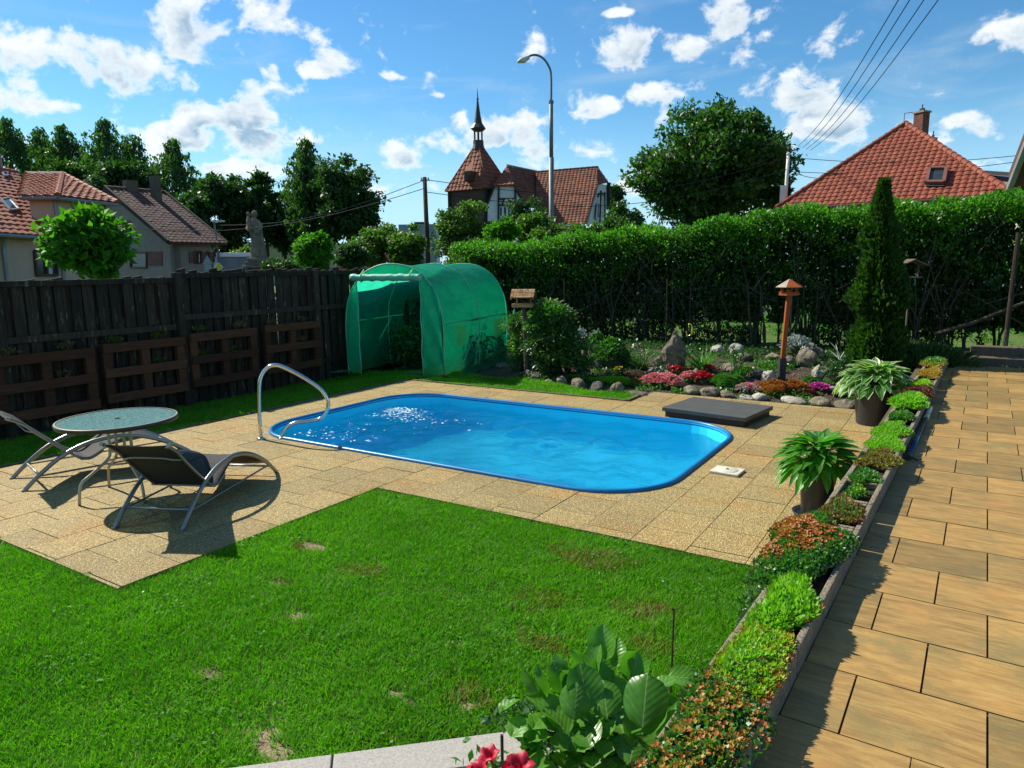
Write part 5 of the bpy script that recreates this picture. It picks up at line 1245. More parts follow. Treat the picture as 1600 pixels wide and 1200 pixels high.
# interior
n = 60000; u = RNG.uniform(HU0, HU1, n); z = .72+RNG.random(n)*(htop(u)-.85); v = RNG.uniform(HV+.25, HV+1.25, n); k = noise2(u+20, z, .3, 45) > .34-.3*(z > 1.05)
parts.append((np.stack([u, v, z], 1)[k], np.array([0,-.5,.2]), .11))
# leaf litter and low shoots in the shade-toned leaf, near the ground with gaps
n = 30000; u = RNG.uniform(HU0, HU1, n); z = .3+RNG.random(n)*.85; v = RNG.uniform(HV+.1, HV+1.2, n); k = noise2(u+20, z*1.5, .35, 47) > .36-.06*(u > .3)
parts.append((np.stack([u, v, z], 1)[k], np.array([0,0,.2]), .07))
HEDGEIN = leafmat('hedge_leaf_shaded', (.016,.050,.008), (.035,.085,.012), .35, .5, spec=.25)  # inner leaves coloured darker: the hedge's inside shade is put into the colour
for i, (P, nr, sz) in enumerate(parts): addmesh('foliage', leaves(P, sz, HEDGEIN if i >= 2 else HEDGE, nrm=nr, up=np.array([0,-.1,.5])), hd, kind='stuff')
br_ = []; rnd = random.Random(9)
for i in range(150):
    u = rnd.uniform(HU0+.1, HU1-.1); v = HV+rnd.uniform(.15,.9); 
    for k in range(rnd.randint(1,3)):
        a = rnd.uniform(-1,1); hgt = rnd.uniform(1.1,1.95); pts = []
        for j in range(6):
            s = j/5; pts.append((u-hd.location.x+a*s*s*.7+rnd.uniform(-.03,.03), v-hd.location.y-rnd.uniform(0,.10)*s-.1*s, s*hgt))
        br_.append((pts, rnd.uniform(.010,.028), .004))
for k in range(30):
    u = rnd.uniform(HU0+1, HU1-1); z = rnd.uniform(.5,1.8); d = rnd.uniform(-1,1)
    br_.append(([(u-hd.location.x+d*s*1.1, HV-.05-hd.location.y+rnd.uniform(-.05,.05), z+.5*s+rnd.uniform(-.05,.05)) for s in (0,.25,.5,.75,1)], .012, .004))
tubes_for(br_, 5).build('stems', M['barkpale'], hd, smooth=True)['kind'] = 'stuff'
P = np.stack([RNG.uniform(-10,2.6,14000), RNG.uniform(12.0,13.9,14000), .30+.10*RNG.random(14000)**2], 1); k = noise2(P[:,0]+30, P[:,1], .35, 71) > .52-.25*(P[:,1]-12)/1.9
addmesh('ground_ivy', leaves(P[k], .06, SED['dark'], nrm=np.array([0,0,1.]), aspect=.7), kind='stuff')
# wire fence in front of the hedge
M['wire'] = mat('dull_wire', (.05,.06,.055), (.035,.042,.04), .7, 10, metal=.2)
wf = thing('wire_fence', 'thin square-mesh wire fence with slim posts in front of the hedge', 'fence', (-3, 12.95, .3))
for i, u in enumerate((-6.9,-4.7,-2.45)): MB().tube([(u+3,0,-.05),(u+3,0,1.32)], .014, 8).build('post', M['fence'] if i != 2 else M['slatedark'], wf)
b = MB()
for z in np.arange(.1,1.3,.15): b.bar((-4.4,0,z),(3.5,0,z),.0025)
for x in np.arange(-4.4,3.5,.15): b.bar((x,.004,.1),(x,.004,1.3),.0025)
b.build('mesh', M['wire'], wf)['kind'] = 'stuff'
pst = thing('timber_post', 'dark leaning timber post before the hedge at the right end of the terrace', 'post', tuple(G(1568,560,.4)), 0)
MB().tube([(0,0,-.1),(.03,.05,1.9)], .035, 10).build('post', M['fence'], pst)
sl_ = thing('sloping_branch', 'long thick bare branch slanting up to the right against the hedge', 'branch', (-.3, HV-.2, .7), 0)
MB().tube([(0,0,0),(.55,.02,.22),(1.3,-.02,.62),(2.1,.0,.98)], [.04,.03,.022,.015], 8).build('branch', M['barkpale'], sl_, smooth=True)
# low timber edge at the far end of the terrace
for k, (z0, dv, lab) in enumerate(((.40,12.35,'lower weathered sleeper across the far end of the terrace'),(.52,12.75,'upper weathered sleeper behind the lower one at the far end of the terrace'))):
    b = MB().box((1.9,dv,z0+.03), (3.4,.20,.14)); meta(recenter(b.build('timber_sleeper', M['woodgrey'], bevel=.01)), lab, 'sleeper', 'sleepers at the terrace end')
MB().box((1.9,13.1,.40),(3.6,1.2,.10)).build('soil_bank', M['soil'])['kind'] = 'structure'
# ================================================================== beyond the fence
GZ = .32
M['tilered'] = mat('red_clay_tiles', (.25,.055,.026), (.18,.042,.022), .75, 2.2, bump=.3, c3=(.34,.12,.06))
M['tilebrown'] = mat('brown_red_tiles', (.36,.10,.048), (.24,.068,.036), .8, 1.8, bump=.3, c3=(.32,.14,.09))
M['tileold'] = mat('old_dark_roof', (.11,.060,.048), (.075,.042,.035), .85, 1.4, bump=.3, c3=(.15,.09,.07))
M['tilevilla'] = mat('villa_tiles', (.30,.09,.04), (.18,.055,.03), .8, 1.1, bump=.3, c3=(.12,.07,.05))
M['tilevilladark'] = mat('villa_tiles_shaded', (.25,.08,.04), (.14,.052,.03), .85, .9, bump=.3, c3=(.30,.16,.10))  # darker copy of the villa tiles, shade on these slopes painted into the colour
M['plasterpink'] = mat('pinkish_plaster', (.60,.42,.30), (.54,.38,.27), .9, 3, bump=.2)
M['plastergrey'] = mat('grey_plaster', (.30,.26,.21), (.26,.225,.18), .9, 3, bump=.3)
M['plasterwhite'] = mat('white_plaster', (.72,.70,.64), (.62,.60,.55), .9, 2)
M['beam'] = mat('black_beam', (.02,.016,.014), (.03,.025,.02), .8, 3)
M['brownwood'] = mat('brown_window_wood', (.10,.045,.025), (.07,.035,.02), .6, 4)
M['pane'] = mat('window_pane', (.02,.028,.035), (.035,.045,.05), .18, 2, spec=.5)
M['curtain'] = mat('white_curtain', (.6,.6,.58), (.5,.5,.48), .9, 4)
M['zinc'] = mat('zinc_sheet', (.30,.31,.32), (.24,.25,.26), .5, 3, metal=.5)
M['galv'] = mat('galvanised_pole', (.20,.22,.21), (.15,.165,.16), .6, 4, metal=.3)
M['brick'] = mat('brick', (.19,.085,.05), (.12,.055,.035), .9, 6, bump=.6)
M['slatespire'] = mat('spire_slate', (.035,.03,.03), (.05,.04,.038), .5, 4)
def hdot(a, b): return a.x*b.x+a.y*b.y
def atz(px, py, z):   # sight line at height z (above or below the eye)
    return G(px, py, z)
def perp_point(px, py, C, E):
    """point on the sight line whose plan offset from C is square to C-E"""
    r = ray(px, py); o = Vector((0,0,H)); e = Vector((E.x-C.x, E.y-C.y, 0)); k = hdot(C-o, e)/hdot(r, e); return o+r*k
def tiled(name, poly, w, h, m, parent, lift=.05, kind='stuff'):
    """roof plane of real overlapping tiles; poly[0]->poly[1] is the eave direction"""
    P = [Vector(p) for p in poly]; ax = (P[1]-P[0]).normalized(); nn = (P[1]-P[0]).cross(P[2]-P[0]).normalized()
    if nn.z < 0: nn = -nn; P_s = P[::-1]
    else: P_s = P
    up = nn.cross(ax)
    if up.z < 0: up = -up
    if ax.cross(up).dot(nn) < 0: ax = -ax
    Q = [((p-P[0]).dot(ax), (p-P[0]).dot(up)) for p in P]
    def ins(s, t_):
        r = False; n = len(Q); j = n-1
        for i in range(n):
            (xi, yi), (xj, yj) = Q[i], Q[j]
            if (yi > t_) != (yj > t_) and s < (xj-xi)*(t_-yi)/(yj-yi)+xi: r = not r
            j = i
        return r
    def span(t_):
        xs = []; n = len(Q)
        for i in range(n):
            (x0, y0), (x1, y1) = Q[i], Q[(i+1)%n]
            if (y0 > t_) != (y1 > t_): xs.append(x0+(x1-x0)*(t_-y0)/(y1-y0))
        return (min(xs), max(xs)) if len(xs) >= 2 else None
    b = MB(); t0 = min(q[1] for q in Q); t1 = max(q[1] for q in Q)
    nr = max(1, round((t1-t0)/h)); hh = (t1-t0)/nr
    for r in range(nr):
        sp = span(t0+(r+.5)*hh)
        if not sp: continue
        s0, s1 = sp; k0 = math.floor(s0/w); k1 = math.ceil(s1/w)
        for k in range(k0, k1):
            a = max(k*w, s0-.02); c = min((k+1)*w, s1+.02)
            if c-a < .02: continue
            jl = random.uniform(-.006, .006)
            ww = []
            for q, hq in ((0,.25),(.3,1),(.62,.9),(.85,.2),(1,.0)):
                s = a+(c-a)*q; ww.append((P[0]+ax*s+up*(t0+r*hh-.03)+nn*(lift*.55+jl+.035*hq), P[0]+ax*s+up*(t0+(r+1)*hh)+nn*(.035*hq*.9+jl*.5)))
            base = len(b.v)
            for lo, hi in ww: b.v += [tuple(lo), tuple(hi)]
            for i in range(4): b.f.append((base+2*i, base+2*i+2, base+2*i+3, base+2*i+1)); b.mi.append(0)
            lowb = len(b.v)
            for lo, hi in ww: b.v.append(tuple(lo-nn*lift*.8))
            for i in range(4): b.f.append((lowb+i, lowb+i+1, base+2*i+2, base+2*i)); b.mi.append(0)
    o = b.build(name, m, parent, world=True); o['kind'] = kind
    bk = MB().slab([p-nn*.02 for p in P_s], .10); bk.build('roof_deck', m, parent, world=True); return o
def ridge(a, c, r, m, parent, step=.38):
    a, c = Vector(a), Vector(c); L = (c-a).length; n = max(1, int(L/step)); b = MB()
    for i in range(n):
        p, q = a+(c-a)*(i/n), a+(c-a)*((i+1.08)/n); b.tube([p, q], [r*1.12, r*.92], 8)
    o = b.build('ridge_tiles', m, parent, world=True, smooth=False); o['kind'] = 'stuff'
def wall(pts, th, m, parent, name='wall'):
    return MB().slab(pts, th).build(name, m, parent, world=True)
def quadwin(p00, p10, p11, p01, parent, frame, out, bars=1, curtain=False, depth=.05, arch=False):
    """window from four corners (lower left, lower right, upper right, upper left) standing proud by depth towards `out`"""
    P = [Vector(p)+out*depth for p in (p00, p10, p11, p01)]
    b = MB(); w = .07
    for i in range(4): b.bar(P[i], P[(i+1)%4], w, w, up=out)
    for k in range(1, bars+1):
        q = k/(bars+1); b.bar(P[0]+(P[1]-P[0])*q, P[3]+(P[2]-P[3])*q, w*.8, w, up=out)
    fo = b.build('window', frame, parent, world=True)
    g = MB().slab([p-out*.02 for p in P], .02).mesh('pane', M['pane']); o = link(bpy.data.objects.new('pane', g)); o.parent = fo
    g.transform(Matrix.Translation(-parent.location))
    if curtain:
        q0, q1 = P[0]+(P[1]-P[0])*.58, P[0]+(P[1]-P[0])*.75; r0, r1 = P[3]+(P[2]-P[3])*.58, P[3]+(P[2]-P[3])*.75
        g = MB().slab([q0+out*.012, q1+out*.012, r1+out*.012-(r1-q1)*.25, r0+out*.012-(r0-q0)*.25], .01).mesh('curtain', M['curtain']); o = link(bpy.data.objects.new('curtain', g)); o.parent = fo
        g.transform(Matrix.Translation(-parent.location))
    return fo
def lerp(a, b, t_): return a+(b-a)*t_
EYE = Vector((0,0,H))
# ---- pinkish house, far left
K = D(90,306,20.); zE = K.z                              # corner of the cross wing's eaves
RE = G(184,317,zE) if False else EYE+ray(184,317)*((zE-H)/ray(184,317).z)
LE = EYE+ray(31,306)*((zE-H)/ray(31,306).z)
house = thing('pink_house', 'pinkish plastered house with brown-red tiled roof and a cross wing, far left', 'house', (K.x, K.y, GZ))
hipz = zE+1.28
HP = EYE+ray(98,272)*((hipz-H)/ray(98,272).z); HL = EYE+ray(41,272)*((hipz-H)/ray(41,272).z)
tiled('roof_tiles', [LE, K, HP, HL], .30, .24, M['tilebrown'], house)
tiled('roof_tiles', [K, RE, HP], .30, .24, M['tilebrown'], house)
ridge(K, HP, .10, M['tilebrown'], house); ridge(RE, HP, .10, M['tilebrown'], house); ridge(HL, HP, .09, M['tilebrown'], house)
BK = RE+(LE-K); HB = BK                                   # far side of the wing, closed behind
wall([HP, RE, BK, HL], .08, M['tileold'], house, 'rear_roof')
dn = Vector((0,0,1))
inn = lambda p, q, s: p+(q-p).normalized()*s
cK, cR, cL = K+(RE-K).normalized()*.35+(LE-K).normalized()*.35, RE+(K-RE).normalized()*.25+(LE-K).normalized()*.3, LE+(RE-K).normalized()*.3
for a, c in ((cK, cR), (cL, cK)):
    wall([Vector((a.x,a.y,GZ-.3)), Vector((c.x,c.y,GZ-.3)), Vector((c.x,c.y,zE-.02)), Vector((a.x,a.y,zE-.02))], .3, M['plasterpink'], house)
# gutter and downpipe on the wing corner and right end
b = MB(); b.tube([K-dn*.06, RE-dn*.06], .055, 8); b.tube([LE-dn*.06, K-dn*.06], .055, 8); b.build('gutter', M['zinc'], house, world=True)
for q in (cK, cR): MB().tube([q+Vector((0,0,-.1)), Vector((q.x,q.y,GZ))], .05, 8).build('downpipe', M['zinc'], house, world=True)
# main roof with lower eaves
zM = D(62,369,19.4).z
E1 = EYE+ray(14,365)*((zM-H)/ray(14,365).z); E2 = EYE+ray(74,369)*((zM-H)/ray(74,369).z); ed = (E2-E1).normalized(); E0 = E1-ed*6.0
rz_ = HL.z+.02; pr2 = Vector((-ed.y, ed.x, 0)).normalized(); pr2 = pr2 if pr2.dot(E2) > 0 else -pr2
HM = EYE+ray(30,271)*((rz_-H)/ray(30,271).z); run = hdot(HM-E2, pr2)
RA = E2+pr2*run+dn*(rz_-zM); RB = E0+pr2*run+dn*(rz_-zM)
RA = RA+ed*5.7; tiled('roof_tiles', [E0, E2, RA, RB], .30, .27, M['tilebrown'], house); ridge(RA, RB, .10, M['tilebrown'], house)
wall([RB, RA, RA+pr2*.9*run-dn*(rz_-zM), RB+pr2*.9*run-dn*(rz_-zM)], .08, M['tileold'], house, 'rear_roof')
w0, w1 = E0+pr2*.35, E2+pr2*.35+ed*1.2
wall([Vector((w0.x,w0.y,GZ-.3)), Vector((w1.x,w1.y,GZ-.3)), Vector((w1.x,w1.y,zM)), Vector((w0.x,w0.y,zM))], .3, M['plasterpink'], house)
b = MB(); b.tube([E0-dn*.05, E2-dn*.05], .055, 8); b.build('gutter', M['zinc'], house, world=True)
q = E1+ed*.15+pr2*.2; MB().tube([q-dn*.1, q-dn*.35+pr2*.08, Vector((q.x,q.y,GZ))+pr2*.1], .045, 8).build('downpipe', M['zinc'], house, world=True)
wout = -pr2
def onplane(px, py, p0, nrm):
    r = ray(px, py); k = (p0-EYE).dot(nrm)/r.dot(nrm); return EYE+r*k
quadwin(*[onplane(x_, y_, w0, wout) for x_, y_ in ((55,430),(88,430),(86,394),(52,392))], house, M['brownwood'], wout, 1, True, depth=.03)
# roof windows
def roofwin(quad, p0, nrm, parent, m):
    P = [onplane(x_, y_, p0, nrm)+nrm*.10 for x_, y_ in quad]; b = MB()
    for i in range(4): b.bar(P[i], P[(i+1)%4], .045, .05, up=nrm)
    fo = b.build('roof_window', m, parent, world=True); g = MB().slab([p for p in P], .03).mesh('pane', M['pane']); o = link(bpy.data.objects.new('pane', g)); o.parent = fo; g.transform(Matrix.Translation(-parent.location))
nr_ = ed.cross(RA-E2).normalized(); nr_ = nr_ if nr_.z > 0 else -nr_
roofwin([(14,333),(28,331),(13,314),(0,316)], E2, nr_, house, M['zinc']); roofwin([(6,279),(11,278),(7,273),(2,274)], E2, nr_, house, M['zinc'])
ch = onplane(1,268,RA,pr2)+pr2*.3; MB().box(ch+dn*.1, (.5,.5,1.0)).build('chimney', M['plastergrey'], house, world=True)
# ---- grey house behind it
C = D(258,378,29.); E = EYE+ray(350,380)*((C.z-H)/ray(350,380).z); e_ = (E-C).normalized(); E = E+e_*.0
R = perp_point(163,293,C,E)
g2 = thing('grey_house', 'grey plastered house with old dark gabled roof and two chimneys behind the pinkish house', 'house', (C.x, C.y, GZ))
pd = Vector((R.x-C.x, R.y-C.y, 0)); RR = R+(E-C); B1 = C+pd*2; B2 = E+pd*2
RRp = EYE+ray(275,307)*((R.z-H)/ray(275,307).z)
tiled('roof_tiles', [C-pd*.06, E-pd*.06, RR, R], .22, .24, M['tileold'], g2, lift=.02); wall([R, RR, B2, B1], .08, M['tileold'], g2, 'rear_roof')
ridge(R, RR, .10, M['tileold'], g2)
i1, i2 = C+e_*.5+pd*.06, E-e_*.5+pd*.06
wall([Vector((i1.x,i1.y,GZ-.4)), Vector((i2.x,i2.y,GZ-.4)), Vector((i2.x,i2.y,C.z)), Vector((i1.x,i1.y,C.z))], .3, M['plastergrey'], g2)
j1 = i1; j2 = i1+pd*1.88; ap = i1+pd*.94; ap.z = R.z-.12
wall([Vector((j1.x,j1.y,GZ-.4)), Vector((j1.x,j1.y,C.z+.05)), ap, Vector((j2.x,j2.y,C.z+.05)), Vector((j2.x,j2.y,GZ-.4))], .3, M['plastergrey'], g2)
for a_, c_ in ((C,R),(E,RR)): MB().bar(a_-pd*.05, c_+dn*.03, .10, .16).build('bargeboard', M['beam'], g2, world=True)
go = -pd.normalized()
sh = M['brownwood']; shp = mat('dull_pink_shutter', (.20,.09,.07), (.16,.07,.055), .8, 4)
quadwin(*[onplane(x_, y_, i1, go) for x_, y_ in ((303,411),(314,411),(314,393),(303,393))], g2, sh, go, 1, True, depth=.03)
quadwin(*[onplane(x_, y_, i1, go) for x_, y_ in ((322,409),(326,409),(326,394),(322,394))], g2, sh, go, 0, depth=.03)
quadwin(*[onplane(x_, y_, i1, go) for x_, y_ in ((333,408),(337,408),(337,394),(333,394))], g2, sh, go, 0, depth=.03)
for (xa, xb, ya, yb) in ((295,302,393,411),(315,321,394,411),(327,332,394,409),(338,343,394,408)):
    MB().slab([onplane(x_, y_, i1, go)+go*.05 for x_, y_ in ((xa,yb),(xb,yb),(xb,ya),(xa,ya))], .04).build('shutter', shp, g2, world=True)
ge = -e_
for quad in (((205,418),(230,418),(230,395),(205,395)),): quadwin(*[onplane(x_, y_, i1, ge) for x_, y_ in quad], g2, sh, ge, 0, depth=.03)
for quad in (((232,415),(254,415),(254,393),(232,393)),((190,362),(205,362),(205,345),(190,345))):
    MB().slab([onplane(x_, y_, i1, ge)+ge*.04 for x_, y_ in quad], .04).build('shutter', shp, g2, world=True)
for (px, hh, w_) in ((212,.40,.50),(242,.95,.30)):
    t_ = (px-163)/(275-163)*.98; q = lerp(R, RR, t_) if px < 230 else lerp(R, RR, t_)-pd*.18-dn*.35
    MB().box(q+dn*(hh*.5-.2), (w_, .4, hh+.4), rotz(math.atan2(e_.y, e_.x))).build('chimney', M['woodgrey'], g2, world=True)
# ---- right house with big hipped roof
A_ = D(1213,325,30.); B_ = EYE+ray(1582,302)*((A_.z-H)/ray(1582,302).z); mid = (A_+B_)/2
AP = perp_point(1415,193, lerp(A_, B_, .5), B_); 
h3_ = thing('red_roofed_house', 'house with a huge red-tiled hipped roof rising behind the hedge on the right', 'house', (mid.x, mid.y, GZ))
k_ = 4.6; r = ray(1415,193); 
ab = (B_-A_).normalized(); nb = Vector((-ab.y, ab.x, 0)); nb = nb if nb.y > 0 else -nb
s_ = (lerp(A_, B_, .5)-EYE).dot(nb)+4.6; AP = EYE+r*(s_/r.dot(nb))
tiled('roof_tiles', [A_, B_, AP], .235, .275, M['tilered'], h3_)
ridge(A_, AP, .12, M['tilered'], h3_, .33); ridge(B_, AP, .12, M['tilered'], h3_, .33)
AP2 = AP+nb*5; A2 = A_+nb*14; B2 = B_+nb*14
tiled('roof_tiles', [A2, A_, AP, AP2], .235, .275, M['tilered'], h3_); tiled('roof_tiles', [B_, B2, AP2, AP], .235, .275, M['tilered'], h3_)
wall([B2, A2, AP2], .1, M['tilered'], h3_, 'rear_roof'); ridge(AP, AP2, .12, M['tilered'], h3_)
for a, c in ((A_+ab*.5+nb*.5, B_-ab*.5+nb*.5),(A2+ab*.5, A_+ab*.5+nb*.5),(B_-ab*.5+nb*.5, B2-ab*.5)):
    wall([Vector((a.x,a.y,0)), Vector((c.x,c.y,0)), Vector((c.x,c.y,A_.z)), Vector((a.x,a.y,A_.z))], .3, M['plasterwhite'], h3_)
b = MB(); b.tube([A_-nb*.08-dn*.08, B_-nb*.08-dn*.08], .07, 8); b.build('gutter', M['brownwood'], h3_, world=True)
nR = ab.cross(AP-A_).normalized(); nR = nR if nR.z > 0 else -nR
def rwin():
    P = [onplane(x_, y_, A_, nR)+nR*.13 for x_, y_ in ((1448,290),(1475,290),(1479,268),(1453,268))]; b = MB()
    for i in range(4): b.bar(P[i], P[(i+1)%4], .12, .18, up=nR)
    fo = b.build('roof_window', mat('copper_frame', (.20,.08,.06), (.16,.07,.05), .5, 4), h3_, world=True)
    g = MB().slab(P, .03).mesh('pane', M['pane']); o = link(bpy.data.objects.new('pane', g)); o.parent = fo; g.transform(Matrix.Translation(-h3_.location))
    MB().slab([onplane(x_, y_, A_, nR)+nR*.10 for x_, y_ in ((1447,294),(1476,294),(1475,291),(1448,291))], .05).build('flashing', M['beam'], h3_, world=True)
rwin()
def chim(px, ytop, ybot, d, w, label_parent, m=M['brick'], capw=1.2, finial=True):
    bt_ = D(px, ybot, d); tp_ = D(px, ytop, d); hh = tp_.z-bt_.z+.8
    MB().box((bt_.x, bt_.y, tp_.z-hh/2), (w, w, hh), rotz(YAW)).build('chimney', m, label_parent, world=True)
    MB().box((bt_.x, bt_.y, tp_.z+.04), (w*capw, w*capw, .09), rotz(YAW)).build('chimney_cap', M['plastergrey'], label_parent, world=True)
    if finial:
        MB().box((bt_.x, bt_.y, tp_.z+.15), (w*.35, w*.35, .16), rotz(YAW)).build('chimney_pot', M['slatedark'], label_parent, world=True)
        MB().tube([(bt_.x, bt_.y, tp_.z+.2), (bt_.x, bt_.y, tp_.z+.42)], .03, 6).build('flue', M['slatedark'], label_parent, world=True)
chim(1438,178,210,35.5,.50,h3_); chim(1457,218,226,37,.26,h3_,M['slatedark'])
an = onplane(1412,196,A_,nR); MB().tube([an+dn*.1, an+dn*.5, an+dn*.5+ab*.3], .02, 5).build('aerial', M['zinc'], h3_, world=True)
# ---- grey annex and near eaves at the right edge
gx = D(1548,268,31); ax_ = thing('grey_annex', 'grey flat-roofed upper storey just right of the big red roof', 'building', (gx.x, gx.y, GZ))
p0, p1 = D(1520,268,33), D(1578,272,31); d_ = (p1-p0).normalized(); nb2 = Vector((-d_.y, d_.x, 0)); nb2 = nb2 if nb2.y > 0 else -nb2
wall([Vector((p0.x,p0.y,0)), Vector((p1.x,p1.y,0)), p1-dn*.15, p0-dn*.1], 3, M['zinc'], ax_)
b = MB(); b.bar(p0-d_*.3, p1+d_*.3, .5, .14); b.build('roof_edge', M['slatedark'], ax_, world=True)
ne = thing('near_roof_corner', 'brown underside of a neighbour roof corner entering at the right picture edge', 'roof', tuple(D(1600,300,18)))
q = [D(1578,296,18), D(1577,292,18), D(1603,225,17), D(1700,180,16), D(1700,330,18)]
MB().slab(q[::-1], .5).build('eaves', M['brownwood'], ne, world=True)
MB().bar(D(1576,297,17.9), D(1605,222,16.9), .12, .12).build('verge', M['zinc'], ne, world=True)
MB().box(D(1612,300,18.4)-dn*.2, (1.2,.8,.5), rotz(YAW)).build('beam_end', M['beam'], ne, world=True)
MB().box(D(1640,330,18.6)-dn*.8, (1.6,.8,2.4), rotz(YAW)).build('wall', M['plasterwhite'], ne, world=True)

# ---- villa with tower
vd = 55.
V0_ = D(750,400,vd); vl = thing('tower_villa', 'half-timbered villa with red roofs and a slender spired tower above the shrubs', 'villa', (V0_.x, V0_.y, GZ))
Rv = Vector((CR.x, CR.y, 0)).normalized(); Fv = Vector((CF.x, CF.y, 0)).normalized()
def VP(px, py, d): return D(px, py, d)
tcn = VP(748,297,vd); tz = tcn.z; half = 1.95
ta = math.radians(-32); u1 = Rv*math.cos(ta)+Fv*math.sin(ta); u2 = Fv*math.cos(ta)-Rv*math.sin(ta)
tcen = Vector((tcn.x, tcn.y, 0))+Fv*1.2; 
apz = VP(749,222,vd+1.2).z
cor = [tcen-u1*half-u2*half, tcen+u1*half-u2*half, tcen+u1*half+u2*half, tcen-u1*half+u2*half]
cor = [Vector((c_.x, c_.y, tz)) for c_ in cor]; apx = Vector((tcen.x, tcen.y, apz))
for i in range(4): tiled('roof_tiles', [cor[i], cor[(i+1)%4], apx+(cor[(i+1)%4]-apx).normalized()*.35, apx+(cor[i]-apx).normalized()*.35], .36, .38, M['tilevilla'], vl, lift=.06)
for c_ in cor: ridge(c_, apx, .07, M['tilevilla'], vl)
b = MB(); kk = .86
for i in range(4):
    a = lerp(Vector((tcen.x,tcen.y,tz)), cor[i], kk); c = lerp(Vector((tcen.x,tcen.y,tz)), cor[(i+1)%4], kk)
    b.slab([Vector((a.x,a.y,GZ)), Vector((c.x,c.y,GZ)), c, a], .2)
b.build('tower_wall', M['brownwood'], vl, world=True)
for i in range(4):
    a = lerp(Vector((tcen.x,tcen.y,tz)), cor[i], .88); MB().bar(Vector((a.x,a.y,GZ)), a, .18).build('corner_post', M['beam'], vl, world=True)
# dormer on the lit face
dc = lerp(cor[0], cor[1], .62); dcu = lerp(dc, apx, .30); on = -u2
b = MB(); b.box(lerp(dc, apx, .22)-u2*.15+dn*.12, (.62,.9,.75), rotz(math.atan2(u1.y,u1.x))); b.build('dormer', M['brownwood'], vl, world=True)
d0 = lerp(dc, apx, .34)
MB().slab([d0-u1*.42-u2*.75-dn*.05, d0+u1*.42-u2*.75-dn*.05, d0+dn*1.15+u2*.25, ], .06).build('dormer_roof', M['tilevilla'], vl, world=True)
MB().box(lerp(dc, apx, .2)-u2*.65+dn*.05, (.42,.06,.4), rotz(math.atan2(u1.y,u1.x))).build('dormer_opening', M['slatedark'], vl, world=True)
# lantern and spire
def zz(py): return VP(748,py,vd+1.2).z
MB().lathe([(.52,zz(236)),(.42,zz(228)),(.42,zz(222)),(0,zz(222))], 8, (tcen.x,tcen.y,0)).build('lantern_base', M['slatespire'], vl, world=True)
for k in range(6):
    a = 2*PI*k/6; MB().tube([(tcen.x+.33*math.cos(a), tcen.y+.33*math.sin(a), zz(222)), (tcen.x+.33*math.cos(a), tcen.y+.33*math.sin(a), zz(207))], .055, 6).build('lantern_post', M['slatespire'], vl, world=True)
MB().lathe([(0,zz(208)),(.40,zz(208)),(.62,zz(204)),(.52,zz(201)),(.34,zz(196)),(.22,zz(185)),(.10,zz(168)),(.045,zz(158)),(.03,zz(150)),(0,zz(142))], 8, (tcen.x,tcen.y,0)).build('spire', M['slatespire'], vl, world=True)
MB().lathe([(0,zz(161.5)),(.13,zz(160)),(0,zz(157.5))], 8, (tcen.x,tcen.y,0)).build('finial_ball', M['slatespire'], vl, world=True)
# cross gable with half hip
g0 = 53.5
GA = VP(792.5,259,g0+2.2); WL = VP(771,290,g0+.2); WR = VP(804,288,g0); RG = VP(845,268,g0+6.5); LR = VP(818,322,g0+1.0)
tiled('roof_tiles', [WL, WR, GA], .36, .36, M['tilevilla'], vl, lift=.06)
nG = (RG-GA).cross(LR-GA).normalized(); VR = onplane(880,330,GA,nG); tiled('roof_tiles', [LR, VR, RG, GA], .30, .30, M['tilevilladark'], vl, lift=.06)
wall([WR, LR, GA], .06, M['tilevilla'], vl, 'roof_edge')
VLb = VP(757,325,g0+2); BLk = VP(790,300,g0+8); wall([VLb, WL, GA, RG, BLk], .08, M['tilevilla'], vl, 'rear_roof')
gb_ = [VP(762,345,g0+.4), VP(817,345,g0+.4), VP(817,316,g0+.4), VP(803,290,g0+.4), VP(772,292,g0+.4), VP(762,318,g0+.4)]
wall(gb_, .25, M['plasterwhite'], vl, 'gable_wall')
gn = -Fv
def vbar(pts, w=.14): 
    b = MB()
    for a, c in zip(pts[:-1], pts[1:]): b.bar(a-Fv*.10, c-Fv*.10, w, .10, up=Fv)
    return b
for pts in ([VP(779,291,g0+.4),VP(779,345,g0+.4)],[VP(805,292,g0+.4),VP(805,345,g0+.4)],[VP(779,311,g0+.4),VP(805,311,g0+.4)],[VP(779,321,g0+.4),VP(812,321,g0+.4)],[VP(772,292,g0+.4),VP(762,318,g0+.4)],[VP(803,290,g0+.4),VP(817,316,g0+.4)]):
    vbar(pts).build('timber', M['beam'], vl, world=True)
vbar([VP(792+7*math.cos(a), 319-7*math.sin(a), g0+.4) for a in np.linspace(0, PI, 9)], .12).build('arch_timber', M['beam'], vl, world=True)
for x0, x1 in ((786.5,791.5),(793,798),(780.5,785),(800,804)):
    quadwin(VP(x0,338,g0+.35), VP(x1,338,g0+.35), VP(x1,323,g0+.35), VP(x0,323,g0+.35), vl, M['plasterwhite'], gn, 0, depth=.02)
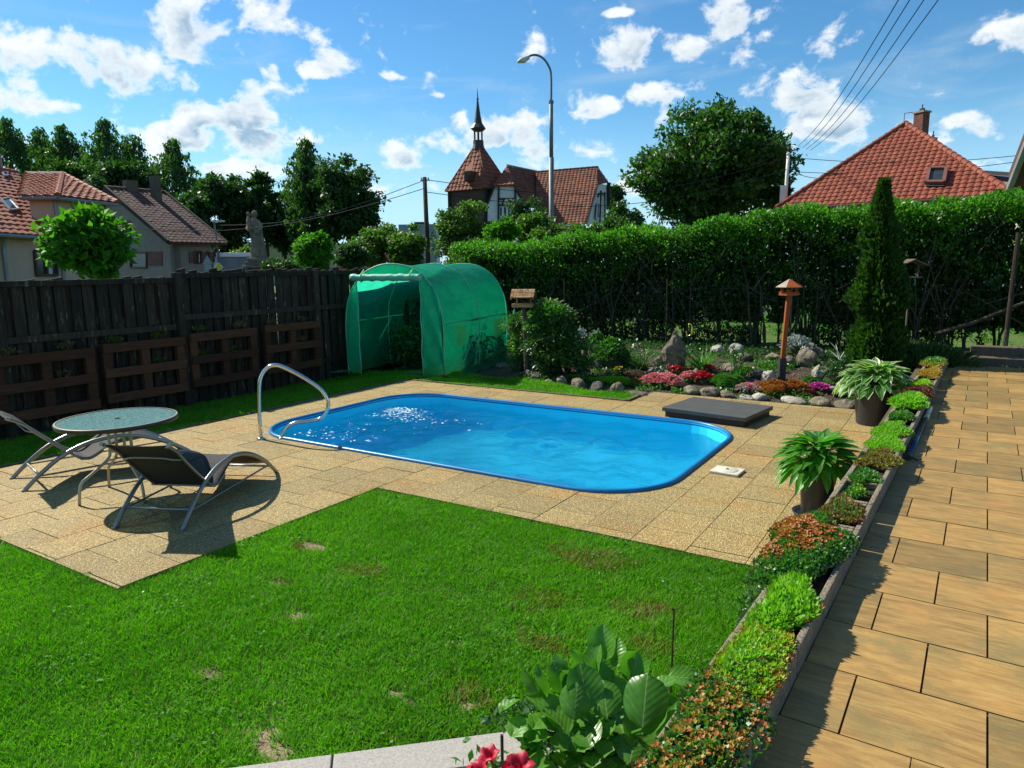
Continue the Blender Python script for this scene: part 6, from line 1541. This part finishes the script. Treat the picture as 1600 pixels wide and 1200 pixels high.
# main roof
m0 = VP(838,269,58.5); m1 = VP(934,261,57); lo0 = VP(868,350,54.5); lo1 = VP(914,349,53.2); mm_ = VP(934,288,55.3); mh = VP(935.5,275,56.2)
nM = (m0-lo1).cross(m1-lo1).normalized(); lo0 = onplane(862,350,lo1,nM); mm_ = onplane(934,288,lo1,nM); lo2 = onplane(838,330,lo1,nM)
tiled('roof_tiles', [m0, m1, mm_, lo1, lo0, lo2], .30, .28, M['tilevilladark'], vl, lift=.06); ridge(m0, m1, .10, M['tilevilla'], vl, .45)
hb_ = VP(951,285,58.5); tiled('roof_tiles', [mm_, hb_, m1], .36, .36, M['tilevilla'], vl, lift=.06)
wall([m0, m1, hb_+Fv*3-dn*1.5, VP(845,300,63)], .08, M['tilevilla'], vl, 'rear_roof')
wall([VP(918,350,54.6), VP(946,350,58.8), VP(949,289,58.8), VP(936,287,56.4)], .2, M['plasterwhite'], vl, 'gable_wall')
wn = (VP(949,289,58.8)-VP(936,287,56.4)); wn.z = 0; wn = wn.cross(dn).normalized(); wn = wn if wn.dot(Fv) < 0 else -wn
for a, c, da, dc_ in (((938,298),(936,350),56.5,56.5),((944,300),(944,350),57.8,57.8)):
    MB().bar(VP(*a,da)+wn*.06, VP(*c,dc_)+wn*.06, .13, .1, up=wn).build('timber', M['beam'], vl, world=True)
quadwin(VP(930,341,55.9), VP(937,341,56.8), VP(938,318,56.8), VP(932,317,56.0), vl, M['plasterwhite'], wn, 1, depth=.08)
b = MB()
pa_ = [VP(938+5.5*math.cos(a)+0, 308-6*math.sin(a), 56.8+1.1*math.cos(a)) for a in np.linspace(0, PI, 8)]
for a, c in zip(pa_[:-1], pa_[1:]): b.bar(a+wn*.1, c+wn*.1, .12, .1, up=wn)
b.build('arch_timber', M['beam'], vl, world=True)
MB().bar(hb_, VP(950,320,58.9), .3, .12).build('bargeboard', M['beam'], vl, world=True)
wall([VP(868,352,55), VP(914,352,53.6), Vector((VP(914,352,53.6).x, VP(914,352,53.6).y, GZ)), Vector((VP(868,352,55).x, VP(868,352,55).y, GZ))], .2, M['plasterwhite'], vl)

# ---- street furniture
def poleat(px, d): p = D(px, 400, d); return Vector((p.x, p.y, GZ))
sp0 = poleat(862, 24.); lamp = thing('street_lamp', 'tall curved-arm street lamp standing between the villa and the hedge', 'street lamp', tuple(sp0))
zt = lambda py, px=861: D(px, py, 24.).z-GZ
MB().tube([(0,0,0),(0,0,zt(250))], [.085,.085], 12).build('pole', M['galv'], lamp, smooth=True)
MB().tube([(0,0,zt(250)),(0,0,zt(168))], .065, 12).build('pole', M['galv'], lamp, smooth=True); MB().lathe([(.07,zt(170)),(.085,zt(170)),(.085,zt(166)),(.06,zt(166))], 12).build('collar', M['galv'], lamp)
arc_ = [(0,zt(168)),(0,zt(130)),(-.08,zt(116)),(-.26,zt(105)),(-.46,zt(100.5)),(-.62,zt(100.5)),(-.74,zt(102.5))]
MB().tube(spline([Rv*a+dn*z for a, z in arc_], 4), .036, 10).build('arm', M['galv'], lamp, smooth=True)
hd_ = Rv*(-.86)+dn*zt(106); Rl = Matrix((Rv, Fv, dn)).transposed() @ Matrix.Rotation(-.35, 3, 'Y')
b = MB(); 
for j, (x_, w_, h_) in enumerate(((.17,.05,.05),(.08,.10,.09),(-.08,.13,.10),(-.2,.11,.07),(-.26,.03,.03))):
    for k in range(10): a = 2*PI*k/10; b.v.append(tuple(hd_+Rl@Vector((x_, w_*math.cos(a), h_*math.sin(a)*.8))))
for j in range(4):
    for k in range(10): b.f.append((j*10+k, j*10+(k+1)%10, (j+1)*10+(k+1)%10, (j+1)*10+k)); b.mi.append(0)
b.f.append(tuple(range(10))[::-1]); b.mi.append(0); b.f.append(tuple(range(40,50))); b.mi.append(0)
b.build('lamp_head', M['cream'], lamp, smooth=True)
MB().lathe([(0,-.10),(.06,-.09),(.11,-.05),(.12,0)], 14, hd_+dn*-.02-Rv*.05).build('lamp_bowl', M['plasterwhite'], lamp, smooth=True)
MB().box((.09,0,zt(364)), (.14,.12,.35), rotz(0)).build('cable_box', M['plasterwhite'], lamp)
p1_ = poleat(669, 27.); up1 = thing('utility_pole', 'dark wooden utility pole left of the villa', 'utility pole', tuple(p1_))
zt1 = D(666,279,27.).z-GZ; MB().tube([(0,0,0),(-.05,0,zt1)], [.11,.08], 10).build('pole', M['bark'], up1, smooth=True)
for sx in (-.16,.1): MB().tube([Rv*sx+dn*(zt1-.1), Rv*sx+dn*(zt1-.02)], .03, 6).build('insulator', M['plasterwhite'], up1)
MB().bar(Rv*-.2+dn*(zt1-.12), Rv*.14+dn*(zt1-.12), .04).build('cross_arm', M['galv'], up1)
p2_ = poleat(1224, 31.5); up2 = thing('roof_mast', 'pale thin electricity mast above a light plastered block beside the red roof', 'mast', tuple(p2_))
zt2 = D(1225,246,31.5).z-GZ; MB().tube([(-.06,0,3.0),(0,0,zt2)], .07, 10).build('pole', M['plasterwhite'], up2, smooth=True)
MB().lathe([(0,.12),(.08,.08),(.09,0),(0,0)], 10, (0,0,zt2)).build('cap', M['plasterwhite'], up2, smooth=True)
zb2 = D(1220,315,31.5).z-GZ; MB().box(Rv*-.12+dn*(zb2/2+.2), (.27,.27,zb2+.9), rotz(0)).build('chimney_block', M['plasterwhite'], up2)
M['cable'] = mat('black_cable', (.015,.016,.018), (.02,.02,.022), .6, 5)
def cable(pts, r, lab): 
    P = [Vector(p) for p in pts]; o = MB().tube(P, r, 5).build('overhead_wire', M['cable']); recenter(o); meta(o, lab, 'wire', 'overhead wires')
for (x0, y0, x1, y1, lab) in ((1247,228,1412,-14,'leftmost of the four wires rising steeply to the top edge'),(1254,231,1430,-14,'second of the four steep wires'),(1260,233,1453,-14,'third of the four steep wires'),(1266,235,1476,-14,'rightmost of the four steep wires')):
    a, c = D(x0, y0, 31.), D(x1, y1, 12.5); cable([lerp(a, c, i/10)-dn*(.35*math.sin(PI*i/10)) for i in range(11)], .010, lab)
top1 = p1_+dn*(zt1-.1); top2 = p2_+dn*(zt2-.1)
for k, (a, c, sag, lab) in enumerate(((top1, top2, 1.0, 'upper wire between the utility pole and the pale mast'),(top1-dn*.45, top2-dn*.5, 1.0, 'lower wire between the utility pole and the pale mast'),
    (top1, D(345,352,34), .5, 'wire from the utility pole down to the left past the statue'),(top1-dn*.3, D(-40,318,22), 1.2, 'long wire from the utility pole over the two left houses'),
    (top2, D(1640,238,26), .3, 'upper wire from the pale mast across the red roof'),(top2-dn*.6, D(1640,246,26), .3, 'lower wire from the pale mast across the red roof'),(top2-dn*.5, D(1284,279,31), .1, 'short drop wire from the mast to the verge of the red roof'))):
    cable([lerp(a, c, i/12)-dn*(sag*math.sin(PI*i/12)) for i in range(13)], .013, lab)
# small lamp by the grey house
q = poleat(346, 31.); sl2 = thing('street_lamp', 'short grey street lamp with flat head in front of the grey house', 'street lamp', tuple(q)); z_ = D(339,347,31.).z-GZ
MB().tube([(0,0,0),tuple(Rv*-.2+dn*z_)], [.05,.035], 8).build('pole', M['galv'], sl2); MB().box(Rv*.0+dn*(z_+.02), (.5,.12,.06), Matrix((Rv,Fv,dn)).transposed()).build('lamp_head', M['plasterwhite'], sl2)
# signs
M['signback'] = mat('sign_back', (.30,.42,.42), (.25,.36,.36), .5, 3, metal=.3); M['yel'] = mat('sign_yellow', (.75,.62,.02), (.7,.58,.02), .5, 3); M['signred'] = mat('sign_red', (.5,.03,.02), (.45,.03,.02), .5, 3)
def diamond(c, r, off, m, par, nm, n=4, a0=0):
    P = [c+Rv*(r*math.cos(a0+2*PI*k/n))+dn*(r*math.sin(a0+2*PI*k/n))-Fv*off for k in range(n)]; MB().slab(P, .015).build(nm, m, par, world=True)
q = poleat(342, 25.); s1 = thing('priority_road_sign', 'yellow diamond road sign with white border in front of the white car', 'road sign', tuple(q)); c = D(341.5,417.5,25.)
diamond(c, .17, 0, M['plasterwhite'], s1, 'border'); diamond(c, .135, .02, M['yel'], s1, 'face'); MB().tube([(0,0,0),tuple(c-q+dn*.1+Fv*.05)], .03, 8).build('pole', M['galv'], s1)
q = poleat(323, 26.); s2 = thing('road_sign', 'back of a triangular road sign with plates below it, left of the white car', 'road sign', tuple(q)); c = D(324,408,26.)
diamond(c, .22, 0, M['signback'], s2, 'triangle', 3, PI/2); MB().box(c-dn*.24, (.26,.015,.22), Matrix((Rv,Fv,dn)).transposed()).build('plate', M['signback'], s2, world=True); MB().tube([(0,0,0),tuple(c-q+Fv*.04)], .03, 8).build('pole', M['galv'], s2)
q = poleat(609, 23.); s3 = thing('yield_sign', 'faded red and white give-way triangle above the greenhouse', 'road sign', tuple(q)); c = D(609,402,23.)
diamond(c, .22, 0, M['signred'], s3, 'border', 3, -PI/2); diamond(c, .13, .02, M['plasterwhite'], s3, 'face', 3, -PI/2); MB().tube([(0,0,0),tuple(c-q+Fv*.04)], .03, 8).build('pole', M['galv'], s3)
q = poleat(655, 24.); s4 = thing('wayside_shrine', 'small grey gabled shrine box above the greenhouse roof', 'shrine', tuple(q)); z_ = D(655,405,24.).z-GZ
MB().box((0,0,z_/2), (.34,.3,z_+.1), Matrix((Rv,Fv,dn)).transposed()).build('pillar', M['plastergrey'], s4); 
b = MB().add([tuple(Rv*x_+Fv*y_+dn*(z_+zz_)) for x_, y_, zz_ in ((-.2,-.18,.05),(.2,-.18,.05),(0,-.18,.24),(-.2,.18,.05),(.2,.18,.05),(0,.18,.24))], [(0,1,2),(5,4,3),(0,3,4,1),(1,4,5,2),(2,5,3,0)]); b.build('roof', M['plasterwhite'], s4)
# ---- white car
q = D(357,430,33.); car = thing('parked_car', 'white car parked in the street, only its roof and windows above the fence', 'car', (q.x, q.y, GZ)); car.rotation_euler = (0,0,math.atan2(Rv.y, Rv.x)+math.radians(-58)); car.scale = (1,1,1.27)
M['carwhite'] = mat('white_car_paint', (.75,.76,.76), (.7,.71,.72), .25, 3, spec=.6)
b = MB(); secs = [(-2.1,.55,.86,.35),(-1.95,.62,.90,.28),(-1.0,.98,.93,.25),(1.2,1.0,.93,.25),(1.95,.95,.90,.28),(2.05,.7,.86,.35)]
for (x_, zt_, w_, zb_) in secs: b.v += [(x_,-w_,zb_),(x_,w_,zb_),(x_,w_,zt_-.1),(x_,w_*.93,zt_),(x_,-w_*.93,zt_),(x_,-w_,zt_-.1)]
for i in range(5):
    for k in range(6): b.f.append((i*6+k, i*6+(k+1)%6, (i+1)*6+(k+1)%6, (i+1)*6+k)); b.mi.append(0)
b.f += [(5,4,3,2,1,0), tuple(range(30,36))]; b.mi += [0,0]; b.build('body', M['carwhite'], car, bevel=.03)
def cabin(k, z0, z1, m, nm, f0=-1.05, f1=1.75, t0=-.35, t1=1.45):
    MB().add([(f0,-.86*k,z0),(f1,-.86*k,z0),(f1,.86*k,z0),(f0,.86*k,z0),(t0,-.70*k,z1),(t1,-.70*k,z1),(t1,.70*k,z1),(t0,.70*k,z1)], [(3,2,1,0),(4,5,6,7),(0,1,5,4),(1,2,6,5),(2,3,7,6),(3,0,4,7)]).build(nm, m, car, bevel=.03)
cabin(1., .98, 1.72, mat('car_glass', (.16,.20,.22), (.12,.15,.17), .2, 2, spec=.6), 'glasshouse')
MB().box((.55,0,1.76), (2.0,1.5,.15)).build('roof', M['carwhite'], car, bevel=.025)
for sy in (-1, 1):
    for (x0, x1) in ((-1.05,-.35),(.25,.28),(1.0,.95),(1.75,1.45)): MB().bar((x0, sy*.88, .98), (x1, sy*.72, 1.74), .12).build('pillar', M['carwhite'], car)
for x_ in (-1.3,1.3):
    for sy in (-1,1): w_ = MB(); w_.tube([(x_, sy*.75, .33),(x_, sy*.95, .33)], .33, 16); w_.build('wheel', M['slatedark'], car)
# ---- stone statue on its pedestal
M['stone'] = mat('weathered_sandstone', (.24,.20,.13), (.14,.12,.085), .95, 3, bump=1.5, c3=(.32,.27,.18))
sd = 30.; q = poleat(404, sd); st = thing('stone_statue', 'weathered sandstone saint statue in draped robe holding a child-like figure on a tall pedestal', 'statue', tuple(q)); st.rotation_euler = (0,0,math.atan2(Rv.y, Rv.x))
zs = D(404,403,sd).z-GZ
b = MB()
for (w_, z0, z1) in ((1.05,0,.3),(.82,.3,zs-.42),(1.12,zs-.42,zs-.30),(.95,zs-.30,zs-.15),(.8,zs-.15,zs)): b.box((0,0,(z0+z1)/2), (w_, w_, z1-z0))
b.build('pedestal', M['stone'], st, bevel=.03)
b = MB(); sec = [(0,.34,.26,.0),(.25,.31,.24,.0),(.6,.27,.21,.01),(.95,.26,.19,.0),(1.2,.27,.19,-.03),(1.42,.30,.18,-.06),(1.55,.22,.14,-.07),(1.62,.085,.085,-.07),(1.70,.095,.10,-.07),(1.80,.12,.13,-.06),(1.90,.11,.12,-.05),(1.97,.04,.05,-.05)]
n = 22
for (z_, rx, ry, ox) in sec:
    for k in range(n):
        a = 2*PI*k/n; fo_ = 1+(.10*math.sin(a*5+z_*3)+.06*math.sin(a*9))*(1 if z_ < 1.3 else 0)
        b.v.append((ox+rx*fo_*math.cos(a), ry*fo_*math.sin(a), zs+z_))
for i in range(len(sec)-1):
    for k in range(n): b.f.append((i*n+k, i*n+(k+1)%n, (i+1)*n+(k+1)%n, (i+1)*n+k)); b.mi.append(0)
b.f.append(tuple(range(n))[::-1]); b.mi.append(0); b.f.append(tuple((len(sec)-1)*n+k for k in range(n))); b.mi.append(0)
b.tube([(-.30,0,zs+1.42),(-.36,-.12,zs+1.2),(-.22,-.26,zs+1.12),(-.16,-.28,zs+1.12)], [.08,.075,.06,.04], 8)
b.tube([(.18,0,zs+1.42),(.24,-.14,zs+1.2),(.08,-.25,zs+1.05),(.0,-.27,zs+1.03)], [.08,.075,.06,.04], 8)
b.tube([(-.20,-.22,zs+1.15),(-.24,-.2,zs+1.5),(-.25,-.16,zs+1.72)], [.09,.11,.06], 8); b.lathe([(0,-.08),(.07,-.05),(.085,0),(.06,.06),(0,.09)], 10, (-.26,-.15,zs+1.83))
b.tube([(.10,-.18,zs+.02),(.16,-.22,zs+.5),(.2,-.18,zs+.95)], [.07,.09,.06], 7)
o = b.build('figure', M['stone'], st, smooth=True); rm = o.modifiers.new('r','REMESH'); rm.mode = 'VOXEL'; rm.voxel_size = .035; rm.use_smooth_shade = True
# ---- yellowish hall far behind the trees, with red and blue market stand fronts
q = D(440,400,75.); fh = thing('distant_hall', 'long pale yellow low hall with red and blue panels far behind the trees', 'building', (q.x, q.y, GZ)); Rw = Matrix((Rv,Fv,dn)).transposed()
zt_ = D(440,383,75.).z-GZ; MB().box(Rv*0+dn*(zt_/2), (20,4,zt_), Rw).build('wall', mat('pale_yellow_wall', (.42,.42,.20), (.36,.36,.18), .9, 1), fh)
MB().box(dn*(zt_+.1)-Rv*4, (12,5,.3), Rw).build('roof', M['plasterwhite'], fh)
for (x_, w_, m_) in ((-1.6,1.6,M['plasterwhite']),(.6,1.5,M['signred']),(2.3,1.5,mat('blue_panel', (.03,.10,.35), (.03,.08,.3), .6, 2)),(5.0,1.5,mat('blue_panel_b', (.05,.15,.4), (.05,.12,.35), .6, 2)),(6.8,2.0,M['signred'])):
    MB().box(Rv*x_-Fv*2.05+dn*.9, (w_,.1,1.5), Rw).build('panel', m_, fh)
q = D(695,352,60.); fb2 = thing('distant_block', 'small grey-green flat-roofed building top between the shrubs left of the utility pole', 'building', (q.x, q.y, GZ)); c = D(655,352,62.)
MB().box((c.x-q.x, c.y-q.y, (c.z-GZ)/2), (3.2,3,c.z-GZ), Rw).build('wall', M['signback'], fb2)
MB().box((c.x-q.x+.3, c.y-q.y, (c.z-GZ)+.1), (1.2,1,.3), Rw).build('roof_box', M['slatedark'], fb2)
# ================================================================== trees
TR = {'dark': leafmat('tree_leaf_dark', (.018,.055,.012), (.040,.10,.018), .35, .5), 'mid': leafmat('tree_leaf_mid', (.022,.070,.010), (.050,.125,.016), .38, .5),
      'light': leafmat('tree_leaf_light', (.035,.12,.010), (.09,.26,.02), .45, .6, spec=.2), 'birch': leafmat('birch_leaf', (.035,.085,.018), (.06,.13,.028), .4, .5), 'olive': leafmat('shrub_leaf_olive', (.05,.11,.015), (.10,.18,.03), .4, .5)}
def crown_points(c, rx, rz, n, clumps, seed, flat=1., top=1., fill=.3):
    rg = np.random.default_rng(seed); C = rg.normal(size=(clumps,3)); C = unit(C)*(rg.random((clumps,1))**.42)*(.84+.22*rg.random((clumps,1)))
    C[:,2] *= top; pts = []; per = max(1, n//clumps); cr = rx*(.33 if clumps < 100 else .24)
    for k in range(clumps):
        s = cr*(.6+.7*rg.random()); q = unit(rg.normal(size=(per,3)))*(rg.random((per,1))**.5)*s
        q[:,2] *= .62; q[:,2] += np.abs(q[:,2])*.15
        pts.append(C[k]*np.array([rx-s*.5, (rx-s*.5)*flat, rz-s*.4])+q)
    P = np.concatenate(pts); return P+np.array(c), C*np.array([rx, rx*flat, rz])*.75+np.array(c)
def tree(label, px, ytop, d, wpx, ybot, matn, n, lsize, seed, name='broadleaf_tree', clumps=46, group=None, trunk=.16, flat=1., fill=True):
    """crown fitted between sky line ytop and lower edge ybot; stands on the ground at distance d"""
    top = D(px, ytop, d); bot = D(px, ybot, d); cz = (top.z+bot.z)/2; rz_ = (top.z-bot.z)/2; rx = wpx/2/F_*d
    base = Vector((top.x, top.y, GZ)); o = thing(name, label, 'tree', tuple(base), 0, group)
    ctr = D(px, (ytop+ybot)/2, d); P, C = crown_points((ctr.x, ctr.y, ctr.z), rx, rz_, int(n*1.7), int(clumps*1.5), seed, flat)
    P = P[P[:,2] > GZ+.05]
    addmesh('crown', leaves(P, lsize, TR[matn], nrm=np.array([0,0,.5]), rng=np.random.default_rng(seed)), o, kind='stuff')
    rnd = random.Random(seed); brs = []; fork = max(.4, bot.z-GZ+rz_*.25)
    brs.append(([(0,0,-.2),(rnd.uniform(-.1,.1),0,fork*.5),(rnd.uniform(-.15,.15),0,fork)], trunk, trunk*.75))
    for k in rnd.sample(range(len(C)), min(10, len(C))):
        e_ = Vector(C[k])-base; brs.append(([(0,0,fork*.9), (e_.x*.4, e_.y*.4, fork+(e_.z-fork)*.5), tuple(e_)], trunk*.5, .02))
    tubes_for(brs, 6).build('trunk', M['bark'], o, smooth=True); return o
def birch(label, px, ytop, d, wpx, ybot, n, seed, strands=150):
    top = D(px, ytop, d); bot = D(px, ybot, d); h_ = top.z-bot.z; rx = wpx/2/F_*d; base = Vector((top.x, top.y, GZ))
    o = thing('weeping_birch', label, 'tree', tuple(base), 0, 'birches behind the left houses' if px < 300 else None); rg = np.random.default_rng(seed); pts = []; brs = []
    rnd = random.Random(seed); brs.append(([(0,0,-.2),(.1,0,(top.z-GZ)*.5),(0,0,top.z-GZ-.3)], .2, .03))
    for s in range(strands):
        t_ = rg.random(); z0 = bot.z+h_*(.35+.65*t_); r0 = rx*(1-t_**2.2)*(.25+.75*rg.random())+.15; a = rg.random()*2*PI
        x0 = r0*math.cos(a); y0 = r0*math.sin(a); L_ = h_*(.16+.25*rg.random()); k = max(6, n//strands); q = np.linspace(0, 1, k)
        sx = x0*(1+.12*q); sy = y0*(1+.12*q); up_ = .06*h_*np.sin(PI*np.minimum(q*2.2, 1))
        p = np.stack([top.x+sx, top.y+sy, z0-L_*q+up_], 1)+rg.normal(size=(k,3))*.10; pts.append(p)
        if s % 6 == 0: brs.append(([(0,0,max(.5, z0-GZ-h_*.2)), (x0*.6,y0*.6,z0-GZ), (x0,y0,z0-GZ-.1)], .05, .012))
    P = np.concatenate(pts); P = P[P[:,2] > GZ]
    addmesh('crown', leaves(P, .24, TR['birch'], up=np.array([0,0,-1.]), nrm=None, aspect=.6, rng=rg), o, kind='stuff')
    tubes_for(brs, 5).build('trunk', M['bark'], o, smooth=True)
birch('weeping birch at the left picture edge above the pinkish house', 8, 186, 52, 80, 300, 3600, 1)
birch('weeping birch above the lit cross wing of the pinkish house', 95, 196, 54, 70, 300, 3600, 2)
birch('narrow weeping birch above the right end of the pinkish house roof', 60, 200, 56, 60, 300, 2600, 3)
birch('tall weeping birch between the two left houses', 160, 186, 52, 90, 320, 4600, 4)
birch('weeping birch behind the grey house chimneys', 205, 208, 54, 60, 320, 2600, 5)
birch('drooping birch right of the grey house, standing against the sky', 268, 219, 50, 76, 330, 3800, 6)
tree('yellow-green broadleaf tree among the birches above the pinkish house', 125, 240, 50, 90, 320, 'mid', 3600, .30, 7)
tree('dark broadleaf tree behind the grey house roof', 200, 250, 47, 110, 330, 'dark', 4200, .30, 8)
tree('round dark tree right behind the grey house', 350, 256, 46, 112, 400, 'dark', 6500, .28, 9)
tree('lower dark tree at the right end of the grey house roof', 305, 290, 44, 76, 402, 'dark', 3600, .26, 10)
tree('slim loose-crowned tree behind the statue', 408, 250, 46, 60, 395, 'dark', 2800, .26, 11, clumps=30)
birch('tall slender birch rising above the trees right of the statue', 478, 218, 44, 96, 400, 5200, 12, 190)
tree('broad dark linden left of the utility pole, fullest of the middle trees', 542, 240, 43, 118, 398, 'dark', 8500, .26, 13, clumps=60)
tree('dark tree filling the gap between the slender birch and the linden', 505, 280, 45, 80, 400, 'dark', 4200, .26, 14)
tree('dark trees low behind the statue pedestal', 440, 300, 48, 80, 402, 'dark', 4000, .28, 15)
tree('big spreading oak rising above the hedge in the centre right', 1118, 162, 40, 272, 372, 'mid', 30000, .27, 20, name='oak_tree', clumps=110, trunk=.4)
tree('small dark tree at the right gable of the villa', 962, 282, 62, 36, 345, 'dark', 1500, .3, 21)
tree('low tree in the gap between oak and red roof', 1215, 285, 38, 44, 330, 'dark', 1200, .24, 22, clumps=20)
def bush(label, px, ytop, d, wpx, ybot, matn, n, ls, seed, name='garden_bush', **k): return tree(label, px, ytop, d, wpx, ybot, matn, n, ls, seed, name, clumps=k.get('clumps', 30), trunk=.06)
bush('olive bush left of the give-way sign', 590, 343, 24, 90, 425, 'olive', 4200, .12, 30)
bush('olive bush between the give-way sign and the utility pole', 635, 350, 23, 66, 425, 'olive', 3000, .12, 31)
bush('low dark bush behind the fence left of the greenhouse', 550, 378, 22, 60, 425, 'dark', 2200, .11, 32)
bush('tall loose green bush right of the utility pole in front of the tower', 722, 308, 27, 110, 425, 'olive', 6500, .13, 33, clumps=44)
bush('bright round bush below the half-timbered gable', 786, 334, 20, 64, 400, 'light', 3400, .10, 34)
bush('dark yew-like bush in front of the villa main roof', 822, 305, 34, 84, 400, 'dark', 4600, .13, 35)
bush('mid-green bush at the foot of the tall street lamp', 845, 325, 23, 110, 410, 'olive', 5200, .12, 36, clumps=40)
bush('mid-green bush left of the street lamp foot, behind the hedge end', 760, 365, 19, 90, 430, 'mid', 3800, .10, 37)
bush('round bush right of the villa gable, before the oak', 968, 313, 25, 84, 400, 'mid', 4200, .12, 38)
bush('low bush between the villa roof and the hedge top', 915, 345, 22, 80, 400, 'olive', 3000, .11, 39)
bush('small yellow-green bush beside the statue pedestal', 378, 378, 33, 50, 425, 'olive', 1600, .13, 40)
bush('clipped low hedge-like bush right of the statue pedestal', 440, 403, 27, 70, 430, 'dark', 1800, .11, 41)
tree('small round-headed tree with bright sunlit leaves right behind the fence', 490, 359, 14.5, 66, 424, 'light', 3600, .085, 50, name='ball_tree', clumps=34, trunk=.05)
tree('bushy large-leaved tree with sunlit rim in front of the pinkish house', 140, 318, 13.2, 142, 440, 'light', 3400, .17, 51, name='young_tree', clumps=46, trunk=.07)
# light meadow and shrubs seen through the hedge feet
P = np.stack([RNG.uniform(-9,5,9000), RNG.uniform(15.8,22,9000), .32+.5*RNG.random(9000)**2], 1); k = noise2(P[:,0]+30, P[:,1], .8, 61) > .45
addmesh('meadow_plants', leaves(P[k], .12, TR['light'], up=np.array([0,0,.9]), aspect=.4), kind='stuff')
